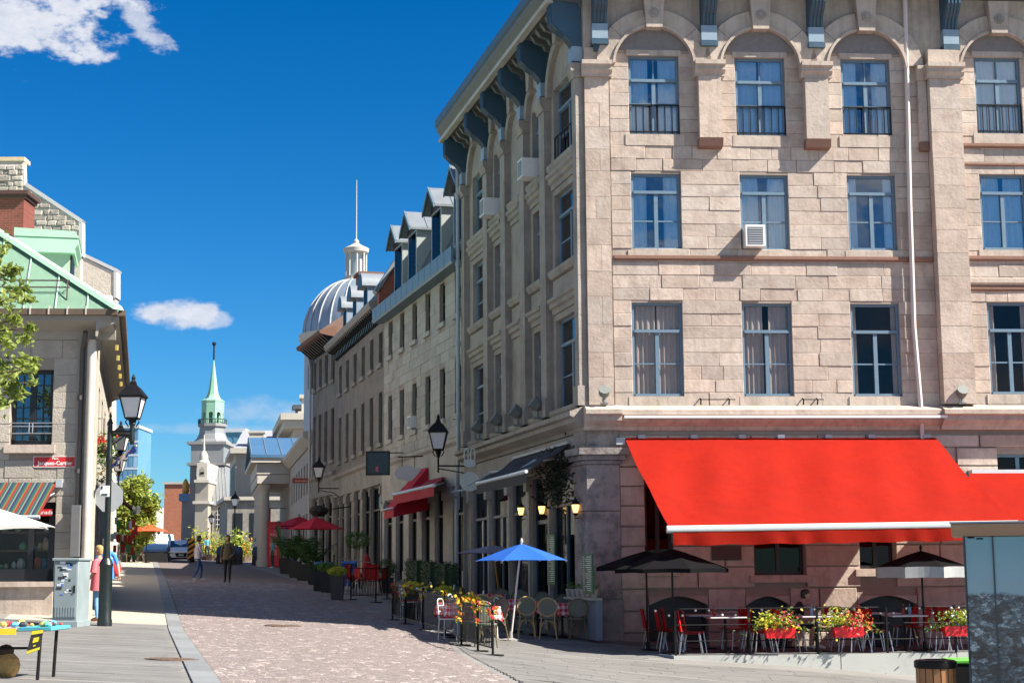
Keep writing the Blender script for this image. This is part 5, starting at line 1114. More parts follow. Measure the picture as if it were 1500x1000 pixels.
uTL, zTL = FA.px(915, 641, .12); uTR, zTR = FA.px(1370, 641, .12); uBL, zBL = FA.px(981, 775, WP); uBR, zBR = FA.px(1487, 767, WP)
aw = thing('red_awning', 'large bright red awning over the restaurant terrace', 'awning', FA(uTL, .12, zTL)); q = MB(); cloth(q, FA(uTL, .14, zTL), FA(uTR, .14, zTR), FA(uBR, WP, zBR + .02), FA(uBL, WP, zBL + .02), 70, 24, .07, random.Random(2)); fo = obj('canvas', q, AWR, aw, smooth=60, recalc=False)
q = MB(); q.tube([FA(uBL - .06, WP, zBL), FA(uBR + .06, WP, zBR)], .075, 12); obj('front_bar', q, AWBAR, aw, smooth=30)
q = MB(); rows = []
for j in range(4):
    rows.append([Vector(FA(uBL + .06 + (uBR - uBL - .06) * i / 60, WP + .05 + .035 * math.sin(i * .9 + math.sin(i * .3) * 2) * j / 3, (zBL + (zBR - zBL) * i / 60) - .06 - .265 * j / 3 + (.012 * math.sin(i * .8) if j == 3 else 0))) for i in range(61)])
q.loft(rows, caps=False, closed=False); obj('valance', q, AWR, aw, smooth=60, recalc=False)
for u in (uTL + .5, uTL + 3.6, uTR - 1.6):
    q = MB(); q.tube([FA(u, .1, zTL - .12), FA(u + .9, 1.7, (zTL + zBL) / 2 - .15), FA(u + .35, WP - .05, zBL - .02)], .035, 6); obj('folding_arm', q, AWBAR, aw)
for u in (uTL + .3, uTL + 1.5, uTL + 2.6, uTL + 3.5, uTL + 4.6, uTL + 5.6, uTR - .3): q = MB(); q.fbox(FA, u, u + .16, 0.02, .2, zTL - .02, zTL + .06); obj('wall_bracket', q, AWBAR if u == uTL + 3.5 else GALV, aw)
q = MB(); q.fbox(FA, uTL - .2, uTL + .0, .05, .2, zTL - .16, zTL); obj('motor_box', q, GALV, aw)
uS, zS = FA.px(1404, 693, .3); aw2 = thing('red_awning', 'second red awning set lower, running on past the tall stone pilaster', 'awning', FA(uS, .3, zS)); q = MB(); cloth(q, FA(uR1 - .25, .34, zS), FA(14.5, .34, zS), FA(14.5, WP, zBR), FA(uBR - 1.3, WP - .08, zBR - .05), 20, 8, .04); obj('canvas', q, AWR, aw2, smooth=60, recalc=False)
q = MB(); q.fbox(FA, uR1 - .2, 14.4, .02, .34, zS - .02, zS + .08); obj('cassette', q, AWBAR, aw2); q = MB(); q.tube([FA(uBR + .1, WP, zBR), FA(14.5, WP, zBR)], .07, 10); obj('front_bar', q, AWBAR, aw2)
# deck
ZD = -.11; DW = 3.55
uD0 = FA.px(986, 958, DW)[0]
DECK = mat('grey_deck_boards', (.10, .10, .10), .8, .2, 3); DFAS = mat('pale_grey_deck_fascia', (.42, .43, .40), .7, .12, 1.5, dirt=.35, dirtc=(.15, .15, .14), dscale=1.5)
dk = thing('terrace_deck', 'raised timber terrace deck with pale grey fascia', 'deck', FA(uD0, DW, -1.2)); q = MB(); pl = [FA(uD0, DW, 0), FA(14, DW, 0), FA(14, .15, 0), FA(uD0 + .2, .15, 0), FA(uD0 - .55, DW - 1.5, 0)]
q.prism([(p[0], p[1]) for p in pl], -1.6, ZD - .03); obj('base', q, DFAS, dk)
for i in range(24):
    w = .2 + i * .139; q = MB(); q.fbox(FA, uD0 + .02, 13.9, w, w + .13, ZD - .03, ZD); obj('deck_board', q, DECK, dk)
for i, (a, b) in enumerate(((uD0 + .01, uD0 + 3.4), (uD0 + 3.42, uD0 + 5.8), (uD0 + 5.82, 13.9))): q = MB(); q.fbox(FA, a, b, DW, DW + .03, -.75 - i * .1, ZD - .0); obj('fascia_panel', q, DFAS, dk)
q = MB(); e0, e1 = FA(uD0 - .56, DW - 1.5, 0), FA(uD0, DW + .02, 0); q.hexa([(e0[0], e0[1], -.4), (e1[0], e1[1], -.4), (e1[0] + .02, e1[1] + .02, -.4), (e0[0] + .02, e0[1] + .02, -.4), (e0[0], e0[1], ZD + .01), (e1[0], e1[1], ZD + .01), (e1[0] + .02, e1[1] + .02, ZD + .01), (e0[0] + .02, e0[1] + .02, ZD + .01)]); obj('blue_side_panel', q, mat('blue_grey_panel', (.13, .2, .26), .6), dk)
# railing
rl = thing('terrace_railing', 'thin black terrace railing with three horizontal bars along the deck edge', 'railing', FA(uD0, DW - .06, ZD))
for z in (ZD + .28, ZD + .60, ZD + .92): q = MB(); q.tube([FA(uD0 + .05, DW - .08, z), FA(13.5, DW - .08, z)], .010, 6); obj('bar', q, IRON, rl)
for u in [uD0 + .07] + [FA.px(x, 900, DW)[0] for x in (1098, 1198, 1300, 1400)] + [12.0]: q = MB(); q.fbox(FA, u - .02, u + .02, DW - .1, DW - .06, ZD, ZD + .95); obj('post', q, IRON if u < 9 or True else WHITE, rl)
# red chairs and tables
RED = mat('red_plastic', (.60, .012, .016), .35, .06, spec=.5); TOPG = mat('pale_table_top', (.50, .50, .50), .4, .06)
def make_chair():
    t = thing('terrace_chair', 'red moulded chair with steel legs on the terrace deck', 'chair', group='red chairs on the terrace'); s = MB()
    rows = []
    for k in range(7):
        y = -.21 + .42 * k / 6; rows.append([(x, y, .45 - .02 * math.cos(x * 6) - .015 * math.sin(k / 6 * math.pi)) for x in (-.22, -.12, 0, .12, .22)])
    s.loft(rows, caps=False, closed=False); s.loft([[(x, y, z - .018) for x, y, z in r] for r in rows], caps=False, closed=False); obj('seat', s, RED, t, smooth=60)
    b = MB(); rows = []
    for k in range(8):
        z = .46 + .42 * k / 7; hw_ = .21 - .02 * (k / 7) ** 3; rows.append([(x * hw_ / .21, .20 + .07 * k / 7 - .03 * (1 - (x / .21) ** 2), z) for x in (-.21, -.1, 0, .1, .21)])
    b.loft(rows, caps=False, closed=False); b.loft([[(x, y + .018, z) for x, y, z in r] for r in rows], caps=False, closed=False); obj('backrest', b, RED, t, smooth=60)
    for sx in (-1, 1):
        for (y0, y1) in ((-.17, -.23), (.17, .25)): l = MB(); l.tube([(sx * .16, y0, .43), (sx * .21, y1, 0)], .013, 6); obj('leg', l, STEEL, t)
    return t
def make_table(name='terrace_table', w=.38, d=.38):
    t = thing(name, 'square pale topped terrace table on a black pedestal', 'table', group='terrace tables'); q = MB(); q.cbox(-w, w, -d, d, .71, .74, .008); obj('tabletop', q, TOPG, t)
    q = MB(); q.tube([(0, 0, .03), (0, 0, .71)], .03, 8); obj('pedestal', q, IRON, t); q = MB(); q.box(-.28, .28, -.03, .03, 0, .03); q.box(-.03, .03, -.28, .28, .0, .028); obj('foot', q, IRON, t); return t
ch0 = make_chair(); tb0 = make_table(); cu = [0, 0]; ang = math.atan2(FA.d[1], FA.d[0])
def put(o, key, u, w, rz):
    p = FA(u, w, ZD); c = o if cu[key] == 0 else copy_tree(o); cu[key] += 1; c.location = p; c.rotation_euler = (0, 0, ang + rz); return c
rnd = random.Random(8)
for (px_, w, ds) in ((1062, 2.75, 'below the bronze plaque'), (1030, 1.1, 'by the first cellar arch'), (1195, 2.8, 'between the fullest flower boxes'), (1150, 1.0, 'behind the seated diner'), (1325, 2.8, 'beside the grey valanced parasol'), (1290, 1.05, 'by the sunlit wall patch'), (1440, 2.4, 'behind the glass kiosk')):
    u = FA.px(px_, 905, w)[0]; o = put(tb0, 1, u, w, 0); o['label'] = 'pale topped terrace table ' + ds
    for sx in (-1, 1):
        for k, dw in enumerate((-.22, .3)):
            if sx < 0 and k and px_ == 1195: continue
            o = put(ch0, 0, u + sx * (.60 + rnd.uniform(-.04, .12) + .1 * k), w + dw + rnd.uniform(-.05, .05), -sx * math.pi / 2 + rnd.uniform(-.25, .25))
            o['label'] = 'red chair, %s end of the %s side, terrace table %s' % (('wall', 'railing')[k], ('pier', 'kiosk')[sx > 0], ds)
            o['group'] = 'red chairs at the table ' + ds
for px_, w in ((958, 1.5), (974, 1.9)): o = put(ch0, 0, FA.px(px_, 905, 1.4)[0], w, math.pi / 2); o['label'] = 'red chair standing apart under the plain black parasols'
# small things on the tables: bottles and glasses
for i, (px_, w) in enumerate(((1046, 2.45), (1188, 2.5), (1203, 2.45), (1320, 2.45), (1333, 2.5))):
    u = FA.px(px_, 900, w)[0]; p = FA(u, w + .05 * i % .2, ZD + .74); q = MB(); q.lathe(0, 0, [(.034, 0), (.036, .12), (.03, .15), (.012, .18), (.014, .22)], 8); o = obj('condiment_bottle', q, mat('bottle_%d' % (i % 3), [(.5, .05, .03), (.3, .5, .6), (.35, .3, .1)][i % 3], .2), loc=p); tag(o, ['red', 'pale blue', 'amber'][i % 3] + ' condiment bottle on a terrace table', 'bottle', 'bottles on terrace tables')
# flower boxes hung on the railing
LEAFY = mat('box_leaf_green', (.10, .20, .03), .6, .2, 20, isl=.35, trans=.2); LIME = mat('lime_leaf', (.45, .48, .05), .6, .15, 20, isl=.25, trans=.3)
def petals(mb, c, r, rnd, n=5):
    d = Vector((rnd.gauss(0, 1), rnd.gauss(-.6, 1), rnd.gauss(.5, .8))).normalized(); a = d.orthogonal().normalized(); b = d.cross(a); c = Vector(c)
    mb.add([c + d * r * .25] + [c + (a * math.cos(2 * math.pi * k / (2 * n)) + b * math.sin(2 * math.pi * k / (2 * n))) * r * (1 if k % 2 else .55) for k in range(2 * n)], [(0, 1 + k, 1 + (k + 1) % (2 * n)) for k in range(2 * n)])
def leaf(mb, c, r, rnd, asp=.45, up=.2):
    d = Vector((rnd.gauss(0, 1), rnd.gauss(0, 1), rnd.gauss(up, .7))).normalized(); a = d.orthogonal().normalized(); a.rotate(Matrix.Rotation(rnd.uniform(0, 6.3), 3, d)); n = d.cross(a); c = Vector(c)
    mb.add([c - d * r, c + a * r * asp - n * r * .1, c + d * r, c - a * r * asp - n * r * .1, c + n * r * .18], [(0, 1, 4), (1, 2, 4), (2, 3, 4), (3, 0, 4)])
FLC = {k: mat('blossom_' + k, c, .6, .1, trans=.25) for k, c in dict(yellow=(.75, .55, .02), red=(.6, .03, .02), coral=(.75, .16, .12), pink=(.65, .12, .3), white=(.75, .75, .72), orange=(.75, .22, .02), violet=(.25, .1, .4)).items()}
def flower_box(px_, label, halves, seed, wbox=.62):
    u = FA.px(px_, 930, DW)[0]; rnd = random.Random(seed); zz = ZD + .33; t = thing('flower_box', label, 'flower box', FA(u, DW + .08, zz), group='flower boxes on the terrace railing'); q = MB()
    q.fprism(FA, [(u - wbox / 2 + .03, zz), (u + wbox / 2 - .03, zz), (u + wbox / 2, zz + .2), (u - wbox / 2, zz + .2)], DW - .04, DW + .16); obj('box', q, RED, t)
    q = MB()
    for k in range(330): a = rnd.gauss(0, .29); leaf(q, FA(u + a, DW + .06 + rnd.gauss(0, .1), zz + .2 + abs(rnd.gauss(0, .15)) - max(0, abs(a) - .3) * .5), rnd.uniform(.025, .05), rnd)
    obj('foliage', q, LEAFY, t, recalc=False)
    q = MB()
    for k in range(190): a = rnd.gauss(halves[0], .18); leaf(q, FA(u + a, DW + .08 + rnd.gauss(0, .1), zz + .26 + abs(rnd.gauss(0, .12))), rnd.uniform(.03, .05), rnd)
    obj('lime_foliage', q, LIME, t, recalc=False)
    for cname, cu_, nn in halves[1]:
        q = MB()
        for k in range(nn): petals(q, FA(u + rnd.gauss(cu_, .14), DW + .12 + rnd.gauss(0, .08), zz + .22 + rnd.gauss(.08, .11)), rnd.uniform(.028, .05), rnd)
        obj('blossoms', q, FLC[cname], t, recalc=False)
flower_box(1141, 'red flower box with yellow and coral blossoms beside the seated diner', (-.15, [('yellow', -.25, 30), ('coral', .08, 26), ('pink', .15, 12), ('red', .2, 10), ('yellow', .3, 14)]), 1)
flower_box(1241, 'red flower box thick with red and coral begonias', (-.22, [('coral', .1, 46), ('red', .15, 40), ('orange', .3, 16), ('pink', -.05, 10), ('yellow', -.3, 22)]), 2)
flower_box(1402, 'red flower box with green leaves and white blossoms beside the glass kiosk', (.1, [('white', -.05, 18), ('violet', .1, 8), ('yellow', .2, 10)]), 3)
# parasols
def parasol(name, label, base, ztop, zedge, rad, m_, pole_m, n=8, val=0.0, lean=(0, 0), rot=.2, group=None, basep=True, cat='parasol', squash=1.0, zbase=None, val_m=None, poler=.022):
    b = Vector(base); t = thing(name, label, cat, base, group=group); top = Vector((lean[0], lean[1], ztop - b.z))
    c = MB(); ring = []; K = 3; cc = top
    for k in range(n):
        a0, a1 = 2 * math.pi * k / n + rot, 2 * math.pi * (k + 1) / n + rot; rows = []
        for j in range(6):
            tt = j / 5; row = []
            for i in range(K * 2 + 1):
                s = i / (K * 2); p0, p1 = Vector((math.cos(a0), math.sin(a0) * squash, 0)) * rad * tt, Vector((math.cos(a1), math.sin(a1) * squash, 0)) * rad * tt
                p = p0.lerp(p1, s); dz = (zedge - ztop) * (tt ** 1.12) + .05 * rad * math.sin(math.pi * s) * tt * (-.5) + .035 * rad * math.sin(math.pi * s) * tt * tt
                p *= 1 - .05 * math.sin(math.pi * s) * tt; row.append(cc + p + Vector((0, 0, dz)))
            rows.append(row)
        c.loft(rows, caps=False, closed=False)
        if val:
            low = [p + Vector((0, 0, -val)) for p in rows[-1]]; v_ = MB(); v_.loft([rows[-1], low], caps=False, closed=False)
            o_ = ORG[t.name]; v_.v = [tuple(Vector(x) + o_) for x in v_.v]; obj('valance', v_, val_m or m_, t, recalc=False)
        rb = MB(); rb.tube([cc + Vector((0, 0, -.03)), cc + Vector((math.cos(a0), math.sin(a0) * squash, 0)) * rad + Vector((0, 0, zedge - ztop - .01))], .009, 4); rb.v = [tuple(Vector(x) + b) for x in rb.v]; obj('rib', rb, pole_m, t)
    c.v = [tuple(Vector(x) + b) for x in c.v]; obj('canopy', c, m_, t, smooth=60, recalc=False)
    p = MB(); p.tube([b, b + top + Vector((0, 0, .06))], poler, 8); p.lathe(b.x + top.x, b.y + top.y, [(.03, ztop + .03), (.035, ztop + .06), (.012, ztop + .12)], 8); obj('pole', p, pole_m, t, smooth=30)
    if basep: q = MB(); q.lathe(b.x, b.y, [(.26, b.z), (.26, b.z + .03), (.05, b.z + .06), (.04, b.z + .2)], 16); obj('base_plate', q, basep if basep is not True else IRON, t)
    return t
BLK = mat('black_canvas', (.004, .004, .005), .9, .2, 3, spec=.1); GREYC = mat('grey_valance_cloth', (.33, .34, .34), .8, .2, 6, trans=.15)
def pxp(px_, py_, w): u, z = FA.px(px_, py_, w); return FA(u, w, z)
p = FA(FA.px(986, 900, 2.9)[0], 2.9, ZD); parasol('black_parasol', 'black canvas parasol at the corner pier end of the terrace deck', p, pxp(985, 803, 2.9)[2], pxp(985, 833, 2.9)[2], 1.22, BLK, IRON, val=.08)
p = FA(FA.px(948, 900, 1.7)[0], 1.7, ZD); parasol('black_parasol', 'second black parasol close to the wall behind the first', p, pxp(950, 806, 1.7)[2], pxp(950, 830, 1.7)[2], 1.1, BLK, IRON, val=.08)
p = FA(FA.px(1353, 900, 2.9)[0], 2.9, ZD); parasol('black_parasol', 'black parasol with grey valance beside the glass kiosk', p, pxp(1352, 806, 2.9)[2], pxp(1352, 830, 2.9)[2], 1.0, BLK, IRON, val=.22, val_m=GREYC)
# string of bulbs along the railing
sl2 = thing('string_lights', 'string of small white bulbs looped along the terrace railing', 'string lights', FA(uD0, DW, ZD + .7)); q = MB(); b_ = MB()
for i in range(6):
    a, c = uD0 - .4 + i * 1.1, uD0 + .7 + i * 1.1; pts = [FA(a + (c - a) * k / 8, DW - .5 + .05, ZD + .98 - .18 * math.sin(math.pi * k / 8)) for k in range(9)]; q.tube(pts, .006, 4)
    for k in (1, 3, 5, 7): b_.ball((pts[k][0], pts[k][1], pts[k][2] - .03), .026, n=6, k=4)
obj('cable', q, IRON, sl2); struct(obj('bulbs', b_, mat('bulb_glass', (.8, .78, .72), .3), sl2), 'stuff')
# plaque on the wall under the awning
q = MB(); a, z1_ = FA.px(1042, 800, .06); b, z2_ = FA.px(1086, 820, .06); q.fbox(FA, a, b, .06, .1, z2_, z1_); tag(obj('wall_plaque', q, mat('dark_bronze', (.05, .025, .02), .5)), 'dark bronze plaque on the wall beneath the red awning', 'plaque')
# ------------------------------------------------ bin, kiosk
def bin_(px_, Y, top, rad, label, lid):
    x = atY(px_, 970, Y)[0]; z = ground(x, Y); t = thing('litter_bin', label, 'litter bin', (x, Y, z)); q = MB(); q.lathe(x, Y, [(rad * .86, z), (rad * .86, top - .06)], 20); obj('liner', q, IRON, t)
    for k in range(16):
        a0 = 2 * math.pi * (k + .07) / 16; a1 = 2 * math.pi * (k + .93) / 16; q = MB(); P = [(x + r_ * math.cos(a), y_ + r_ * math.sin(a)) for r_, a in ((rad, a0), (rad, a1), (rad * .9, a1), (rad * .9, a0)) for y_ in (Y,)]; q.prism(P, z + .06, top - .1); obj('slat', q, mat('varnished_slat', (.33, .15, .055), .5, .25, 8, objv=.2), t)
    q = MB(); q.lathe(x, Y, [(rad * 1.04, top - .12), (rad * 1.07, top - .1), (rad * 1.07, top - .02), (rad * .98, top), (rad * .6, top + .01), (rad * .58, top - .05), (.01, top - .06)], 24); obj('rim', q, lid, t, smooth=30)
bin_(1370, 24.6, .20, .30, 'round litter bin of varnished wooden slats with a black rim', IRON)
bx_ = atY(1406, 970, 25.4)[0]; z = ground(bx_, 25.4); t = thing('recycling_bin', 'dark recycling bin with a bright green lid beside the wooden bin', 'litter bin', (bx_, 25.4, z)); q = MB(); q.cbox(bx_ - .2, bx_ + .3, 25.2, 25.7, z, .1, .02); obj('body', q, IRON, t); q = MB(); q.cbox(bx_ - .22, bx_ + .32, 25.18, 25.72, .1, .17, .02); obj('lid', q, mat('green_lid', (.10, .42, .05), .5), t)
def poster_mat():
    m = bpy.data.materials.new('printed_old_city_view'); m.use_nodes = True; t = NT(m); b = t.n['Principled BSDF']; tc = t.new('ShaderNodeTexCoord'); s = t.new('ShaderNodeSeparateXYZ', {0: tc.outputs['Generated']}); z = s.outputs[2]
    sky = t.ramp(z, [(0, (.20, .34, .40)), (.72, (.20, .34, .40)), (1, (.13, .30, .38))])
    pos = t.new('ShaderNodeNewGeometry').outputs['Position']
    mp = t.new('ShaderNodeMapping', {'Vector': pos, 'Rotation': (0, .5, 0), 'Scale': (1, 1, 1.6)}).outputs[0]
    vs = [t.new('ShaderNodeSeparateColor', {0: t.new('ShaderNodeTexVoronoi', {'Vector': mp, 'Scale': sc}, distance='CHEBYCHEV').outputs['Color']}).outputs[0] for sc in (5, 13, 30)]; n1 = t.noise(pos, 30, 6, .8)
    k = t.math('MULTIPLY', t.math('ADD', t.math('ADD', t.math('MULTIPLY', vs[0], .4), t.math('MULTIPLY', vs[1], .35)), t.math('ADD', t.math('MULTIPLY', vs[2], .25), t.math('MULTIPLY', n1, .3))), .62)
    city = t.ramp(k, [(.22, (.006, .011, .018)), (.36, (.022, .042, .06)), (.50, (.07, .12, .15)), (.62, (.32, .42, .45))])
    hor = t.math('ADD', z, t.math('MULTIPLY', t.math('SUBTRACT', t.noise(pos, 3.5, 5), .5), .07)); msk = t.new('ShaderNodeMapRange', {0: hor, 1: .665, 2: .685}).outputs[0]
    t.l.new(t.mix(msk, city, sky), b.inputs['Base Color']); b.inputs['Roughness'].default_value = .12; b.inputs['Coat Weight'].default_value = .6; return m
KY = 24.2; kx0 = atY(1412, 800, KY)[0]; kd = Vector((1, -.32, 0)).normalized(); FKk = Fr((kx0, KY), (kd.x, kd.y)); kz = ground(kx0, KY) - .1; ktop = atY(1412, 786, KY)[2]
t = thing('glass_kiosk', 'tall glazed display kiosk printed with an old city panorama', 'kiosk', (kx0, KY, kz)); PM = poster_mat()
u1k = FKk.px(1457, 850)[0]
for (a, b) in ((.02, u1k - .012), (u1k + .012, u1k * 2.2), (u1k * 2.2 + .02, u1k * 3.4)): q = MB(); q.fbox(FKk, a, b, -.05, -.03, kz + .1, ktop); obj('printed_panel', q, PM, t); 
q = MB(); q.fbox(FKk, .0, u1k * 3.4, -.6, -.06, kz, ktop); obj('core', q, mat('kiosk_teal', (.05, .10, .12), .5), t)
for u in (0.0, u1k, u1k * 2.2): q = MB(); q.fbox(FKk, u - .012, u + .012, -.06, -.01, kz, ktop); obj('glazing_post', q, mat('dark_teal_metal', (.03, .055, .07), .4), t)
q = MB(); q.fprof(FKk, [(-.8, ktop), (.02, ktop + .01), (.28, ktop + .16), (.28, ktop + .19), (-.8, ktop + .2)], -.17, u1k * 3.6); obj('canopy_roof', q, mat('kiosk_roof_metal', (.30, .20, .14), .5, .1), t)
q = MB(); q.fbox(FKk, -.19, u1k * 3.6, -.8, .30, ktop + .2, ktop + .225); obj('roof_edge', q, GALV, t)
a, z_ = FKk.px(1431, 788); 
q = MB()
for (x0, x1, y) in ((1417, 1427, 787), (1430, 1440, 788.5)): a, z_ = FKk.px(x0, y); b, _ = FKk.px(x1, y); q.fbox(FKk, a, b, -.028, -.026, z_ - .012, z_ + .012)
obj('printed_caption', q, IRON, t)
# ---------------------------------------------------------------- things fixed to the corner building
def ac_unit(fr, u, z, w0, w, d, h, label):
    t = thing('air_conditioner', label, 'air conditioner', fr(u, w0, z), group='window air conditioners'); q = MB(); q.fbox(fr, u - w / 2, u + w / 2, w0 - .1, w0 + d, z, z + h); obj('case', q, WHITE, t)
    q = MB(); q.fbox(fr, u - w / 2 + .05, u + w / 2 - .05, w0 + d, w0 + d + .006, z + .05, z + h - .05); g = obj('grille', q, mat('grille_grey', (.16, .16, .17), .6), t)
    q = MB()
    for k in range(7): q.fbox(fr, u - w / 2 + .06, u + w / 2 - .06, w0 + d + .006, w0 + d + .014, z + .06 + k * (h - .12) / 7, z + .075 + k * (h - .12) / 7)
    obj('louvres', q, GALV, g)
u, z = FA.px(1103, 364); ac_unit(FA, u, z, -.05, .46, .35, .5, 'white air conditioner in a front window above the red awning')
u, z = FS.px(786, 263); ac_unit(FS, u, z, -.05, .5, .5, .5, 'white air conditioner below a top floor side window')
u, z = FS.px(728, 318); ac_unit(FS, u, z, -.05, .5, .5, .5, 'white air conditioner in a narrow side window next to the downpipe bay')
u, z = FB.px(607, 627); ac_unit(FB, u, z, -.1, .5, .3, .42, 'small white air conditioner in a middle window of the coursed stone row')
FLD = mat('weathered_floodlight', (.13, .15, .14), .6, .25, 8)
def flood(fr, u, w, z, label, yaw=0, s=1.0):
    t = thing('floodlight', label, 'floodlight', fr(u, w, z), group='floodlights on the stone ledge'); c = Vector(fr(u, w, z)); q = MB(); q.box(c.x - .10 * s, c.x + .10 * s, c.y - .08 * s, c.y + .08 * s, z, z + .03); q.tube([c, c + Vector((0, 0, .24 * s))], .03 * s, 8); obj('stand', q, FLD, t)
    q = MB(); n = Vector((fr.n[0], fr.n[1], 0)); a = c + Vector((0, 0, .28 * s)); q.tube([a - n * .1 * s + Vector((0, 0, -.02)), a, a + n * .14 * s + Vector((0, 0, .1 * s))], [.07 * s, .14 * s, .15 * s], 10); obj('lamp_head', q, FLD, t)
    q = MB(); q.box(c.x - .06 * s, c.x + .06 * s, c.y - .02, c.y + .02, z + .05, z + .16 * s); obj('junction_box', q, GREY_TR, t)
for i, (x, y) in enumerate(((705, 640), (733, 633), (762, 624), (791, 613))): u, z = FS.px(x, y, .25); flood(FS, u, .3, 5.29, 'weathered floodlight on the street side ledge below the %s side window' % ('wide end', 'narrow far', 'blind middle', 'narrow near')[i], s=1.15)
u = FA.px(885, 594, .3)[0]; flood(FA, u, .3, 5.29, 'floodlight on the ledge at the stone corner above the pier', s=.85)
u = FA.px(1409, 594, .3)[0]; flood(FA, u, .3, 5.29, 'brownish floodlight on the ledge at the foot of the giant pilaster', s=.85)
q = MB()
for (a, b) in ((1022, 1076), (1172, 1205)):
    ua, ub = FA.px(a, 588)[0], FA.px(b, 588)[0]; q.tube([FA(ua, .1, 5.42), FA(ub, .1, 5.42)], .012, 5)
    for u in (ua + .05, ub - .15): q.tube([FA(u, .02, 5.45), FA(u, .14, 5.42), FA(u, .1, 5.3)], .018, 5)
tag(obj('bare_light_bracket', q, IRON), 'bare iron lamp brackets standing on the stone ledge', 'bracket')
q = MB(); q.tube([FA(FA.px(x, y)[0], .03, FA.px(x, y)[1]) for x, y in ((1348, 385), (1372, 470), (1392, 545), (1412, 585))], .012, 5); tag(obj('loose_cable', q, mat('pinkish_cable', (.45, .33, .28), .7)), 'slack pale cable crossing the giant pilaster', 'cable')
# black awning on the street side
T0, T1 = FS.px(833, 652, .15), FS.px(752, 671, .15); B0, B1 = FS.px(771, 690, 1.6), FS.px(698, 708, 1.6)
uA0, uA1, zAt = T0[0], T1[0], (T0[1] + T1[1]) / 2; zAb = (B0[1] + B1[1]) / 2
aw = thing('black_awning', 'dark navy awning over the corner cafe shopfront', 'awning', FS(uA0, .12, zAt)); q = MB(); NAVY = mat('navy_canvas', (.012, .014, .022), .75, .15, 3)
cloth(q, FS(uA0, .14, zAt), FS(uA1, .14, zAt), FS(B1[0], 1.6, zAb + .02), FS(B0[0], 1.6, zAb + .02), 16, 8, .03); obj('canvas', q, NAVY, aw, smooth=60, recalc=False)
q = MB(); q.tube([FS(B0[0], 1.6, zAb), FS(B1[0], 1.6, zAb)], .04, 10); obj('front_bar', q, AWBAR, aw); q = MB(); q.fbox(FS, uA0 - .05, uA1, .1, .2, zAt, zAt + .06); obj('cassette', q, GALV, aw)
q = MB()
rows = [[FS(B0[0] + (B1[0] - B0[0]) * i / 20, 1.6, zAb - .05 - .2 * j) for i in range(21)] for j in (0, 1)]; q.loft(rows, caps=False, closed=False); obj('valance', q, NAVY, aw, recalc=False)
for u in (uA0 + .3, uA1 - .5): q = MB(); q.tube([FS(u, .1, zAt - .3), FS(u + .4, .8, zAt - .35), FS(u, 1.55, zAb)], .03, 6); obj('folding_arm', q, AWBAR, aw)
t = thing('dark_garland', 'dark leafy garland hanging under the navy awning by the corner pier', 'garland', FS(1.2, .5, 3.6)); q = MB(); rnd = random.Random(5)
for k in range(520): leaf(q, FS(rnd.gauss(1.5, .55), .35 + rnd.gauss(0, .15), 3.75 + rnd.gauss(0, .2) - .35 * math.sin(k)), .07, rnd)
obj('foliage', q, mat('dark_garland_leaf', (.03, .035, .02), .8, .3, 20, isl=.4), t, recalc=False); q = MB(); q.tube([FS(.3, .12, 4.1), FS(1.2, .4, 3.9), FS(2.8, .12, 4.0)], .02, 5); obj('wire', q, IRON, t)
# lit wall lanterns
BULB = mat('lit_lantern_glass', (.9, .6, .25), .4, emit=(1.0, .55, .16, 1.0))
for (x, y) in ((763, 748), (793.5, 746), (843, 744)):
    u, z = FS.px(x, y, .22); t = thing('wall_lantern', 'small lit wall lantern beside the cafe shopfront', 'lantern', FS(u, .1, z), group='lit wall lanterns of the cafe'); c = FS(u, .22, z); q = MB(); q.lathe(c[0], c[1], [(.05, z - .10), (.085, z + .06), (.085, z + .08)], 8); obj('globe', q, BULB, t)
    q = MB(); q.lathe(c[0], c[1], [(.10, z + .085), (.09, z + .12), (.03, z + .2), (.01, z + .26)], 8); q.lathe(c[0], c[1], [(.02, z - .17), (.06, z - .14), (.055, z - .105)], 8); q.tube([FS(u, .1, z - .2), FS(u, .24, z - .24), FS(u, .22, z - .15)], .014, 5); obj('iron_frame', q, IRON, t)
# green menu boards with white lines of text too small to read
MENU = mat('menu_green', (.02, .11, .05), .5)
def menu(fr, px0, px1, py0, py1, w, label):
    a, z1_ = fr.px(px0, py0, w); b, z0_ = fr.px(px1, py1, w); a, b = min(a, b), max(a, b); q = MB(); q.fbox(fr, a, b, w - .03, w, z0_, z1_); o = tag(obj('menu_board', q, MENU), label, 'menu board'); rnd = random.Random(px0); l = MB(); z = z1_ - .06; k = 0
    while z > z0_ + .05:
        x0 = a + (b - a) * .12; l.fbox(fr, x0, x0 + (b - a) * rnd.uniform(.35, .62), w, w + .003, z - .012, z); l.fbox(fr, b - (b - a) * .2, b - (b - a) * .08, w, w + .003, z - .012, z); z -= .045; k += 1
    obj('menu_lines', l, SGW, o)
menu(FS, 853, 868, 811, 870, .34, 'green menu board hung on the corner stone pier'); menu(FS, 801, 813, 783, 856, .2, 'green menu board between the cafe door and window')
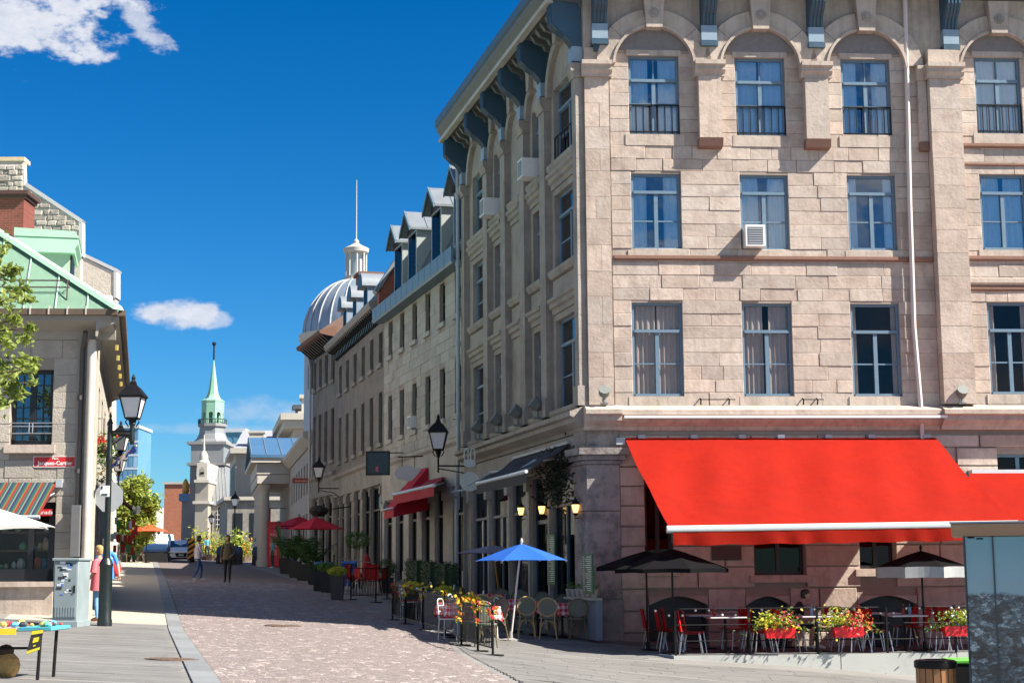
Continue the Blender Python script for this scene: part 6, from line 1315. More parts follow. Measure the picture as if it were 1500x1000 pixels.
# shelf with a row of flower pots
u0, z = FS.px(856, 857, .45); u1, _ = FS.px(816, 857, .45); ua, ub = min(u0, u1), max(u0, u1)
t = thing('window_shelf', 'grey timber shelf below the cafe window', 'shelf', FS(ua, .2, 0)); q = MB(); q.fbox(FS, ua, ub, .05, .30, .95, 1.0); obj('board', q, GREY_TR, t); q = MB(); q.fbox(FS, ua, ub, .05, .2, .1, .95); obj('cabinet', q, mat('blue_grey_panelling', (.15, .18, .22), .6), t)
for i in range(6):
    u = ua + .12 + i * (ub - ua - .24) / 5; c = FS(u, .19, 1.0); t = thing('flower_pot', 'small pale clay pot of herbs on the cafe shelf', 'flower pot', c, group='pots in a row on the cafe shelf'); q = MB(); q.lathe(c[0], c[1], [(.06, 1.0), (.085, 1.15), (.09, 1.15), (.09, 1.18), (.075, 1.175)], 10); obj('pot', q, mat('pale_clay', (.38, .34, .30), .8), t); q = MB(); rnd = random.Random(i)
    for k in range(28): leaf(q, (c[0] + rnd.gauss(0, .05), c[1] + rnd.gauss(0, .05), 1.2 + abs(rnd.gauss(0, .06))), .03, rnd)
    obj('herb', q, LEAFY, t, recalc=False)
# pale hanging sign of loops and a disc on the downpipe bracket
u, z = FS.px(688, 705, .9); c = Vector(FS(u, .9, z)); t = thing('hanging_pub_sign', 'pale hanging sign of a round disc with two tall loops beside the downpipe', 'sign', c); q = MB(); n = Vector((FS.n[0], FS.n[1], 0)); PSG = mat('pale_green_sign', (.48, .54, .50), .6, .12)
def disc(mb, c, r, th, nx, n=20, sq=1.0):
    ax = nx; sx = Vector((0, 0, 1)).cross(ax).normalized(); mb.loft([[c + ax * th * s + sx * r * math.cos(2 * math.pi * k / n) + Vector((0, 0, r * sq * math.sin(2 * math.pi * k / n))) for k in range(n)] for s in (-.5, .5)])
dr_ = Vector((.15, -1, 0)).normalized(); disc(q, c, .27, .05, dr_); obj('disc', q, PSG, t); q = MB(); disc(q, c + Vector((0, 0, .5)), .17, .05, dr_, sq=.7); obj('face', q, PSG, t)
sx = Vector((0, 0, 1)).cross(dr_).normalized()
for s in (-.09, .09):
    q = MB(); q.tube([c + sx * (s + .06 * math.cos(a)) + Vector((0, 0, .72 + .2 * math.sin(a))) for a in [2 * math.pi * k / 12 for k in range(13)]], .022, 6); obj('ear_loop', q, PSG, t)
q = MB(); q.tube([Vector(FS(SL - .05, .3, z - .3)), Vector(FS(SL - .3, .6, z - .1)), c + Vector((0, 0, -.2))], .03, 6); q.tube([Vector(FS(SL - .05, .3, z + .9)), Vector(FS(SL - .05, .3, z - .6))], .05, 6); obj('bracket', q, GALV, t)
# ---------------------------------------------------------------- cafe terrace at the corner
def gp(px_, py_): return Vector(og(px_, py_))
def at_ground(x, y): return Vector((x, y, ground(x, y) + .012))
BAMB = mat('bamboo_cane', (.42, .30, .12), .5, .2, 12); WOVEN = mat('grey_green_weave', (.16, .17, .13), .8, .25, 60, bump=.5, bscale=160); DKCANE = mat('dark_cane', (.13, .10, .05), .5, .2)
def make_bistro(cane, group, label):
    t = thing('bistro_chair', label, 'chair', group=group); q = MB(); q.lathe(0, 0, [(.18, .43), (.215, .445), (.215, .465), (.19, .475), (.01, .478)], 18); obj('seat', q, WOVEN, t, smooth=40)
    q = MB(); n = 20; ring = [(.21 * math.cos(2 * math.pi * k / n), .20 + .03 * math.sin(2 * math.pi * k / n), .69 + .20 * math.sin(2 * math.pi * k / n)) for k in range(n + 1)]; q.tube(ring, .017, 6, caps=False); obj('back_frame', q, cane, t)
    q = MB(); q.loft([[(.2 * s * math.cos(2 * math.pi * k / n), .20 + .03 * s * math.sin(2 * math.pi * k / n) - .02 * (1 - s), .69 + .19 * s * math.sin(2 * math.pi * k / n)) for k in range(n)] for s in (1, .5, .02)], caps=False); obj('backrest', q, WOVEN, t, smooth=60)
    for sx in (-1, 1):
        for (y0, y1) in ((-.14, -.2), (.14, .22)):
            l = MB(); l.tube([(sx * .14, y0, .44), (sx * .19, y1, 0)], .014, 6); obj('leg', l, cane, t)
        l = MB(); l.tube([(sx * .14, .17, .44), (sx * .17, .2, .58)], .014, 6); obj('back_post', l, cane, t)
    q = MB()
    for sx in (-1, 1): q.tube([(sx * .165, .18, .22), (sx * .1, .16, .36), (0, .15, .40)], .010, 5); q.tube([(sx * .165, -.17, .22), (sx * .1, -.15, .36), (0, -.14, .40)], .010, 5)
    obj('arched_brace', q, cane, t); return t
GL = 'woven bistro chairs at the corner cafe'
bc = make_bistro(BAMB, GL, 'bistro chair with a round woven back in bamboo cane beside the blue parasol'); bd = make_bistro(DKCANE, GL, 'bistro chair with a round woven back in dark cane at the corner cafe')
seen = set()
def place(o, x, y, rz):
    c = o if o.name not in seen else copy_tree(o); seen.add(o.name); c.location = at_ground(x, y); c.rotation_euler = (0, 0, rz); return c
for i, (px_, py_, rz, d) in enumerate(((732, 932, 3.0, 0), (771, 934, 3.2, 0), (803, 936, 3.1, 0), (846, 937, 3.2, 1), (712, 931, 2.8, 0), (735, 916, .1, 1), (762, 918, .0, 1), (793, 923, -.1, 1), (826, 929, .1, 1))):
    x, y, z = og(px_, py_); place(bd if d else bc, x, y, rz)
def check_mat():
    m = bpy.data.materials.new('red_gingham'); m.use_nodes = True; t = NT(m); b = t.n['Principled BSDF']; tc = t.new('ShaderNodeTexCoord'); s = t.new('ShaderNodeSeparateXYZ', {0: tc.outputs['Object']}); ks = []
    for i in range(3): ks.append(t.math('GREATER_THAN', t.math('FRACT', t.math('MULTIPLY', t.math('ADD', s.outputs[i], 5.0), 8.0)), .5))
    a = t.math('MULTIPLY', t.math('ADD', t.math('ADD', ks[0], ks[1]), ks[2]), .34)
    t.l.new(t.ramp(a, [(0, (.75, .72, .70)), (.33, (.75, .25, .25)), (.7, (.5, .02, .03)), (1, (.42, .01, .02))]), b.inputs['Base Color']); b.inputs['Roughness'].default_value = .85; return m
GING = check_mat()
def gingham_table():
    t = thing('gingham_table', 'small cafe table under a red and white checked cloth', 'table', group='checked cafe tables'); q = MB(); q.tube([(0, 0, .02), (0, 0, .7)], .03, 8); obj('pedestal', q, IRON, t); q = MB(); q.lathe(0, 0, [(.22, 0), (.22, .02), (.03, .04)], 14); obj('foot', q, IRON, t)
    q = MB(); rows = []; n = 32
    for (r_, z) in ((.01, .742), (.34, .742), (.365, .73), (.38, .62), (.40, .48)):
        row = []
        for k in range(n):
            a = 2 * math.pi * k / n; s = 1 / max(abs(math.cos(a)), abs(math.sin(a))) ; s = min(s, 1.25) * .95; f = 1 + (.05 * math.sin(a * 8) if z < .7 else 0); row.append((r_ * s * f * math.cos(a), r_ * s * f * math.sin(a), z - (.05 if z < .5 and k % 8 == 4 else 0)))
        rows.append(row)
    q.loft(rows, caps=False); obj('cloth', q, GING, t, smooth=50); q = MB(); q.cbox(-.32, .32, -.32, .32, .70, .738, .01); obj('tabletop', q, TOPG, t); return t
gt = gingham_table()
for (px_, py_) in ((752, 926), (788, 930), (824, 933)): x, y, z = og(px_, py_); place(gt, x, y, .3)['label'] = 'checked cafe table between the woven bistro chairs'
p = gp(748, 938); BLUEC = mat('bright_blue_canvas', (.008, .10, .46), .7, .1, 2, trans=.2); POLEW = mat('pale_aluminium_pole', (.55, .54, .5), .4, .05)
Yp = p.y; tp = Vector(atY(764, 796, Yp)); BASEC = mat('concrete_base', (.24, .23, .22), .8)
parasol('blue_parasol', 'bright blue tilted parasol over the bistro chairs', p, tp.z, atY(764, 822, Yp)[2] + .02, 1.0, BLUEC, POLEW, n=6, lean=(tp.x - p.x, 0), rot=.1, basep=BASEC)
p2 = Vector(og(735, 905)); tp2 = atY(722, 798, p2.y); LAV = mat('lavender_canvas', (.30, .28, .42), .75, .1, 2, trans=.2)
parasol('lavender_parasol', 'greyish lavender parasol on an orange pole behind the blue one', p2, tp2[2], atY(722, 810, p2.y)[2], 1.05, LAV, mat('orange_pole', (.6, .25, .03), .5), n=6, lean=(tp2[0] - p2.x, 0), rot=.3)
# low cafe fences along the roadway, posts on foot plates, garlands of yellow flowers
DGLASS = glass('smoked_windscreen', (.45, .43, .42), .10)
def cafe_fence(a, b, label, h=1.0, bars=True, garland=True, seed=0, glass_=False, fl=('yellow', 'orange', 'red')):
    a, b = Vector(a), Vector(b); t = thing('cafe_fence', label, 'fence', a, group='cafe fences'); rnd = random.Random(seed); d = (b - a); L = d.length; up = Vector((0, 0, 1))
    for p in (a, b):
        q = MB(); q.tube([p, p + up * h], .025, 6); q.lathe(p.x, p.y, [(.2, p.z), (.2, p.z + .02), (.04, p.z + .03)], 12); q.ball(tuple(p + up * h), .035, n=6, k=4); obj('post', q, IRON, t)
    q = MB(); q.tube([a + up * (h - .06), b + up * (h - .06)], .015, 5); q.tube([a + up * .14, b + up * .14], .015, 5); fr_ = obj('rail', q, IRON, t)
    if glass_:
        q = MB(); s_ = d.normalized().cross(up) * .006; q.hexa([a + up * .16 - s_, b + up * .16 - s_, b + up * .16 + s_, a + up * .16 + s_, a + up * (h - .08) - s_, b + up * (h - .08) - s_, b + up * (h - .08) + s_, a + up * (h - .08) + s_]); obj('windscreen_pane', q, DGLASS, t)
    if bars:
        n = max(3, int(L / .13))
        for k in range(1, n): p = a.lerp(b, k / n); q = MB(); q.tube([p + up * .14, p + up * (h - .06)], .008, 4); obj('baluster', q, IRON if not glass_ else GALV, fr_)
    if garland:
        for ci, col in enumerate(fl):
            q = MB(); g = MB()
            for k in range(int(9 * L)):
                s = rnd.random(); end = a if s < .5 else b
                p = (end + up * (h - abs(rnd.gauss(0, .2)))) if rnd.random() < .85 else a.lerp(b, s) + up * (h - .02 + rnd.gauss(0, .04))
                p += Vector((rnd.gauss(0, .05), rnd.gauss(0, .05), 0)); petals(q, p, rnd.uniform(.03, .055), rnd); leaf(g, p + Vector((0, 0, -.05)), .04, rnd)
            obj('blossoms', q, FLC[col], t, recalc=False); obj('leaves', g, LEAFY, t, recalc=False)
pts = [(575, 908), (594, 914), (620, 922), (652, 930), (676, 945), (700, 954), (722, 960)]
lbs = ['cafe fence panel with orange and yellow flowers at the hedge end of the corner terrace', 'cafe fence panel with balusters and yellow garland next to the flowered end panel', 'smoked glass fence panel topped with a yellow garland', 'smoked glass fence panel with flowers in front of a checked table', 'cafe fence panel of balusters tied with yellow roses', 'last low cafe fence panel by the roadway setts near the blue parasol']
for i in range(6): cafe_fence(gp(*pts[i]), gp(*pts[i + 1]), lbs[i], .92, True, True, i, i in (2, 3), (('red', 'orange', 'yellow'), ('yellow', 'white'), ('yellow',), ('yellow', 'orange'), ('yellow', 'orange'), ('yellow', 'red'))[i])
for (px_, py_) in ((607, 903), (640, 910), (684, 923), (716, 915), (668, 934), (704, 941), (655, 905)): x, y, z = og(px_, py_); o = place(gt, x, y, .5); o['label'] = 'checked cafe table behind the low flowered fence'
# light metal chairs at those tables
def metal_chair():
    t = thing('metal_cafe_chair', 'white metal cafe chair with a checked cushion behind the low fence', 'chair', group='white metal cafe chairs'); q = MB(); q.cbox(-.2, .2, -.2, .2, .43, .455, .008); obj('seat', q, WHITE, t)
    q = MB(); q.tube([(-.19, .19, .45), (-.19, .23, .82), (-.1, .235, .86), (.1, .235, .86), (.19, .23, .82), (.19, .19, .45)], .013, 6)
    for z in (.6, .72): q.tube([(-.19, .21, z), (.19, .21, z)], .012, 5)
    obj('backrest', q, WHITE, t); q = MB(); q.cbox(-.18, .18, -.18, .17, .456, .49, .015); obj('cushion', q, GING, t)
    for sx in (-1, 1):
        for y in (-.18, .19): l = MB(); l.tube([(sx * .18, y, .44), (sx * .2, y * 1.1, 0)], .012, 5); obj('leg', l, WHITE, t)
    return t
mc = metal_chair()
for (px_, py_, rz) in ((600, 908, 1.5), (618, 901, -1.4), (632, 914, 1.2), (652, 907, -1.5), (674, 928, 1.4), (694, 920, -1.5), (660, 938, 1.3), (712, 935, -1.3)): x, y, z = og(px_, py_); place(mc, x, y, rz)
for i, (px_, py_) in enumerate(((588, 899), (628, 905), (646, 922), (664, 914), (690, 944), (712, 949), (702, 927), (680, 934), (618, 911), (725, 938))):
    x, y, z = og(px_, py_); c = copy_tree(bd, label='dark cane chair at a checked table behind the low flowered fence'); c.location = at_ground(x, y); c.rotation_euler = (0, 0, i * 1.3); c['group'] = 'dark cane chairs behind the flowered fence'
# ---------------------------------------------------------------- frontage of the stone row
CRIM = mat('crimson_canvas', (.50, .010, .035), .75, .1, 2, trans=.2); CRIMD = mat('dark_crimson_canvas', (.34, .012, .03), .75, .1, 2, trans=.2)
z9 = lambda a, b: (430 + a / 6.25, 640 + b / 6.25)
T0, T1 = FB.px(*z9(1365, 360), .15), FB.px(*z9(1000, 430), .15); B0, B1 = FB.px(*z9(1290, 440), 1.3), FB.px(*z9(915, 510), 1.3)
t = thing('crimson_awning', 'crimson awning with a white front bar over the middle shopfront', 'awning', FB(T0[0], .1, T0[1])); q = MB(); cloth(q, FB(T0[0], .12, T0[1]), FB(T1[0], .12, T0[1]), FB(B1[0], 1.3, B0[1]), FB(B0[0], 1.3, B0[1]), 14, 6, .03); obj('canvas', q, CRIMD, t, smooth=60, recalc=False)
q = MB(); q.tube([FB(B0[0], 1.3, B0[1]), FB(B1[0], 1.3, B0[1])], .055, 8); obj('front_bar', q, AWBAR, t); q = MB(); q.loft([[FB(B0[0] + (B1[0] - B0[0]) * i / 16, 1.32 + .02 * math.sin(i), B0[1] - .04 - .28 * j) for i in range(17)] for j in (0, 1)], caps=False, closed=False); obj('valance', q, CRIM, t, recalc=False)
q = MB(); q.tube([FB(T0[0], .1, T0[1] - .2), FB(B0[0], 1.28, B0[1])], .03, 6); obj('folding_arm', q, GALV, t)
# hooded entrance canopy next to it
t = thing('crimson_door_canopy', 'steep crimson canopy projecting over a doorway', 'canopy', FB(4.7, .1, 3.6)); ua, ub = 4.7, 6.2; q = MB(); rows = []
zt_, zb0 = FB.px(577, 697, .2)[1], FB.px(*z9(860, 745), 1.2)[1]
for k in range(8):
    a = math.pi / 2 * k / 7; w = .12 + 1.15 * k / 7; z = zt_ + (zb0 + .3 - zt_) * k / 7; rows.append([FB(ua + (ub - ua) * i / 6, w, z) for i in range(7)])
rows.append([FB(ua + (ub - ua) * i / 6, 1.29, zb0) for i in range(7)]); q.loft(rows, caps=False, closed=False); obj('canvas', q, CRIM, t, smooth=60, recalc=False)
for u in (ua, ub): q = MB(); q.add([FB(u, .1, zb0 + .25)] + [FB(u, .12 + 1.15 * k / 7, zt_ + (zb0 + .3 - zt_) * k / 7) for k in range(8)] + [FB(u, 1.29, zb0)], [tuple(range(10))]); obj('side_cheek', q, CRIM, t, recalc=False)
q = MB(); q.tube([FB(ua, 1.3, zb0 + .3), FB(ub, 1.3, zb0 + .3)], .03, 6); obj('frame_bar', q, AWBAR, t)
# signs projecting from the row
def blade(px0, px1, py0, py1, Y, th, m_, name, label, oval=False, rim=None):
    a = atY(px0, py0, Y); b = atY(px1, py1, Y); t = thing(name, label, 'sign', ((a[0] + b[0]) / 2, Y, (a[2] + b[2]) / 2)); q = MB(); xm, zm = (a[0] + b[0]) / 2, (a[2] + b[2]) / 2
    if oval: q.ext([(xm + (b[0] - a[0]) / 2 * math.cos(2 * math.pi * k / 24), Y, zm + (a[2] - b[2]) / 2 * math.sin(2 * math.pi * k / 24)) for k in range(24)], (0, th, 0))
    else: q.box(a[0], b[0], Y, Y + th, b[2], a[2])
    obj('board', q, m_, t); return t, a, b
FB7 = FB(6.9, .9, 0)
t, a, b = blade(537, 570, 661, 695, FB7[1] + 2.2, .12, mat('dark_sign_face', (.02, .03, .04), .25, .3, 2), 'hanging_sign', 'square dark hanging sign above the crimson canopy'); q = MB()
for (x0, x1, z0, z1) in ((a[0], b[0], a[2] - .03, a[2] + .01), (a[0], b[0], b[2] - .01, b[2] + .03), (a[0] - .02, a[0] + .02, b[2], a[2]), (b[0] - .02, b[0] + .02, b[2], a[2])): q.box(x0, x1, FB7[1] + 2.17, FB7[1] + 2.34, z0, z1)
obj('frame', q, IRON, t); q = MB(); q.box(a[0] + .33, a[0] + .42, FB7[1] + 2.19, FB7[1] + 2.2, b[2] + .12, b[2] + .3); obj('pink_mark', q, mat('pink_print', (.6, .12, .15), .5), t); q = MB(); q.tube([(b[0], FB7[1] + 2.26, a[2] - .05), (b[0] + .9, FB7[1] + 2.26, a[2] - .05)], .02, 5); obj('arm', q, IRON, t)
t, a, b = blade(578, 618, 682, 704, FB(5.6, .5, 0)[1], .08, mat('pale_oval_sign', (.52, .54, .54), .5, .08), 'oval_sign', 'pale oval hanging sign over the crimson awning', True); q = MB(); yo = FB(5.6, .5, 0)[1] + .04; zz = atY(600, 669, yo)[2]; q.tube([(a[0] + .1, yo, zz), (atY(627, 669, yo)[0], yo, zz + .03)], .022, 6)
for x in (a[0] + .25, b[0] - .25): q.tube([(x, yo, a[2] - .1), (x, yo, zz)], .01, 4)
obj('arm', q, IRON, t)
# lanterns on brackets
LGL = mat('frosted_lantern_glass', (.62, .62, .64), .35, .08, 6)
def lantern_parts(t, c, s, gm=None):
    """four-sided street lantern: tapered glass, hipped roof and finial, base c"""
    c = Vector(c); w0, w1, h = .13 * s, .23 * s, .50 * s; q = MB()
    sq = lambda r_, z: [(c.x + r_ * sx, c.y + r_ * sy, c.z + z) for sx, sy in ((-1, -1), (1, -1), (1, 1), (-1, 1))]
    q.loft([sq(w0 * .94, .06 * s), sq(w1 * .95, h)]); obj('glass', q, gm or LGL, t)
    q = MB(); A, B = sq(w0, .05 * s), sq(w1, h)
    for i in range(4): q.tube([A[i], B[i]], .016 * s, 4); q.tube([B[i], B[(i + 1) % 4]], .018 * s, 4); q.tube([A[i], A[(i + 1) % 4]], .018 * s, 4)
    obj('frame', q, IRON, t)
    q = MB(); q.loft([sq(w1 * 1.15, h), sq(w1 * 1.15, h + .03 * s), sq(w1 * .62, h + .2 * s), sq(w1 * .3, h + .27 * s), sq(w1 * .22, h + .34 * s)]); q.lathe(c.x, c.y, [(.06 * s, c.z + h + .33 * s), (.035 * s, c.z + h + .38 * s), (.045 * s, c.z + h + .42 * s), (.008 * s, c.z + h + .5 * s)], 8); obj('roof', q, IRON, t)
    q = MB(); q.lathe(c.x, c.y, [(.04 * s, c.z - .16 * s), (.06 * s, c.z - .08 * s), (.10 * s, c.z + .05 * s)], 8)
    for a in (0, math.pi): q.tube([(c.x + .1 * s * math.cos(a), c.y, c.z + .05 * s), (c.x + .15 * s * math.cos(a), c.y, c.z - .02 * s), (c.x + .08 * s * math.cos(a), c.y, c.z - .13 * s)], .014 * s, 4)
    obj('cradle', q, IRON, t)
def wall_lamp(fr, px_, pyb, w, s, label):
    u, z = fr.px(px_, pyb, w); c = fr(u, w, z); t = thing('wall_street_lantern', label, 'street lantern', c); lantern_parts(t, c, s); q = MB(); q.tube([(c[0], c[1], z - .1), (c[0], c[1], z - .62)], .03, 6); q.tube([(c[0], c[1], z - .42), fr(u, 0, z - .42)], .025, 6); q.tube([(c[0], c[1], z - .5), fr(u, .4, z - .62), fr(u, 0, z - .95)], .018, 6); obj('bracket', q, IRON, t)
wall_lamp(FB, 642, 661, 1.15, 1.12, 'black street lantern on a bracket beside the crimson awning'); wall_lamp(FD, 467, 701, 1.1, 1.0, 'black street lantern on a bracket of the narrow house')
# planters along the row
PLB = mat('dark_planter', (.018, .02, .022), .5, .2, 4); PLG = mat('grey_brown_planter', (.055, .048, .045), .55, .15, 4)
PALM = mat('dark_palm_green', (.035, .085, .02), .6, .2, 20, isl=.35, trans=.15); MIDG = mat('mid_green_leaf', (.06, .14, .03), .6, .2, 20, isl=.35, trans=.2)
def planter(px_, py_, w, h, m_, label, kind, seed, ph=.9, lm=None):
    p = gp(px_, py_); rnd = random.Random(seed); t = thing('planter', label, 'planter', p, group='planters along the row'); q = MB(); a = w / 2
    q.loft([[(p.x + sx * r_, p.y + sy * r_, p.z + z) for sx, sy in ((-1, -1), (1, -1), (1, 1), (-1, 1))] for r_, z in ((a * .8, 0), (a, h), (a * .88, h), (a * .85, h - .08))]); obj('pot', q, m_, t)
    q = MB()
    if kind == 'palm':
        for k in range(16):
            az_ = rnd.uniform(0, 6.28); L = ph * rnd.uniform(.7, 1.15); pts = [p + Vector((math.cos(az_) * L * .55 * s, math.sin(az_) * L * .55 * s, h - .1 + L * (1.25 * s - .55 * s * s))) for s in [j / 7 for j in range(8)]]
            for j in range(1, 8):
                d = (pts[j] - pts[j - 1]); sd_ = d.cross(Vector((0, 0, 1))).normalized()
                for s in (-1, 1):
                    l = .22 * L * (1.1 - abs(j / 7 - .5)); b = pts[j]; tip = b + sd_ * s * l + d * .8 + Vector((0, 0, -.05)); q.add([b - d * .35, b + d * .2, tip], [(0, 1, 2)])
    elif kind == 'bush':
        for k in range(420): v = Vector((rnd.gauss(0, 1), rnd.gauss(0, 1), rnd.gauss(0, 1))).normalized() * rnd.uniform(.3, 1) ** .4; leaf(q, p + Vector((v.x * w * .75, v.y * w * .75, h + ph * .45 + v.z * ph * .5)), .05, rnd)
    elif kind == 'standard':
        for k in range(520): v = Vector((rnd.gauss(0, 1), rnd.gauss(0, 1), rnd.gauss(0, 1))).normalized() * rnd.uniform(.2, 1) ** .4; leaf(q, p + Vector((v.x * .52, v.y * .52, h + ph + v.z * .34)), .06, rnd)
        s_ = MB(); s_.tube([p + Vector((0, 0, h - .1)), p + Vector((.02, 0, h + ph))], .03, 6); obj('stem', s_, mat('pale_stem', (.4, .33, .22), .8), t)
    obj('foliage', q, lm or PALM, t, recalc=False); return t
# hedge panels and iron fence of the middle restaurant
HEDGE = mat('dark_hedge', (.016, .045, .014), .8, .25, 25, isl=.5)
for i, (xa, xb) in enumerate(((597, 614), (618, 634), (639, 655), (659, 666))):
    u1, _ = FB.px(xa, 850, 1.9); u0, _ = FB.px(xb, 850, 1.9); zg = ground(*FB(u0, 1.9, 0)[:2]); t = thing('hedge_panel', 'tall clipped dark green hedge panel before the middle restaurant', 'hedge', FB(u0, 1.9, zg), group='hedge panels of the middle restaurant'); q = MB(); q.fbox(FB, u0, u1, 1.78, 2.0, zg, zg + .25); obj('trough', q, IRON, t); q = MB(); q.fbox(FB, u0 + .05, u1 - .05, 1.82, 1.96, zg + .25, zg + 1.4); rnd = random.Random(i)
    for k in range(700): leaf(q, FB(rnd.uniform(u0, u1), rnd.choice((1.78, 2.0, rnd.uniform(1.78, 2.0))) + rnd.gauss(0, .02), zg + rnd.uniform(.25, 1.45)), .035, rnd)
    obj('foliage', q, HEDGE, t, recalc=False)
cafe_fence(gp(567, 877), gp(514, 878), 'black iron fence panel in front of the red stacked chairs', 1.05, True, False, 20)
a_, b_ = FB(2.0, 2.4, 0), FB(9.5, 2.4, 0); cafe_fence((a_[0], a_[1], ground(a_[0], a_[1])), (b_[0], b_[1], ground(b_[0], b_[1])), 'long black iron fence in front of the clipped hedge panels', 1.25, False, False, 21)
for (px_, py_, lb) in ((604, 906, 'tall dark planter of yellow blooms at the first checked tables'), (650, 915, 'tall dark planter of yellow blooms before the smoked glass panel'), (690, 936, 'tall dark planter of yellow blooms among the fence tables')):
    t = planter(px_, py_, .34, .62, PLB, lb, 'bush', px_, .34, LIME); q = MB(); rnd = random.Random(px_); p = gp(px_, py_)
    for k in range(60): petals(q, p + Vector((rnd.gauss(0, .14), rnd.gauss(-.05, .14), .72 + rnd.gauss(.08, .09))), .045, rnd)
    obj('blossoms', q, FLC['yellow'], t, recalc=False)
# stacked red chairs and cushions behind it
for i, (px_, py_) in enumerate(((520, 870), (532, 868), (546, 869), (556, 868), (526, 862))):
    x, y, z = og(px_, py_)
    for k in range(1 if i % 2 else 2):
        c = copy_tree(ch0, label='red stacked chair behind the iron fence of the middle restaurant'); c.location = (x, y, z + .01 + k * .12); c.rotation_euler = (0, 0, 1.2 + i); c['group'] = 'red chairs stacked by the middle restaurant'
p = gp(537, 866); RP = mat('dark_red_cloth', (.28, .01, .02), .8, .15, 3)
t = thing('folded_red_parasol', 'folded dark red parasol standing among the stacked chairs', 'parasol', p); q = MB(); q.lathe(p.x, p.y, [(.05, p.z + .35), (.15, p.z + .5), (.19, p.z + .8), (.13, p.z + 1.15), (.03, p.z + 1.35)], 9); obj('folded_canopy', q, RP, t); q = MB(); q.tube([p, p + Vector((0, 0, 1.5))], .02, 6); obj('pole', q, IRON, t)
planter(494, 879, .42, .75, PLG, 'tall grey brown planter with lime tufts next to the iron fence', 'bush', 1, .3, LIME)
planter(480, 868, .5, .72, PLB, 'black planter with small round shrubs beside the blue bins', 'bush', 2, .35, LEAFY)
planter(469, 866, .5, .7, PLB, 'black planter holding a low fern in front of the blue bins', 'bush', 3, .3, PALM)
planter(447, 850, .75, .7, PLB, 'wide black planter with a bushy palm under the crimson parasol', 'palm', 4, 1.6)
planter(459, 856, .45, .6, PLB, 'black planter with an arching dark palm next to the wide planter', 'palm', 5, 1.4)
planter(432, 846, .55, .75, PLB, 'black planter with a leaning palm behind the wide planter', 'palm', 6, 1.7)
planter(419, 840, .65, .8, PLB, 'square dark planter with tall upright leaves by the feather banner', 'palm', 7, 1.5, MIDG)
planter(524, 862, .45, .55, PLB, 'planter with a round headed green standard tree before the columns', 'standard', 8, 1.25, MIDG)
planter(566, 868, .5, .55, PLB, 'black planter with white flowered bush by the hedge panels', 'bush', 9, .7, PALM)
for (px_, py_, lb) in ((474, 862, 'blue lidded bin beside the planters'), (512, 858, 'second blue lidded bin behind the red chairs')):
    p = gp(px_, py_); t = thing('blue_bin', lb, 'bin', p); q = MB(); q.cbox(p.x - .28, p.x + .28, p.y - .28, p.y + .28, p.z, p.z + .85, .03); obj('body', q, mat('blue_plastic', (.015, .05, .28), .45), t); q = MB(); q.cbox(p.x - .32, p.x + .32, p.y - .32, p.y + .32, p.z + .85, p.z + .97, .03); obj('lid', q, mat('bright_blue_plastic', (.03, .15, .5), .45), t)
for (px_, py_, tx, ty, ey, r_, lb) in ((465, 852, 464, 757, 775, 1.25, 'crimson parasol over the planters'), (440, 842, 438, 756, 770, 1.25, 'crimson parasol partly hidden behind the planter parasol'), (432, 838, 425, 764, 774, 1.1, 'crimson parasol beside the green feather banner')):
    p = gp(px_, py_); parasol('crimson_parasol', lb, p, atY(tx, ty, p.y)[2], atY(tx, ey, p.y)[2], r_, CRIM, IRON, n=6, lean=(atY(tx, ty, p.y)[0] - p.x, 0), rot=.4)
# black bush lamp above the parasol
u, z = FC.px(467, 748, 1.4); c = FC(u, 1.4, z); q = MB(); q.ball(c, .42, .42, .24, 10, 6); q.tube([c, FC(u, 0, z + .2)], .025, 5); tag(obj('hanging_basket', q, mat('black_basket', (.01, .012, .01), .8)), 'dark round hanging basket on the dark stone row', 'basket')
q = MB(); q.ball((0, 0, 0), .01)
# feather banner, red banner, kiosk boxes and market signs
p = gp(414, 838); t = thing('feather_banner', 'tall green feather banner standing by the planters', 'banner', p); Yb = p.y; q = MB(); pole = [p, Vector(atY(412, 800, Yb)), Vector(atY(405, 772, Yb)), Vector(atY(404, 766, Yb)), Vector(atY(408, 762, Yb)), Vector(atY(412, 768, Yb))]; q.tube(pole, .025, 5); obj('pole', q, IRON, t)
q = MB(); q.ext([atY(404, 768, Yb), atY(408, 763, Yb), atY(411, 770, Yb), atY(413, 815, Yb), atY(411, 822, Yb), atY(406, 790, Yb)], (0, .02, 0)); obj('flag', q, mat('banner_green', (.12, .19, .07), .8), t)
RK = mat('phone_box_red', (.58, .02, .025), .45, .06)
for (px0, px1, yt, yb, Y, lb) in ((392, 409, 766, 822, 98, 'bright red kiosk box with paler header panel'), (379, 392, 769, 818, 103, 'red kiosk box with glazed panes beside the columns')):
    a = atY(px0, yt, Y); b = atY(px1, yb, Y); g = ground(a[0], Y); t = thing('red_kiosk', lb, 'kiosk', (a[0], Y, g)); q = MB(); q.cbox(a[0], b[0], Y, Y + .8, g, a[2], .03); obj('cabinet', q, RK, t); q = MB(); q.box(a[0] - .05, b[0] + .05, Y - .05, Y + .85, a[2], a[2] + .1); obj('roof', q, RK, t)
    for k in range(3): q = MB(); q.box(a[0] + .15, b[0] - .15, Y - .012, Y, g + .7 + k * .5, g + 1.05 + k * .5); obj('panel', q, DKFRAME if px0 < 390 else mat('pale_red_panel', (.65, .18, .16), .5), t)
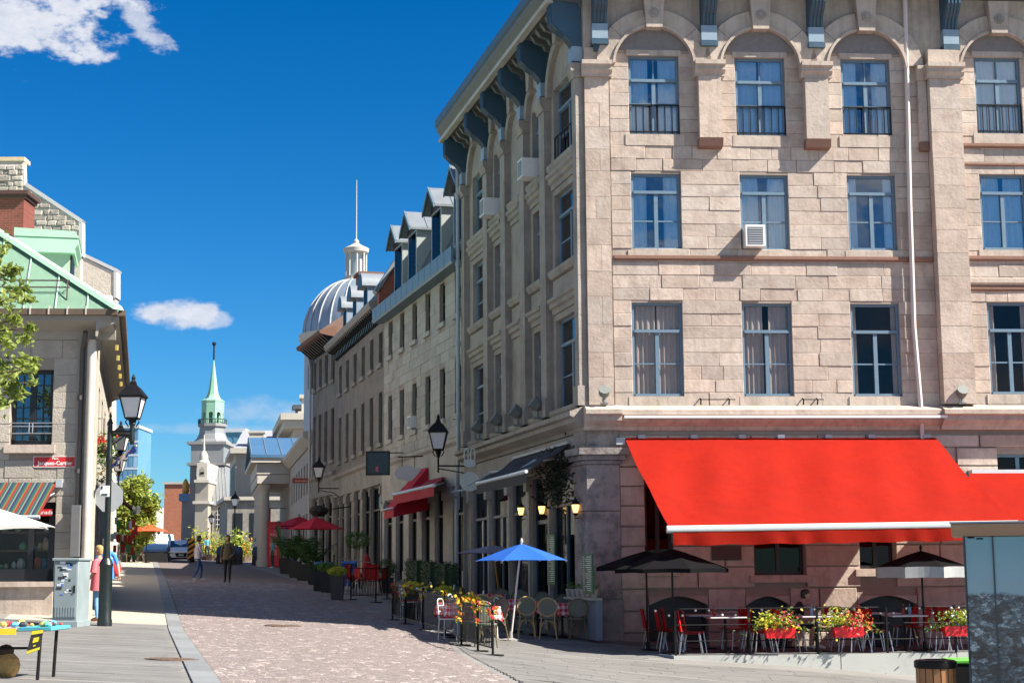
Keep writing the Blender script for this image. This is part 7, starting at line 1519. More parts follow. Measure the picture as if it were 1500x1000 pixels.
a = atY(387, 745, 101); b = atY(396, 770, 101); t = thing('vertical_banner', 'narrow dark red vertical banner hung on the portico column', 'banner', (a[0], 101, b[2])); q = MB(); q.box(a[0], b[0], 101, 101.05, b[2] - .3, a[2]); obj('cloth', q, mat('dark_red_banner', (.36, .015, .04), .8), t); q = MB()
for k in range(6): q.box(a[0] + .13, b[0] - .1, 100.985, 101, b[2] - .1 + k * .17, b[2] - .1 + k * .17 + .07)
obj('pale_letter_marks', q, mat('pale_pink_print', (.6, .3, .33), .6), t); q = MB(); q.tube([(a[0] - .1, 101.03, a[2] + .03), (b[0] + .1, 101.03, a[2] + .03)], .025, 5); q.tube([(b[0] + .1, 101.03, a[2] + .03), (b[0] + 1.0, 101.03, a[2] + .03)], .02, 5); obj('rod', q, IRON, t)
a = atY(429, 700, 80); b = atY(456, 707, 80); t = thing('red_shop_sign', 'long dark red shop sign projecting from the market end', 'sign', (a[0], 80, b[2])); q = MB(); q.box(a[0], b[0], 80, 80.08, b[2], a[2]); obj('board', q, mat('maroon_board', (.30, .02, .03), .5), t); q = MB(); rnd = random.Random(3); x = a[0] + .12
while x < b[0] - .12: w = rnd.uniform(.03, .08); q.box(x, x + w, 79.985, 80, b[2] + .06, b[2] + .06 + rnd.uniform(.06, .12)); x += w + .025
obj('gold_letter_marks', q, mat('gold_print', (.6, .35, .2), .6), t)
a = atY(384, 742, 104); q = MB(); q.box(a[0] - .45, a[0] + .45, 104, 104.06, a[2] - .12, a[2] + .12); tag(obj('white_market_sign', q, WHITE), 'small white sign board hung near the portico lamp', 'sign')
a = atY(430, 760, 90); q = MB(); q.ext([FM(9, .1, 4.6), FM(13, .1, 4.6), FM(13, 1.3, 3.9), FM(9, 1.3, 3.9)], (0, 0, -.05)); tag(obj('blue_awning', q, mat('blue_awning_canvas', (.02, .08, .35), .8)), 'small blue awning on the market wing', 'awning')
# street lamp posts down the street
def lamp_post(p, h, s, label):
    p = Vector(p); t = thing('street_lamp', label, 'street lamp', p, group='lamp posts down the street'); q = MB(); q.lathe(p.x, p.y, [(.13 * s, p.z), (.13 * s, p.z + .5), (.09 * s, p.z + .6), (.06 * s, p.z + .8), (.045 * s, p.z + h - .2)], 10); obj('post', q, IRON, t, smooth=30); lantern_parts(t, p + Vector((0, 0, h)), s)
for (px_, pyb, pyt, lb) in ((384, 822, 738, 'black lamp post with a lantern by the red kiosks'), (343, 812, 742, 'black lamp post with a lantern before the low grey wing'), (324, 806, 755, 'slender lamp post before the arched church window'), (309, 803, 766, 'lamp post at the foot of the church tower')):
    p = gp(px_, pyb) if pyb > 815 else Vector(atY(px_, pyb, {812: 125, 806: 150, 803: 175}[pyb])); p.z = ground(p.x, p.y); zt_ = atY(px_, pyt, p.y)[2]; lamp_post(p, zt_ - p.z, 1.25, lb)
# ---------------------------------------------------------------- things on the left pavement
p = gp(153, 917); t = thing('street_lamp', 'tall black lamp post with an offset lantern beside the grey utility cabinet', 'street lamp', p); q = MB(); H = atY(160, 620, p.y)[2] - p.z; LPB = mat('dark_green_black_iron', (.006, .012, .011), .4, .2, 8)
q.lathe(p.x, p.y, [(.155, p.z - .05), (.155, p.z + .12), (.14, p.z + .16), (.135, p.z + 1.22), (.15, p.z + 1.28), (.12, p.z + 1.36), (.08, p.z + 1.42), (.066, p.z + 1.7), (.062, p.z + 3.4), (.075, p.z + 3.45), (.075, p.z + 3.55), (.058, p.z + 3.6), (.052, p.z + H)], 16); q.lathe(p.x, p.y, [(.07, p.z + H), (.05, p.z + H + .04), (.02, p.z + H + .12), (.035, p.z + H + .15), (.005, p.z + H + .25)], 10); obj('post', q, LPB, t, smooth=30)
za = atY(170, 632, p.y)[2]; xe = atY(193.5, 632, p.y)[0]; q = MB(); q.tube([(p.x, p.y, za), (xe, p.y, za)], .028, 8); q.tube([(p.x + .05, p.y, za - .28), (p.x + .3, p.y, za - .1), (xe - .02, p.y, za - .05)], .018, 6); q.lathe(xe, p.y, [(.035, za - .28), (.06, za - .2), (.05, za + .12), (.075, za + .16), (.06, za + .22)], 10); obj('arm', q, LPB, t)
lantern_parts(t, (xe, p.y, atY(193, 616, p.y)[2]), 1.0)
for (px_, py_, s, Y, lb) in ((176, 662, .95, 47, 'black lantern on a bracket beside the geranium basket'), (174, 692, .95, 58, 'black lantern on a bracket beyond the furled flag')):
    c = atY(px_, py_, Y); t = thing('wall_street_lantern', lb, 'street lantern', c); lantern_parts(t, c, s); q = MB(); q.tube([(c[0], c[1], c[2] - .15), (c[0], c[1], c[2] - .5)], .03, 6); xw = cx_ - .234 * (Y - 36.4); q.tube([(c[0], c[1], c[2] - .4), (xw, Y, c[2] - .4)], .022, 6); obj('bracket', q, IRON, t)
# back of an octagonal sign on its own pole
c = Vector(atY(159.5, 727.5, 37.2)); r_ = 21 * 37.2 / 2300; t = thing('traffic_sign', 'bare grey back of an octagonal traffic sign beside the lamp post', 'sign', (c.x, c.y, ground(c.x, c.y))); q = MB(); q.ext([(c.x + r_ * 1.04 * math.cos(R(22.5 + 45 * k)), c.y, c.z + r_ * 1.1 * math.sin(R(22.5 + 45 * k))) for k in range(8)], (0, .012, 0)); obj('plate', q, mat('bare_aluminium', (.42, .45, .48), .45, .08, metal=.3), t); q = MB(); q.tube([(c.x, c.y + .04, ground(c.x, c.y)), (c.x, c.y + .04, c.z + r_ + .15)], .03, 8); q.tube([(c.x - .25, c.y + .03, c.z + r_ + .02), (c.x + .02, c.y + .03, c.z + r_ + .12), (c.x + .32, c.y + .03, c.z - .05)], .015, 5); obj('pole', q, IRON, t)
a = atY(147, 711, 33.3); b = atY(160, 727, 33.3); q = MB(); q.box(a[0], b[0], 33.3, 33.32, b[2], a[2]); o = tag(obj('small_notice', q, SGW), 'small white notice strapped to the corner lamp post', 'sign'); q = MB(); q.box(a[0] + .03, b[0] - .04, 33.292, 33.3, b[2] + .03, b[2] + .06); q.box(a[0] + .02, a[0] + .05, 33.292, 33.3, a[2] - .07, a[2] - .01); obj('dark_marks', q, IRON, o)
# flag on a slanting pole
a = Vector(atY(131, 704, 38)); b = Vector(atY(200, 652, 36.2)); t = thing('flag', 'furled blue and white flag on a slanting wooden pole beside the corner lamp post', 'flag', a); q = MB(); q.tube([a, b], .02, 6); obj('pole', q, mat('pale_wood', (.5, .36, .2), .6), t); d = b - a
for i, (s0, s1, m_) in enumerate(((.52, .64, (.02, .06, .35)), (.64, .80, (.75, .75, .75)), (.80, .97, (.02, .06, .35)))):
    q = MB(); rows = []
    for k in range(5):
        s = s0 + (s1 - s0) * k / 4; c = a + d * s; rows.append([c + Vector((.03 * math.cos(x), .06 * math.sin(x), .085 * math.sin(x + k) * (.8 + .3 * math.sin(k * 2 + i)) - .05)) for x in [2 * math.pi * j / 8 for j in range(8)]])
    q.loft(rows); obj('cloth', q, mat('flag_blue' if i != 1 else 'flag_white', m_, .8), t, smooth=50)
# hanging flower basket
c = Vector(atY(151, 662, 39.5)); t = thing('hanging_flower_basket', 'hanging basket of red geraniums and trailing green behind the corner lamp post', 'flower basket', c); rnd = random.Random(4); q = MB(); q.lathe(c.x, c.y, [(.05, c.z - .15), (.2, c.z + .05), (.22, c.z + .12)], 10); q.tube([c + Vector((0, 0, .1)), c + Vector((0, 0, .85)), Vector((cx_ - .234 * 3.1, 39.5, c.z + .85))], .015, 5); obj('basket', q, mat('brown_basket', (.08, .05, .03), .9), t); g = MB(); b_ = MB()
for k in range(420): leaf(g, c + Vector((rnd.gauss(0, .16), rnd.gauss(0, .16), rnd.uniform(-.75, .55) * (1 if rnd.random() < .6 else .4))), .05, rnd)
for k in range(60): petals(b_, c + Vector((rnd.gauss(-.02, .13), rnd.gauss(-.1, .12), .3 + rnd.gauss(0, .1))), .055, rnd)
obj('foliage', g, LEAFY, t, recalc=False); obj('blossoms', b_, FLC['red'], t, recalc=False)
# maroon awning on the street wall, bunting below
t = thing('maroon_awning', 'small maroon awning on the street side of the green roofed building', 'awning', FLs(2.2, .1, 3.6)); q = MB(); cloth(q, FLs(2.2, .1, 3.9), FLs(6, .1, 3.9), FLs(6, .95, 3.2), FLs(2.2, .95, 3.2), 8, 5, .02); obj('canvas', q, mat('maroon_canvas', (.12, .03, .03), .8), t, recalc=False); q = MB(); q.tube([FLs(2.2, .95, 3.2), FLs(6, .95, 3.2)], .04, 6); obj('front_bar', q, PALE, t)
t = thing('flag_bunting', 'cluster of small red and white flags hung outside the shops below the furled flag', 'bunting', FLs(7, .6, 3)); rnd = random.Random(12)
for k in range(26):
    p_ = Vector(FLs(6.5 + rnd.random() * 5, .3 + rnd.random() * .7, 2.2 + rnd.random() * 1.3)); q = MB(); w = .10; q.ext([p_, p_ + Vector((w, -.02, 0)), p_ + Vector((w, -.02, -.22)), p_ + Vector((0, 0, -.2))], (0, .004, 0)); obj('small_flag', q, mat('bunting_%d' % (k % 4), [(.55, .03, .03), (.7, .7, .68), (.55, .03, .03), (.05, .3, .1)][k % 4], .8), t)
q = MB(); q.tube([FLs(6.3, .6, 3.5), FLs(12, .6, 3.5)], .012, 4); obj('cord', q, IRON, t)
# grey utility cabinet with stickers
a = Vector(atY(76, 918, 32.4)); b = Vector(atY(112, 918, 32.4)); zt_ = atY(95, 817, 32.4)[2]; zg = ground(a.x, 32.4) - .02; t = thing('utility_cabinet', 'grey steel utility cabinet covered with stickers beside the shop', 'cabinet', (a.x, 32.4, zg)); CAB = mat('grey_cabinet_paint', (.22, .27, .285), .5, .12, 3, dirt=.3, dirtc=(.1, .12, .12)); q = MB(); q.cbox(a.x, b.x, 32.4, 33.3, zg + .12, zt_ - .05, .012); obj('body', q, CAB, t); q = MB(); q.cbox(a.x - .03, b.x + .03, 32.36, 33.34, zt_ - .05, zt_, .01); obj('roof', q, CAB, t)
q = MB(); q.cbox(a.x - .03, b.x + .03, 32.37, 33.33, zg, zg + .13, .01); obj('plinth', q, CAB, t); q = MB(); q.box(a.x + .03, b.x - .03, 32.388, 32.4, zg + .2, zt_ - .12); dr_ = obj('door', q, CAB, t); q = MB(); q.box(b.x - .08, b.x - .05, 32.37, 32.388, zg + .7, zg + .85); obj('handle', q, IRON, dr_)
for k in range(8): q = MB(); q.box(a.x + .05 + k * .055, a.x + .08 + k * .055, 32.38, 32.388, zg + .22, zg + .42); obj('louvre', q, CAB, dr_)
rnd = random.Random(6); STK = [mat('sticker_%d' % i, c, .6) for i, c in enumerate([(.7, .7, .7), (.08, .2, .5), (.03, .03, .04), (.6, .62, .65)])]
for k in range(26):
    x = rnd.uniform(a.x + .06, b.x - .16); z = zg + rnd.uniform(.5, 1.3); w, h = rnd.uniform(.03, .12), rnd.uniform(.02, .07); q = MB(); q.box(x, x + w, 32.383, 32.388, z, z + h); obj('sticker', q, STK[rnd.randint(0, 3)], dr_)
# grey box on the wall behind
a, z1_ = lpx(118, 740, .02); b, z2_ = lpx(108, 815, .02); q = MB(); q.fbox(FLf, a - .05, b + .02, .12, .34, z2_, z1_); tag(obj('meter_box', q, mat('grey_meter_box', (.13, .13, .135), .5)), 'tall grey meter box on the wall above the cabinet', 'meter box')
# white parasol edge
pw = Vector((atY(-45, 900, 26)[0], 26, 0)); pw.z = ground(pw.x, 26); parasol('white_parasol', 'plain white parasol over the street vendor stall', pw, atY(-40, 735, 26)[2], atY(0, 772, 26)[2], 1.35, mat('white_canvas', (.72, .72, .71), .8, .06, 2, trans=.3), POLEW, n=8, rot=0)
# vendor table with goods, hanging price card, bag under it
TY = 16.4; za = atY(40, 920, TY)[2]; xr = atY(74, 914, TY)[0]; xl = xr - 2.0; t = thing('vendor_table', 'folding vendor table with dark legs at the edge of the square', 'table', (xl, TY, ground(xl, TY))); q = MB(); q.cbox(xl, xr, TY, TY + .75, za - .03, za, .008); obj('tabletop', q, mat('grey_vinyl_top', (.35, .36, .38), .5), t)
q = MB(); q.box(xr - .9, xr - .35, TY - .012, TY, za - .06, za + .003); obj('yellow_edge', q, mat('yellow_tape', (.75, .55, .02), .5), t); q = MB(); q.box(xr - .33, xr + .01, TY - .012, TY + .7, za - .02, za + .012); obj('teal_cloth', q, mat('teal_cloth', (.06, .32, .38), .7), t)
for x in (xr - .12, xr - 1.05, xr - 1.5):
    q = MB(); g = ground(x, TY); q.tube([(x, TY + .08, za - .03), (x - .02, TY + .08, g)], .018, 6); q.tube([(x, TY + .65, za - .03), (x - .02, TY + .65, g)], .018, 6); obj('leg', q, IRON, t)
q = MB(); q.tube([(xl, TY + .08, za - .2), (xr - .25, TY + .08, za - .2)], .014, 5); obj('stretcher', q, IRON, t)
rnd = random.Random(2); VC = [mat('trinket_%d' % i, c, .5) for i, c in enumerate([(.5, .05, .04), (.6, .6, .6), (.1, .3, .5), (.55, .4, .1), (.05, .05, .06), (.1, .4, .3)])]
for k in range(40):
    x, y = rnd.uniform(xr - 1.0, xr - .04), TY + rnd.uniform(.05, .7); q = MB(); s = rnd.uniform(.02, .05); q.ball((x, y, za + .01 + s * .6), s, s * rnd.uniform(.6, 1.4), s * .7, 7, 4); tag(obj('trinket', q, VC[k % 6]), ['red', 'silver', 'blue', 'amber', 'black', 'green'][k % 6] + ' trinket laid out on the vendor table', 'trinket', 'trinkets on the vendor table %s' % ['red', 'silver', 'blue', 'amber', 'black', 'green'][k % 6])
a = Vector(atY(60, 922, TY - .03)); b = Vector(atY(38, 957, TY - .03)); t = thing('price_card', 'black and yellow price card hanging from the vendor table', 'sign', a); c1, c2, c3, c4 = [Vector(atY(x, y, TY - .03)) for x, y in ((47, 923), (64, 921), (58, 951), (38, 958))]; q = MB(); q.ext([c1, c2, c3, c4], (0, .006, 0)); obj('card', q, mat('card_black', (.03, .028, .025), .5), t)
L_ = lambda s, v: c1.lerp(c2, s).lerp(c4.lerp(c3, s), v); YEL = mat('card_yellow', (.75, .62, .03), .5)
for (s0, s1, v0, v1) in ((.02, .98, .02, .18), (.3, .75, .34, .56), (.42, .6, .68, .74), (.02, .98, .86, .99)): q = MB(); q.ext([L_(s0, v0), L_(s1, v0), L_(s1, v1), L_(s0, v1)], (0, -.004, 0)); obj('yellow_print', q, YEL, t)
p = Vector((atY(8, 985, TY + .3)[0], TY + .35, 0)); p.z = ground(p.x, p.y); t = thing('cloth_bag', 'ochre patterned bag standing under the vendor table', 'bag', p); q = MB(); q.ball((p.x, p.y, p.z + .13), .14, .12, .14, 10, 6); obj('pouch', q, mat('ochre_pattern', (.42, .25, .08), .8, .5, 30), t); q = MB(); q.ball((p.x - .02, p.y, p.z + .28), .09, .08, .07, 8, 5); obj('dark_flap', q, mat('dark_brown_cloth', (.05, .03, .02), .9), t)
# a-frame board and cafe fence under the street tree
c = Vector(og(166, 823)); t = thing('a_frame_board', 'pale grey advertising board standing by the street tree fence', 'board', c); a = atY(160, 789, c.y); b = atY(173, 822, c.y); q = MB(); q.ext([(a[0] + .1, c.y, a[2]), (b[0], c.y, a[2] - .02), (b[0] - .12, c.y - .1, c.z), (a[0] - .1, c.y - .1, c.z)], (0, .04, 0)); obj('face', q, mat('pale_board', (.5, .51, .52), .6), t); q = MB(); q.ext([(a[0] + .1, c.y + .06, a[2]), (b[0], c.y + .06, a[2] - .02), (b[0], c.y + .5, c.z), (a[0], c.y + .5, c.z)], (0, .03, 0)); obj('back_leaf', q, mat('pale_board', (.5, .51, .52)), t)
# ---------------------------------------------------------------- people
SKIN = mat('skin', (.42, .23, .15), .6, .08, 8); SKIND = mat('skin_dark', (.22, .11, .07), .6, .08, 8)
def clothm(n, c): return mat('cloth_' + n, c, .85, .15, 14, bump=.25, bscale=30)
def person(label, base, h, face, J, mats, hair, hairlen=.1, hand_up=None, wide=1.0, extras=None):
    """One continuous skinned body. J gives joints in metres for a 1.70 m figure facing -y; face turns it about z."""
    s = h / 1.70; D = dict(pel=(0, 0, .95), bel=(0, .0, 1.08), chest=(0, .01, 1.28), neckb=(0, .015, 1.44), neck=(0, .0, 1.51), headb=(0, -.005, 1.58),
        shL=(.175, .01, 1.41), elL=(.22, .03, 1.14), wrL=(.23, -.03, .90), haL=(.23, -.05, .82), shR=(-.175, .01, 1.41), elR=(-.22, .03, 1.14), wrR=(-.23, -.03, .90), haR=(-.23, -.05, .82),
        hipL=(.09, 0, .90), knL=(.10, -.02, .50), anL=(.10, .03, .09), toL=(.12, -.14, .04), hipR=(-.09, 0, .90), knR=(-.10, -.02, .50), anR=(-.10, .03, .09), toR=(-.12, -.14, .04)); D.update(J)
    rad = dict(pel=(.155, .115), bel=(.135, .10), chest=(.155, .11), neckb=(.075, .07), neck=(.055, .055), headb=(.05, .055), sh=(.062, .062), el=(.045, .045), wr=(.03, .026), ha=(.036, .018), hip=(.092, .092), kn=(.058, .06), an=(.040, .042), to=(.042, .03))
    E_ = [('pel', 'bel', 2), ('bel', 'chest', 1), ('chest', 'neckb', 1), ('neckb', 'neck', 0), ('neck', 'headb', 0)] 
    for L in 'LR': E_ += [('neckb', 'sh' + L, 1), ('sh' + L, 'el' + L, 3), ('el' + L, 'wr' + L, 4), ('wr' + L, 'ha' + L, 0), ('pel', 'hip' + L, 2), ('hip' + L, 'kn' + L, 2), ('kn' + L, 'an' + L, 5), ('an' + L, 'to' + L, 6)]
    names = list(D); ix = {n: i for i, n in enumerate(names)}; V = [Vector(D[n]) for n in names]
    me = bpy.data.meshes.new('body'); me.from_pydata(V, [(ix[a], ix[b]) for a, b, _ in E_], []); bm = bmesh.new(); bm.from_mesh(me); sk = bm.verts.layers.skin.verify(); bm.verts.ensure_lookup_table()
    for n in names:
        k = n if n in rad else n[:-1]; r_ = rad[k]; v = bm.verts[ix[n]]; w = wide if k in ('pel', 'bel', 'chest') else 1; v[sk].radius = (r_[0] * w, r_[1] * w); v[sk].use_root = (n == 'pel')
    bm.to_mesh(me); bm.free(); o = bpy.data.objects.new('body', me); COL.objects.link(o); md = o.modifiers.new('s', 'SKIN'); md.branch_smoothing = .6; md2 = o.modifiers.new('d', 'SUBSURF'); md2.levels = 1; md2.render_levels = 1
    dg = bpy.context.evaluated_depsgraph_get(); ev = bpy.data.meshes.new_from_object(o.evaluated_get(dg)); bpy.data.objects.remove(o)
    mb = MB(); segs = [(Vector(D[a]), Vector(D[b]), m_) for a, b, m_ in E_]
    for p in ev.polygons:
        c = p.center; best = None
        for a, b, m_ in segs:
            d = b - a; t = max(0, min(1, (c - a).dot(d) / max(1e-9, d.dot(d)))); e = (c - a - d * t).length
            if best is None or e < best[0] - 1e-5: best = (e, m_)
        mb.m.append(best[1]); mb.f.append(tuple(p.vertices))
    mb.v = [tuple(v.co) for v in ev.vertices]
    # head with jaw, nose, ears, eyes; fingers
    hc = Vector(D['headb']) + Vector((0, -.015, .075)); mb.cm = 0; n = 12; rings = []
    for (z, rx, ryf, ryb) in ((-.115, .02, .045, .01), (-.10, .042, .075, .03), (-.06, .06, .088, .065), (-.02, .07, .092, .085), (.03, .075, .094, .098), (.075, .068, .082, .092), (.105, .045, .05, .06), (.118, .01, .01, .01)):
        rings.append([(hc.x + rx * math.cos(2 * math.pi * k / n), hc.y + (-ryf if math.sin(2 * math.pi * k / n) > 0 else ryb) * abs(math.sin(2 * math.pi * k / n)), hc.z + z) for k in range(n)])
    mb.loft(rings); mb.tube([hc + Vector((0, -.088, .02)), hc + Vector((0, -.112, -.022)), hc + Vector((0, -.09, -.03))], [.007, .014, .01], 6)
    for sx in (-1, 1): mb.ball(hc + Vector((sx * .073, .008, -.005)), .012, .02, .03, 6, 4)
    for L, sx in (('L', 1), ('R', -1)):
        ha = Vector(D['ha' + L]); d = (ha - Vector(D['wr' + L])).normalized(); a = d.orthogonal().normalized(); b = d.cross(a); 
        for k, ln in enumerate((.062, .075, .07, .055)): o2 = ha + b * (k - 1.5) * .018 + d * .01; mb.tube([o2, o2 + d * ln * .55, o2 + d * ln * .9 + a * .02 * sx], [.0095, .009, .006], 5)
        o2 = ha - d * .03 + b * .03; mb.tube([o2, o2 + b * .022 + d * .02, o2 + b * .026 + d * .05], [.0095, .009, .007], 5)
    mb.cm = 7
    for sx in (-1, 1): mb.ball(hc + Vector((sx * .03, -.086, .012)), .010, .006, .006, 6, 4)
    mb.cm = 8; mb.box(hc.x - .022, hc.x + .022, hc.y - .089, hc.y - .08, hc.z - .062, hc.z - .054); mb.cm = 0
    M = Matrix.Translation(base) @ Matrix.Rotation(face, 4, 'Z') @ Matrix.Scale(s, 4); X = lambda b_: [setattr(b_, 'v', [tuple(M @ Vector(v)) for v in b_.v]), b_][1]
    t = thing('person', label, 'person', base); skin, top, bot, slv, fore, shin, shoe = mats
    obj('body', X(mb), [skin, top, bot, slv, fore, shin, shoe, IRON, mat('lips', (.3, .09, .08), .5)], t, smooth=80)
    hb = MB(); n = 12; rings = []
    for (z, k, rb) in ((-hairlen, .75, .085), (-hairlen * .5, .9, .10), (.0, 1.0, .104), (.045, 1.06, .106), (.09, 1.02, .1), (.122, .7, .07), (.136, .1, .01)):
        rings.append([(hc.x + .079 * k * math.cos(2 * math.pi * j / n), hc.y + ((-.02 if z < .03 else -.088 * min(1, k)) * abs(math.sin(2 * math.pi * j / n)) if math.sin(2 * math.pi * j / n) > 0 else rb * abs(math.sin(2 * math.pi * j / n))) + .004, hc.z + z) for j in range(n)])
    hb.loft(rings); obj('hair', X(hb), hair, t, smooth=60)
    if extras:
        for nm, fn, m_ in extras: e = MB(); fn(e, D); obj(nm, X(e), m_, t, smooth=50)
    return t
def hem(e, D, z0=.80, r=.2, top=1.02, ry=.15):   # loose hem of a blouse or jacket
    e.loft([[(rx * math.cos(2 * math.pi * k / 16), .01 + ryy * math.sin(2 * math.pi * k / 16), z + (.012 * math.sin(k * 3) if z < .9 else 0)) for k in range(16)] for z, rx, ryy in ((top + .25, r * .82, ry * .82), (top, r * .86, ry * .88), (z0, r, ry))], caps=False)
HB = mat('hair_dark', (.02, .013, .01), .6, .2, 30); HG = mat('hair_blond', (.40, .25, .09), .6, .2, 30); HGR = mat('hair_grey', (.22, .20, .18), .6, .2, 30); HBR = mat('hair_brown', (.10, .05, .025), .6, .2, 30)
WH = clothm('lavender', (.42, .40, .50)); JEAN = clothm('jeans', (.03, .07, .20)); JEANL = clothm('pale_jeans', (.13, .28, .48)); BLKC = clothm('black', (.012, .012, .013)); OLV = clothm('olive', (.10, .085, .045)); CORAL = clothm('coral', (.68, .13, .15)); BLUS = clothm('blue_shirt', (.05, .22, .55)); GRYC = clothm('grey', (.3, .3, .31)); TEALC = clothm('teal', (.08, .3, .36)); SHW = clothm('white_shoe', (.7, .7, .68)); SHB = clothm('dark_shoe', (.02, .02, .02)); TAN = clothm('tan_sandal', (.35, .16, .06)); WHC = clothm('white', (.62, .62, .62)); ORC = clothm('orange', (.5, .2, .03)); CRC = clothm('crimson', (.5, .03, .04))
walkA = dict(knL=(.08, -.16, .52), anL=(.07, -.12, .10), toL=(.07, -.30, .06), knR=(-.07, .02, .49), anR=(-.06, .22, .13), toR=(-.07, .07, .04), elR=(-.2, -.06, 1.13), wrR=(-.20, -.22, .97), haR=(-.2, -.28, .92), elL=(.22, .10, 1.14), wrL=(.23, .08, .9), haL=(.23, .06, .82))
walkB = dict(knL=(.09, -.08, .50), anL=(.08, .0, .09), toL=(.10, -.16, .03), knR=(-.08, -.02, .50), anR=(-.09, .08, .09), toR=(-.11, -.08, .03), elL=(.26, .04, 1.15), wrL=(.20, -.16, 1.02), haL=(.14, -.2, 1.0), elR=(-.25, .06, 1.15), wrR=(-.25, .0, .92), haR=(-.25, -.02, .84))
JEANF = lambda e, D: e.tube([Vector(D['knR']), Vector(D['anR'])], [.07, .10], 8)
p = gp(290, 851); person('person in a lavender sweater and blue jeans walking with white sneakers', p, 1.66, R(115), walkA, (SKIN, WH, JEAN, WH, WH, JEAN, SHW), HB, .10, extras=[('sweater_hem', lambda e, D: hem(e, D, .88, .185, 1.0, .14), WH)])
p = gp(333, 853); person('person in a dark olive jacket and black trousers walking towards the square', p, 1.72, R(5), walkB, (SKIN, OLV, BLKC, OLV, OLV, BLKC, SHB), HB, .24, wide=1.1, extras=[('jacket_hem', lambda e, D: hem(e, D, .86, .21, 1.02, .15), OLV), ('shoulder_bag', lambda e, D: (e.ball((.27, .02, .86), .06, .09, .11, 8, 5), e.tube([(.26, .02, .95), (.14, .1, 1.42), (.02, .1, 1.46)], .012, 5)), BLKC)])
p = gp(143, 910); stand = dict(elL=(.22, .0, 1.14), wrL=(.18, -.14, 1.0), haL=(.13, -.19, .98), knL=(.06, -.03, .5), anL=(.05, .02, .09), toL=(.06, -.15, .03), knR=(-.06, -.03, .5), anR=(-.05, .02, .09), toR=(-.06, -.15, .03))
person('person in a coral blouse and pale jeans standing behind the lamp post', p, 1.58, R(-110), stand, (SKIN, CORAL, JEANL, CORAL, SKIN, JEANL, TAN), HG, .08, wide=1.15, extras=[('blouse_hem', lambda e, D: hem(e, D, .72, .25, 1.05, .19), CORAL), ('sleeves', lambda e, D: [e.tube([Vector(D['sh' + L]), Vector(D['el' + L])], [.075, .085], 8) for L in 'LR'], CORAL)])
p = gp(148, 903); person('person in a bright blue shirt with a red backpack facing the coral blouse', Vector((p.x - .02, p.y + .35, ground(p.x - .02, p.y + .35))), 1.72, R(20), dict(elL=(.27, -.02, 1.16), wrL=(.30, -.12, .94), haL=(.30, -.16, .87)), (SKIN, BLUS, JEANL, BLUS, SKIN, JEANL, SHB), HGR, .06, wide=1.2, extras=[('shirt_hem', lambda e, D: hem(e, D, .84, .22, 1.05, .17), BLUS), ('backpack', lambda e, D: e.ball((.24, .2, 1.08), .14, .1, .2, 10, 6), CRC)])
# seated diner on the terrace
u = FA.px(1163, 905, 2.3)[0]; p = Vector(FA(u, 2.2, ZD)); sit = dict(pel=(0, .05, .52), bel=(0, .06, .66), chest=(0, -.08, .84), neckb=(0, -.17, .96), neck=(0, -.22, 1.02), headb=(0, -.27, 1.07), shL=(.175, -.15, .94), elL=(.2, -.2, .76), wrL=(.1, -.33, .80), haL=(.05, -.4, .8), shR=(-.175, -.15, .94), elR=(-.2, -.2, .76), wrR=(-.1, -.33, .80), haR=(-.05, -.4, .8), hipL=(.09, 0, .5), knL=(.1, -.42, .5), anL=(.08, -.52, .1), toL=(.09, -.68, .04), hipR=(-.09, 0, .5), knR=(-.10, -.42, .53), anR=(-.05, -.36, .10), toR=(-.05, -.52, .04))
person('person in dark clothes and shorts sitting at a terrace table', p, 1.7, R(85), sit, (SKIN, BLKC, BLKC, BLKC, SKIN, SKIN, SHW), HB, .06)
c = copy_tree(ch0, label='red terrace chair under the seated diner in dark clothes'); c.location = (p.x + .02, p.y, ZD); c.rotation_euler = (0, 0, R(85) )
# small figures far down the street
for (px_, py_, hh, f_, mt, hr, lb, J) in ((399, 832, 1.7, R(-60), (SKIN, TEALC, clothm('dark_jeans', (.03, .04, .07)), TEALC, SKIN, clothm('dark_jeans', (.03, .04, .07)), SHW), HBR, 'person in teal clothing standing before the bright red kiosk', {}), (374, 826, 1.68, R(170), (SKIN, WHC, GRYC, WHC, SKIN, GRYC, SHB), HBR, 'person in a white top beside the glazed red kiosk', walkB), (303, 821, 1.7, R(30), (SKIN, TEALC, BLKC, TEALC, SKIN, BLKC, SHB), HB, 'person in a teal top among the yellow plants', {}), (431, 841, 1.65, R(60), (SKIN, ORC, JEAN, ORC, SKIN, JEAN, SHB), HBR, 'person in orange under the crimson parasols', {}), (449, 846, 1.7, R(-80), (SKIN, BLUS, GRYC, BLUS, SKIN, GRYC, SHW), HGR, 'person in a blue top behind the wide palm planter', walkB), (424, 838, 1.68, R(10), (SKIND, WHC, BLKC, WHC, SKIND, BLKC, SHB), HB, 'person in white near the feather banner', {})):
    p = gp(px_, py_); person(lb, p, hh, f_, J, mt, hr, .1)
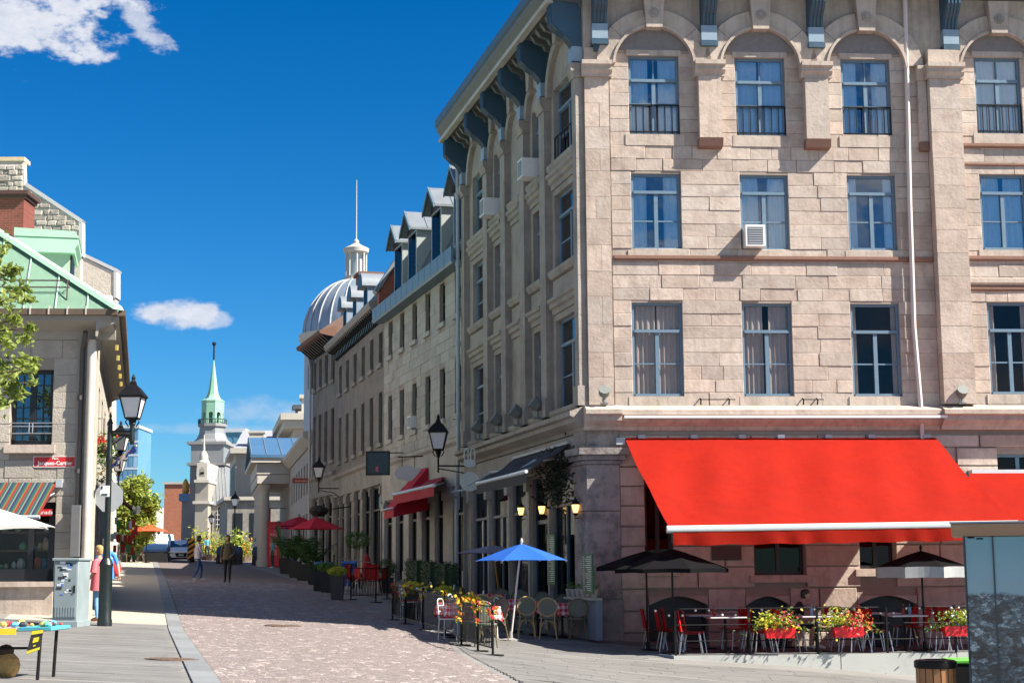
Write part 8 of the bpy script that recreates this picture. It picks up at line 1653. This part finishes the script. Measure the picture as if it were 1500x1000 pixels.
# ---------------------------------------------------------------- vehicles and barriers
PAINTW = mat('silver_white_car_paint', (.60, .61, .62), .3, .04, 1, coat=.8); RUB = mat('rubber', (.012, .012, .012), .9); CGL = mat('car_glass', (.02, .05, .09), .06, .05, spec=.9)
HLG = mat('headlight_glass', (.62, .65, .7), .1, .05, metal=.3); PLATE = mat('licence_plate', (.55, .53, .5), .5)
def car(label, name, base, rz, W_, L, prof, wind, paint, cat, wheel_r=.32, grille=True, seats=False):
    """side profile (y from front, z) lofted across the width with tumblehome; front faces -y"""
    t = thing(name, label, cat, base, rz); ORG[t.name] = Vector((0, 0, 0)); q = MB(); xs_ = [-1, -.86, -.45, 0, .45, .86, 1]
    rings = []
    for x in xs_:
        r_ = []
        for (y, z) in prof:
            k = 1 - .16 * max(0, (z - .85)) ; inset = .10 * abs(x) ** 3; r_.append((x * W_ / 2 * k, y + inset * (1 if y < L / 2 else -1) * (1.6 if z < .9 else 1), z - .03 * abs(x) ** 4))
        rings.append(r_)
    n = len(prof); q.loft(rings, caps=True); obj('body', q, paint, t, smooth=35)
    q = MB(); (y0, z0), (y1, z1) = wind; k0, k1 = 1 - .16 * max(0, z0 - .85), 1 - .16 * max(0, z1 - .85); d = Vector((0, y1 - y0, z1 - z0)).normalized(); nv = Vector((0, -d.z, d.y)) * .012
    a = .80; q.ext([Vector((-W_ / 2 * k0 * a, y0 + .1, z0 + .03)) + nv, Vector((W_ / 2 * k0 * a, y0 + .1, z0 + .03)) + nv, Vector((W_ / 2 * k1 * a * .95, y1 + .02, z1 - .03)) + nv, Vector((-W_ / 2 * k1 * a * .95, y1 + .02, z1 - .03)) + nv], nv); obj('windscreen', q, CGL, t)
    yf = prof[0][0]; zf = prof[1][1]
    for sx in (-1, 1):
        q = MB(); q.ball((sx * W_ * .37, yf + .10, zf), .17, .10, .07, 10, 6); obj('headlight', q, HLG, t)
        q = MB(); q.ball((sx * (W_ / 2 + .06), y0 + .45, z0 + .06), .09, .06, .07, 8, 5); obj('mirror', q, paint, t)
        q = MB(); q.ball((sx * W_ * .39, yf + .04, .34), .08, .05, .05, 8, 5); obj('fog_light', q, RUB, t)
    q = MB(); q.ext([(-W_ * .22, yf - .015, zf - .02), (W_ * .22, yf - .015, zf - .02), (W_ * .17, yf - .03, .36), (-W_ * .17, yf - .03, .36)], (0, .05, 0)); g = obj('grille', q, RUB, t); q = MB(); q.box(-.16, .16, yf - .045, yf - .03, .42, .52); obj('licence_plate', q, PLATE, g)
    q = MB(); q.box(-W_ * .36, W_ * .36, yf - .01, yf + .05, .2, .3); obj('lower_intake', q, RUB, t)
    for sx in (-1, 1):
        for y in (yf + .82, L + yf - .8):
            q = MB(); q.loft([[(sx * W_ / 2 - sx * w, y + wheel_r * r_ * math.cos(2 * math.pi * k / 18), wheel_r + wheel_r * r_ * math.sin(2 * math.pi * k / 18)) for k in range(18)] for w, r_ in ((.22, .92), (.2, 1), (.02, 1), (0, .9), (.01, .68))]); w_ = obj('wheel', q, RUB, t)
            q = MB(); q.loft([[(sx * W_ / 2 - sx * w, y + wheel_r * r_ * math.cos(2 * math.pi * k / 18), wheel_r + wheel_r * r_ * math.sin(2 * math.pi * k / 18)) for k in range(18)] for w, r_ in ((.02, .66), (.012, .6), (.03, .1))]); obj('rim', q, STEEL, w_)
    return t
hatch = [(0, .30), (0, .62), (.08, .74), (1.05, .95), (1.95, 1.42), (2.7, 1.47), (3.7, 1.38), (4.25, .95), (4.4, .6), (4.38, .25), (3.9, .2), (.4, .2)]
p = gp(265, 823); car('silver hatchback facing the square beside the barrier', 'parked_car', p, R(13.5), 1.80, 4.4, hatch, ((1.05, .95), (1.95, 1.42)), PAINTW, 'car')
truck = [(0, .45), (0, .95), (.1, 1.12), (1.15, 1.25), (1.75, 1.82), (3.2, 1.86), (3.35, 1.3), (5.5, 1.28), (5.55, .6), (5.0, .42), (.4, .40)]
p = gp(240, 816); p = Vector((atY(237, 812, 116)[0], 116, 0)); p.z = ground(p.x, 116); car('white pickup truck with a blue bumper behind the hatchback', 'pickup_truck', p, R(13.5), 1.95, 5.5, truck, ((1.15, 1.25), (1.75, 1.82)), mat('white_truck_paint', (.66, .67, .66), .3, .04, 1, coat=.7), 'truck', .38)
BARD = mat('black_barrier', (.012, .012, .016), .6, .15); BARB = mat('blue_barrier_top', (.015, .05, .15), .5, .15)
for (x0, x1, yt, yb, lb) in ((212, 247, 796, 823, 'black and blue street barrier in front of the pickup truck'), (318, 354, 800, 826, 'black and blue street barrier behind the two walkers'), (370, 402, 800, 828, 'black and blue street barrier before the red kiosks')):
    p = gp((x0 + x1) / 2, yb); a = atY(x0, yb, p.y)[0]; b = atY(x1, yb, p.y)[0]; h = atY((x0 + x1) / 2, yt, p.y)[2] - p.z; t = thing('street_barrier', lb, 'barrier', p); q = MB(); q.loft([[(x, y, p.z + z) for x, y in ((a + e, p.y - .45 + e), (b - e, p.y - .45 + e), (b - e, p.y + .45 - e), (a + e, p.y + .45 - e))] for z, e in ((0, 0), (h * .5, .03), (h * .55, .05))]); obj('block', q, BARD, t)
    q = MB(); q.loft([[(x, y, p.z + z) for x, y in ((a + e, p.y - .45 + e), (b - e, p.y - .45 + e), (b - e, p.y + .45 - e), (a + e, p.y + .45 - e))] for z, e in ((h * .56, .02), (h * .7, .0), (h * .93, .06), (h, .14))]); obj('blue_top', q, BARB, t)
p = gp(279, 824); a = Vector(atY(275, 789, p.y)); b = Vector(atY(285, 812, p.y)); t = thing('hazard_marker', 'orange and black striped hazard marker beside the hatchback', 'marker', p); q = MB(); q.box(a.x, b.x, p.y, p.y + .03, b.z - .35, a.z); obj('panel', q, BLKC, t)
for k in range(4):
    z = b.z - .3 + k * (a.z - b.z + .3) / 4; q = MB(); q.ext([(a.x, p.y - .004, z), (b.x, p.y - .004, z + .28), (b.x, p.y - .004, z + .44), (a.x, p.y - .004, z + .16)], (0, .003, 0)); obj('stripe', q, mat('hazard_orange', (.7, .3, .03), .6), t)
q = MB(); q.tube([p + Vector((0, .03, 0)), p + Vector((0, .03, a.z - p.z))], .03, 6); obj('post', q, IRON, t)
# ---------------------------------------------------------------- trees and plants
BARK = mat('bark', (.09, .065, .045), .95, .3, 20, bump=.6, bscale=30)
def tree(label, base, h, cr, czc, crx, crz, nleaf, lsize, lm, seed, trunk_r=.08, nclump=34):
    rnd = random.Random(seed); b = Vector(base); t = thing('street_tree', label, 'tree', base); q = MB(); top = b + Vector((rnd.uniform(-.1, .1), 0, h)); q.tube([b, b + Vector((.03, .02, h * .4)), b + Vector((-.02, 0, h * .75)), top], [trunk_r, trunk_r * .8, trunk_r * .5, trunk_r * .15], 8); tk = obj('trunk', q, BARK, t, smooth=60)
    cl = []; c0 = b + Vector((0, 0, czc)); br = MB()
    for k in range(nclump):
        v = Vector((rnd.gauss(0, 1), rnd.gauss(0, 1), rnd.gauss(0, 1))).normalized() * rnd.uniform(.35, 1.0); tz = 1 - .35 * max(0, v.z); c = c0 + Vector((v.x * crx * tz, v.y * crx * tz, v.z * crz)); cl.append((c, rnd.uniform(.18, .34) * crx)); s = b + Vector((0, 0, max(h * .3, min(h * .95, c.z - b.z - .5)))); br.tube([s, s.lerp(c, .5) + Vector((0, 0, .06)), c], [.025, .016, .006], 4)
    obj('branches', br, BARK, tk)
    q = MB()
    for k in range(nleaf):
        c, r_ = cl[rnd.randint(0, nclump - 1)]; v = Vector((rnd.gauss(0, .55), rnd.gauss(0, .55), rnd.gauss(0, .5))) * r_; leaf(q, c + v, lsize * rnd.uniform(.6, 1.25), rnd, .5, -.1)
    obj('crown', q, lm, t, recalc=False); return t
LF1 = mat('sunlit_leaf_green', (.22, .30, .05), .55, .2, 15, isl=.4, hue=(.36, .40, .08), trans=.45)
p = gp(196, 823); czc = atY(195, 755, p.y)[2] - p.z; s_ = p.y / 2300
tree('leafy young street tree above the orange parasol', p, atY(195, 700, p.y)[2] - p.z, 1, czc, 35 * s_, 56 * s_, 14000, .17, LF1, 3, .09, 64)
# near tree leaning in from the left edge of the square
LF2 = mat('near_leaf_green', (.16, .23, .04), .55, .2, 15, isl=.4, hue=(.28, .33, .07), trans=.45)
YT = 27.0; bt = Vector((atY(-95, 900, YT)[0], YT, 0)); bt.z = ground(bt.x, YT); t = thing('near_street_tree', 'leafy tree reaching in over the square by the green roofed building', 'tree', bt); q = MB(); tp = Vector(atY(-80, 330, YT)); q.tube([bt, bt.lerp(tp, .5) + Vector((.08, 0, 0)), tp], [.16, .11, .03], 10); tk = obj('trunk', q, BARK, t, smooth=60)
rnd = random.Random(21); cl = []; br = MB()
for (x, y, r_) in ((-5, 365, 22), (8, 400, 20), (22, 395, 10), (30, 425, 16), (10, 440, 22), (42, 437, 9), (-8, 470, 22), (22, 470, 13), (45, 480, 12), (38, 497, 12), (12, 500, 20), (-10, 540, 24), (30, 530, 14), (45, 540, 14), (52, 528, 9), (15, 560, 20), (25, 575, 14), (0, 590, 16), (48, 560, 8)):
    c = Vector(atY(x, y, YT + rnd.uniform(-.8, .5))); cl.append((c, r_ * YT / 2300)); s = bt.lerp(tp, min(.98, max(.3, (c.z - bt.z - .4) / (tp.z - bt.z)))); br.tube([s, s.lerp(c, .55) + Vector((0, 0, .12)), c], [.04, .022, .008], 5)
for k in range(40):    # the rest of the crown, out of frame to the left
    c = tp + Vector((rnd.uniform(-2.6, .35), rnd.gauss(0, 1.2), rnd.uniform(-3.2, 1.6))); 
    cl.append((c, rnd.uniform(.25, .4))) if c.x < atY(-18, 400, YT)[0] else None
obj('branches', br, BARK, tk); q = MB()
for c, r_ in cl:
    for k in range(int(60 * (r_ / .2) ** 1.3)):
        v = Vector((rnd.gauss(0, .45), rnd.gauss(0, .6), rnd.gauss(0, .38))) * r_; leaf(q, c + v, rnd.uniform(.05, .09), rnd, .55, -.2)
obj('crown', q, LF2, t, recalc=False)
# planted beds behind the barriers
YEL_G = mat('yellow_green_leaf', (.30, .34, .03), .6, .2, 15, isl=.35, trans=.25)
def bed(px_, py_, w, h, label, cols, lm, seed, n=500, ls=.12, pot=True):
    p = gp(px_, py_); rnd = random.Random(seed); t = thing('planted_tub', label, 'planter', p, group='planted tubs at the street barrier'); q = MB(); q.lathe(p.x, p.y, [(w * .34, p.z), (w * .42, p.z + .45), (w * .38, p.z + .45)], 14); obj('tub', q, mat('timber_tub', (.16, .11, .07), .8), t); q = MB()
    for k in range(n): v = Vector((rnd.gauss(0, .45), rnd.gauss(0, .45), abs(rnd.gauss(.4, .32)))); leaf(q, p + Vector((v.x * w * .6, v.y * w * .6, .4 + v.z * h)), ls * rnd.uniform(.6, 1.2), rnd, .4, .5)
    obj('foliage', q, lm, t, recalc=False)
    for cn, nn in cols:
        q = MB()
        for k in range(nn): petals(q, p + Vector((rnd.gauss(0, .4) * w * .6, rnd.gauss(-.1, .4) * w * .6, .5 + abs(rnd.gauss(.35, .3)) * h)), .08, rnd)
        obj('blossoms', q, FLC[cn], t, recalc=False)
bed(293, 818, 1.4, 1.9, 'tub of tall lime green plants beside the hatchback', [('yellow', 30)], YEL_G, 1)
bed(310, 817, 1.6, 1.5, 'tub of bright yellow green plants behind the walkers', [('yellow', 40), ('orange', 14)], YEL_G, 2)
bed(330, 817, 1.6, 1.5, 'tub of mixed green and yellow plants beside the tall banana leaf tub', [('yellow', 20), ('red', 10)], LF1, 3)
bed(347, 820, 1.3, 1.6, 'tub of broad pale banana leaves behind the barrier that the walkers pass', [], LF1, 4, 150, .34)
bed(358, 821, 1.3, 1.2, 'tub overflowing with orange flowers beside the banana leaf tub', [('orange', 120), ('yellow', 30)], LF1, 5)
bed(178, 822, 1.5, 1.2, 'tub of yellow flowers under the young street tree', [('yellow', 60)], LF1, 6)
bed(212, 822, 1.6, 1.3, 'tub of drooping yellow flowers beside the pickup barrier', [('yellow', 90)], YEL_G, 7)
p = gp(214, 824); parasol('orange_parasol', 'orange red parasol below the young street tree', p, atY(208, 767, p.y)[2], atY(220, 778, p.y)[2], 1.3, mat('orange_red_canvas', (.7, .09, .03), .8, .1, 2, trans=.2), IRON, n=6)
cafe_fence(gp(172, 824), gp(188, 823), 'low dark fence panel under the young street tree', 1.0, True, False, 31); cafe_fence(gp(190, 823), gp(213, 822), 'low dark fence panel between the street tree and the barrier', 1.0, True, False, 32)
for (px_, py_) in ((182, 823), (199, 822), (206, 823)): x, y, z = og(px_, py_); c = copy_tree(bd, label='dark cane chair at the small terrace under the street tree'); c.location = (x, y, z); c['group'] = 'chairs under the street tree'
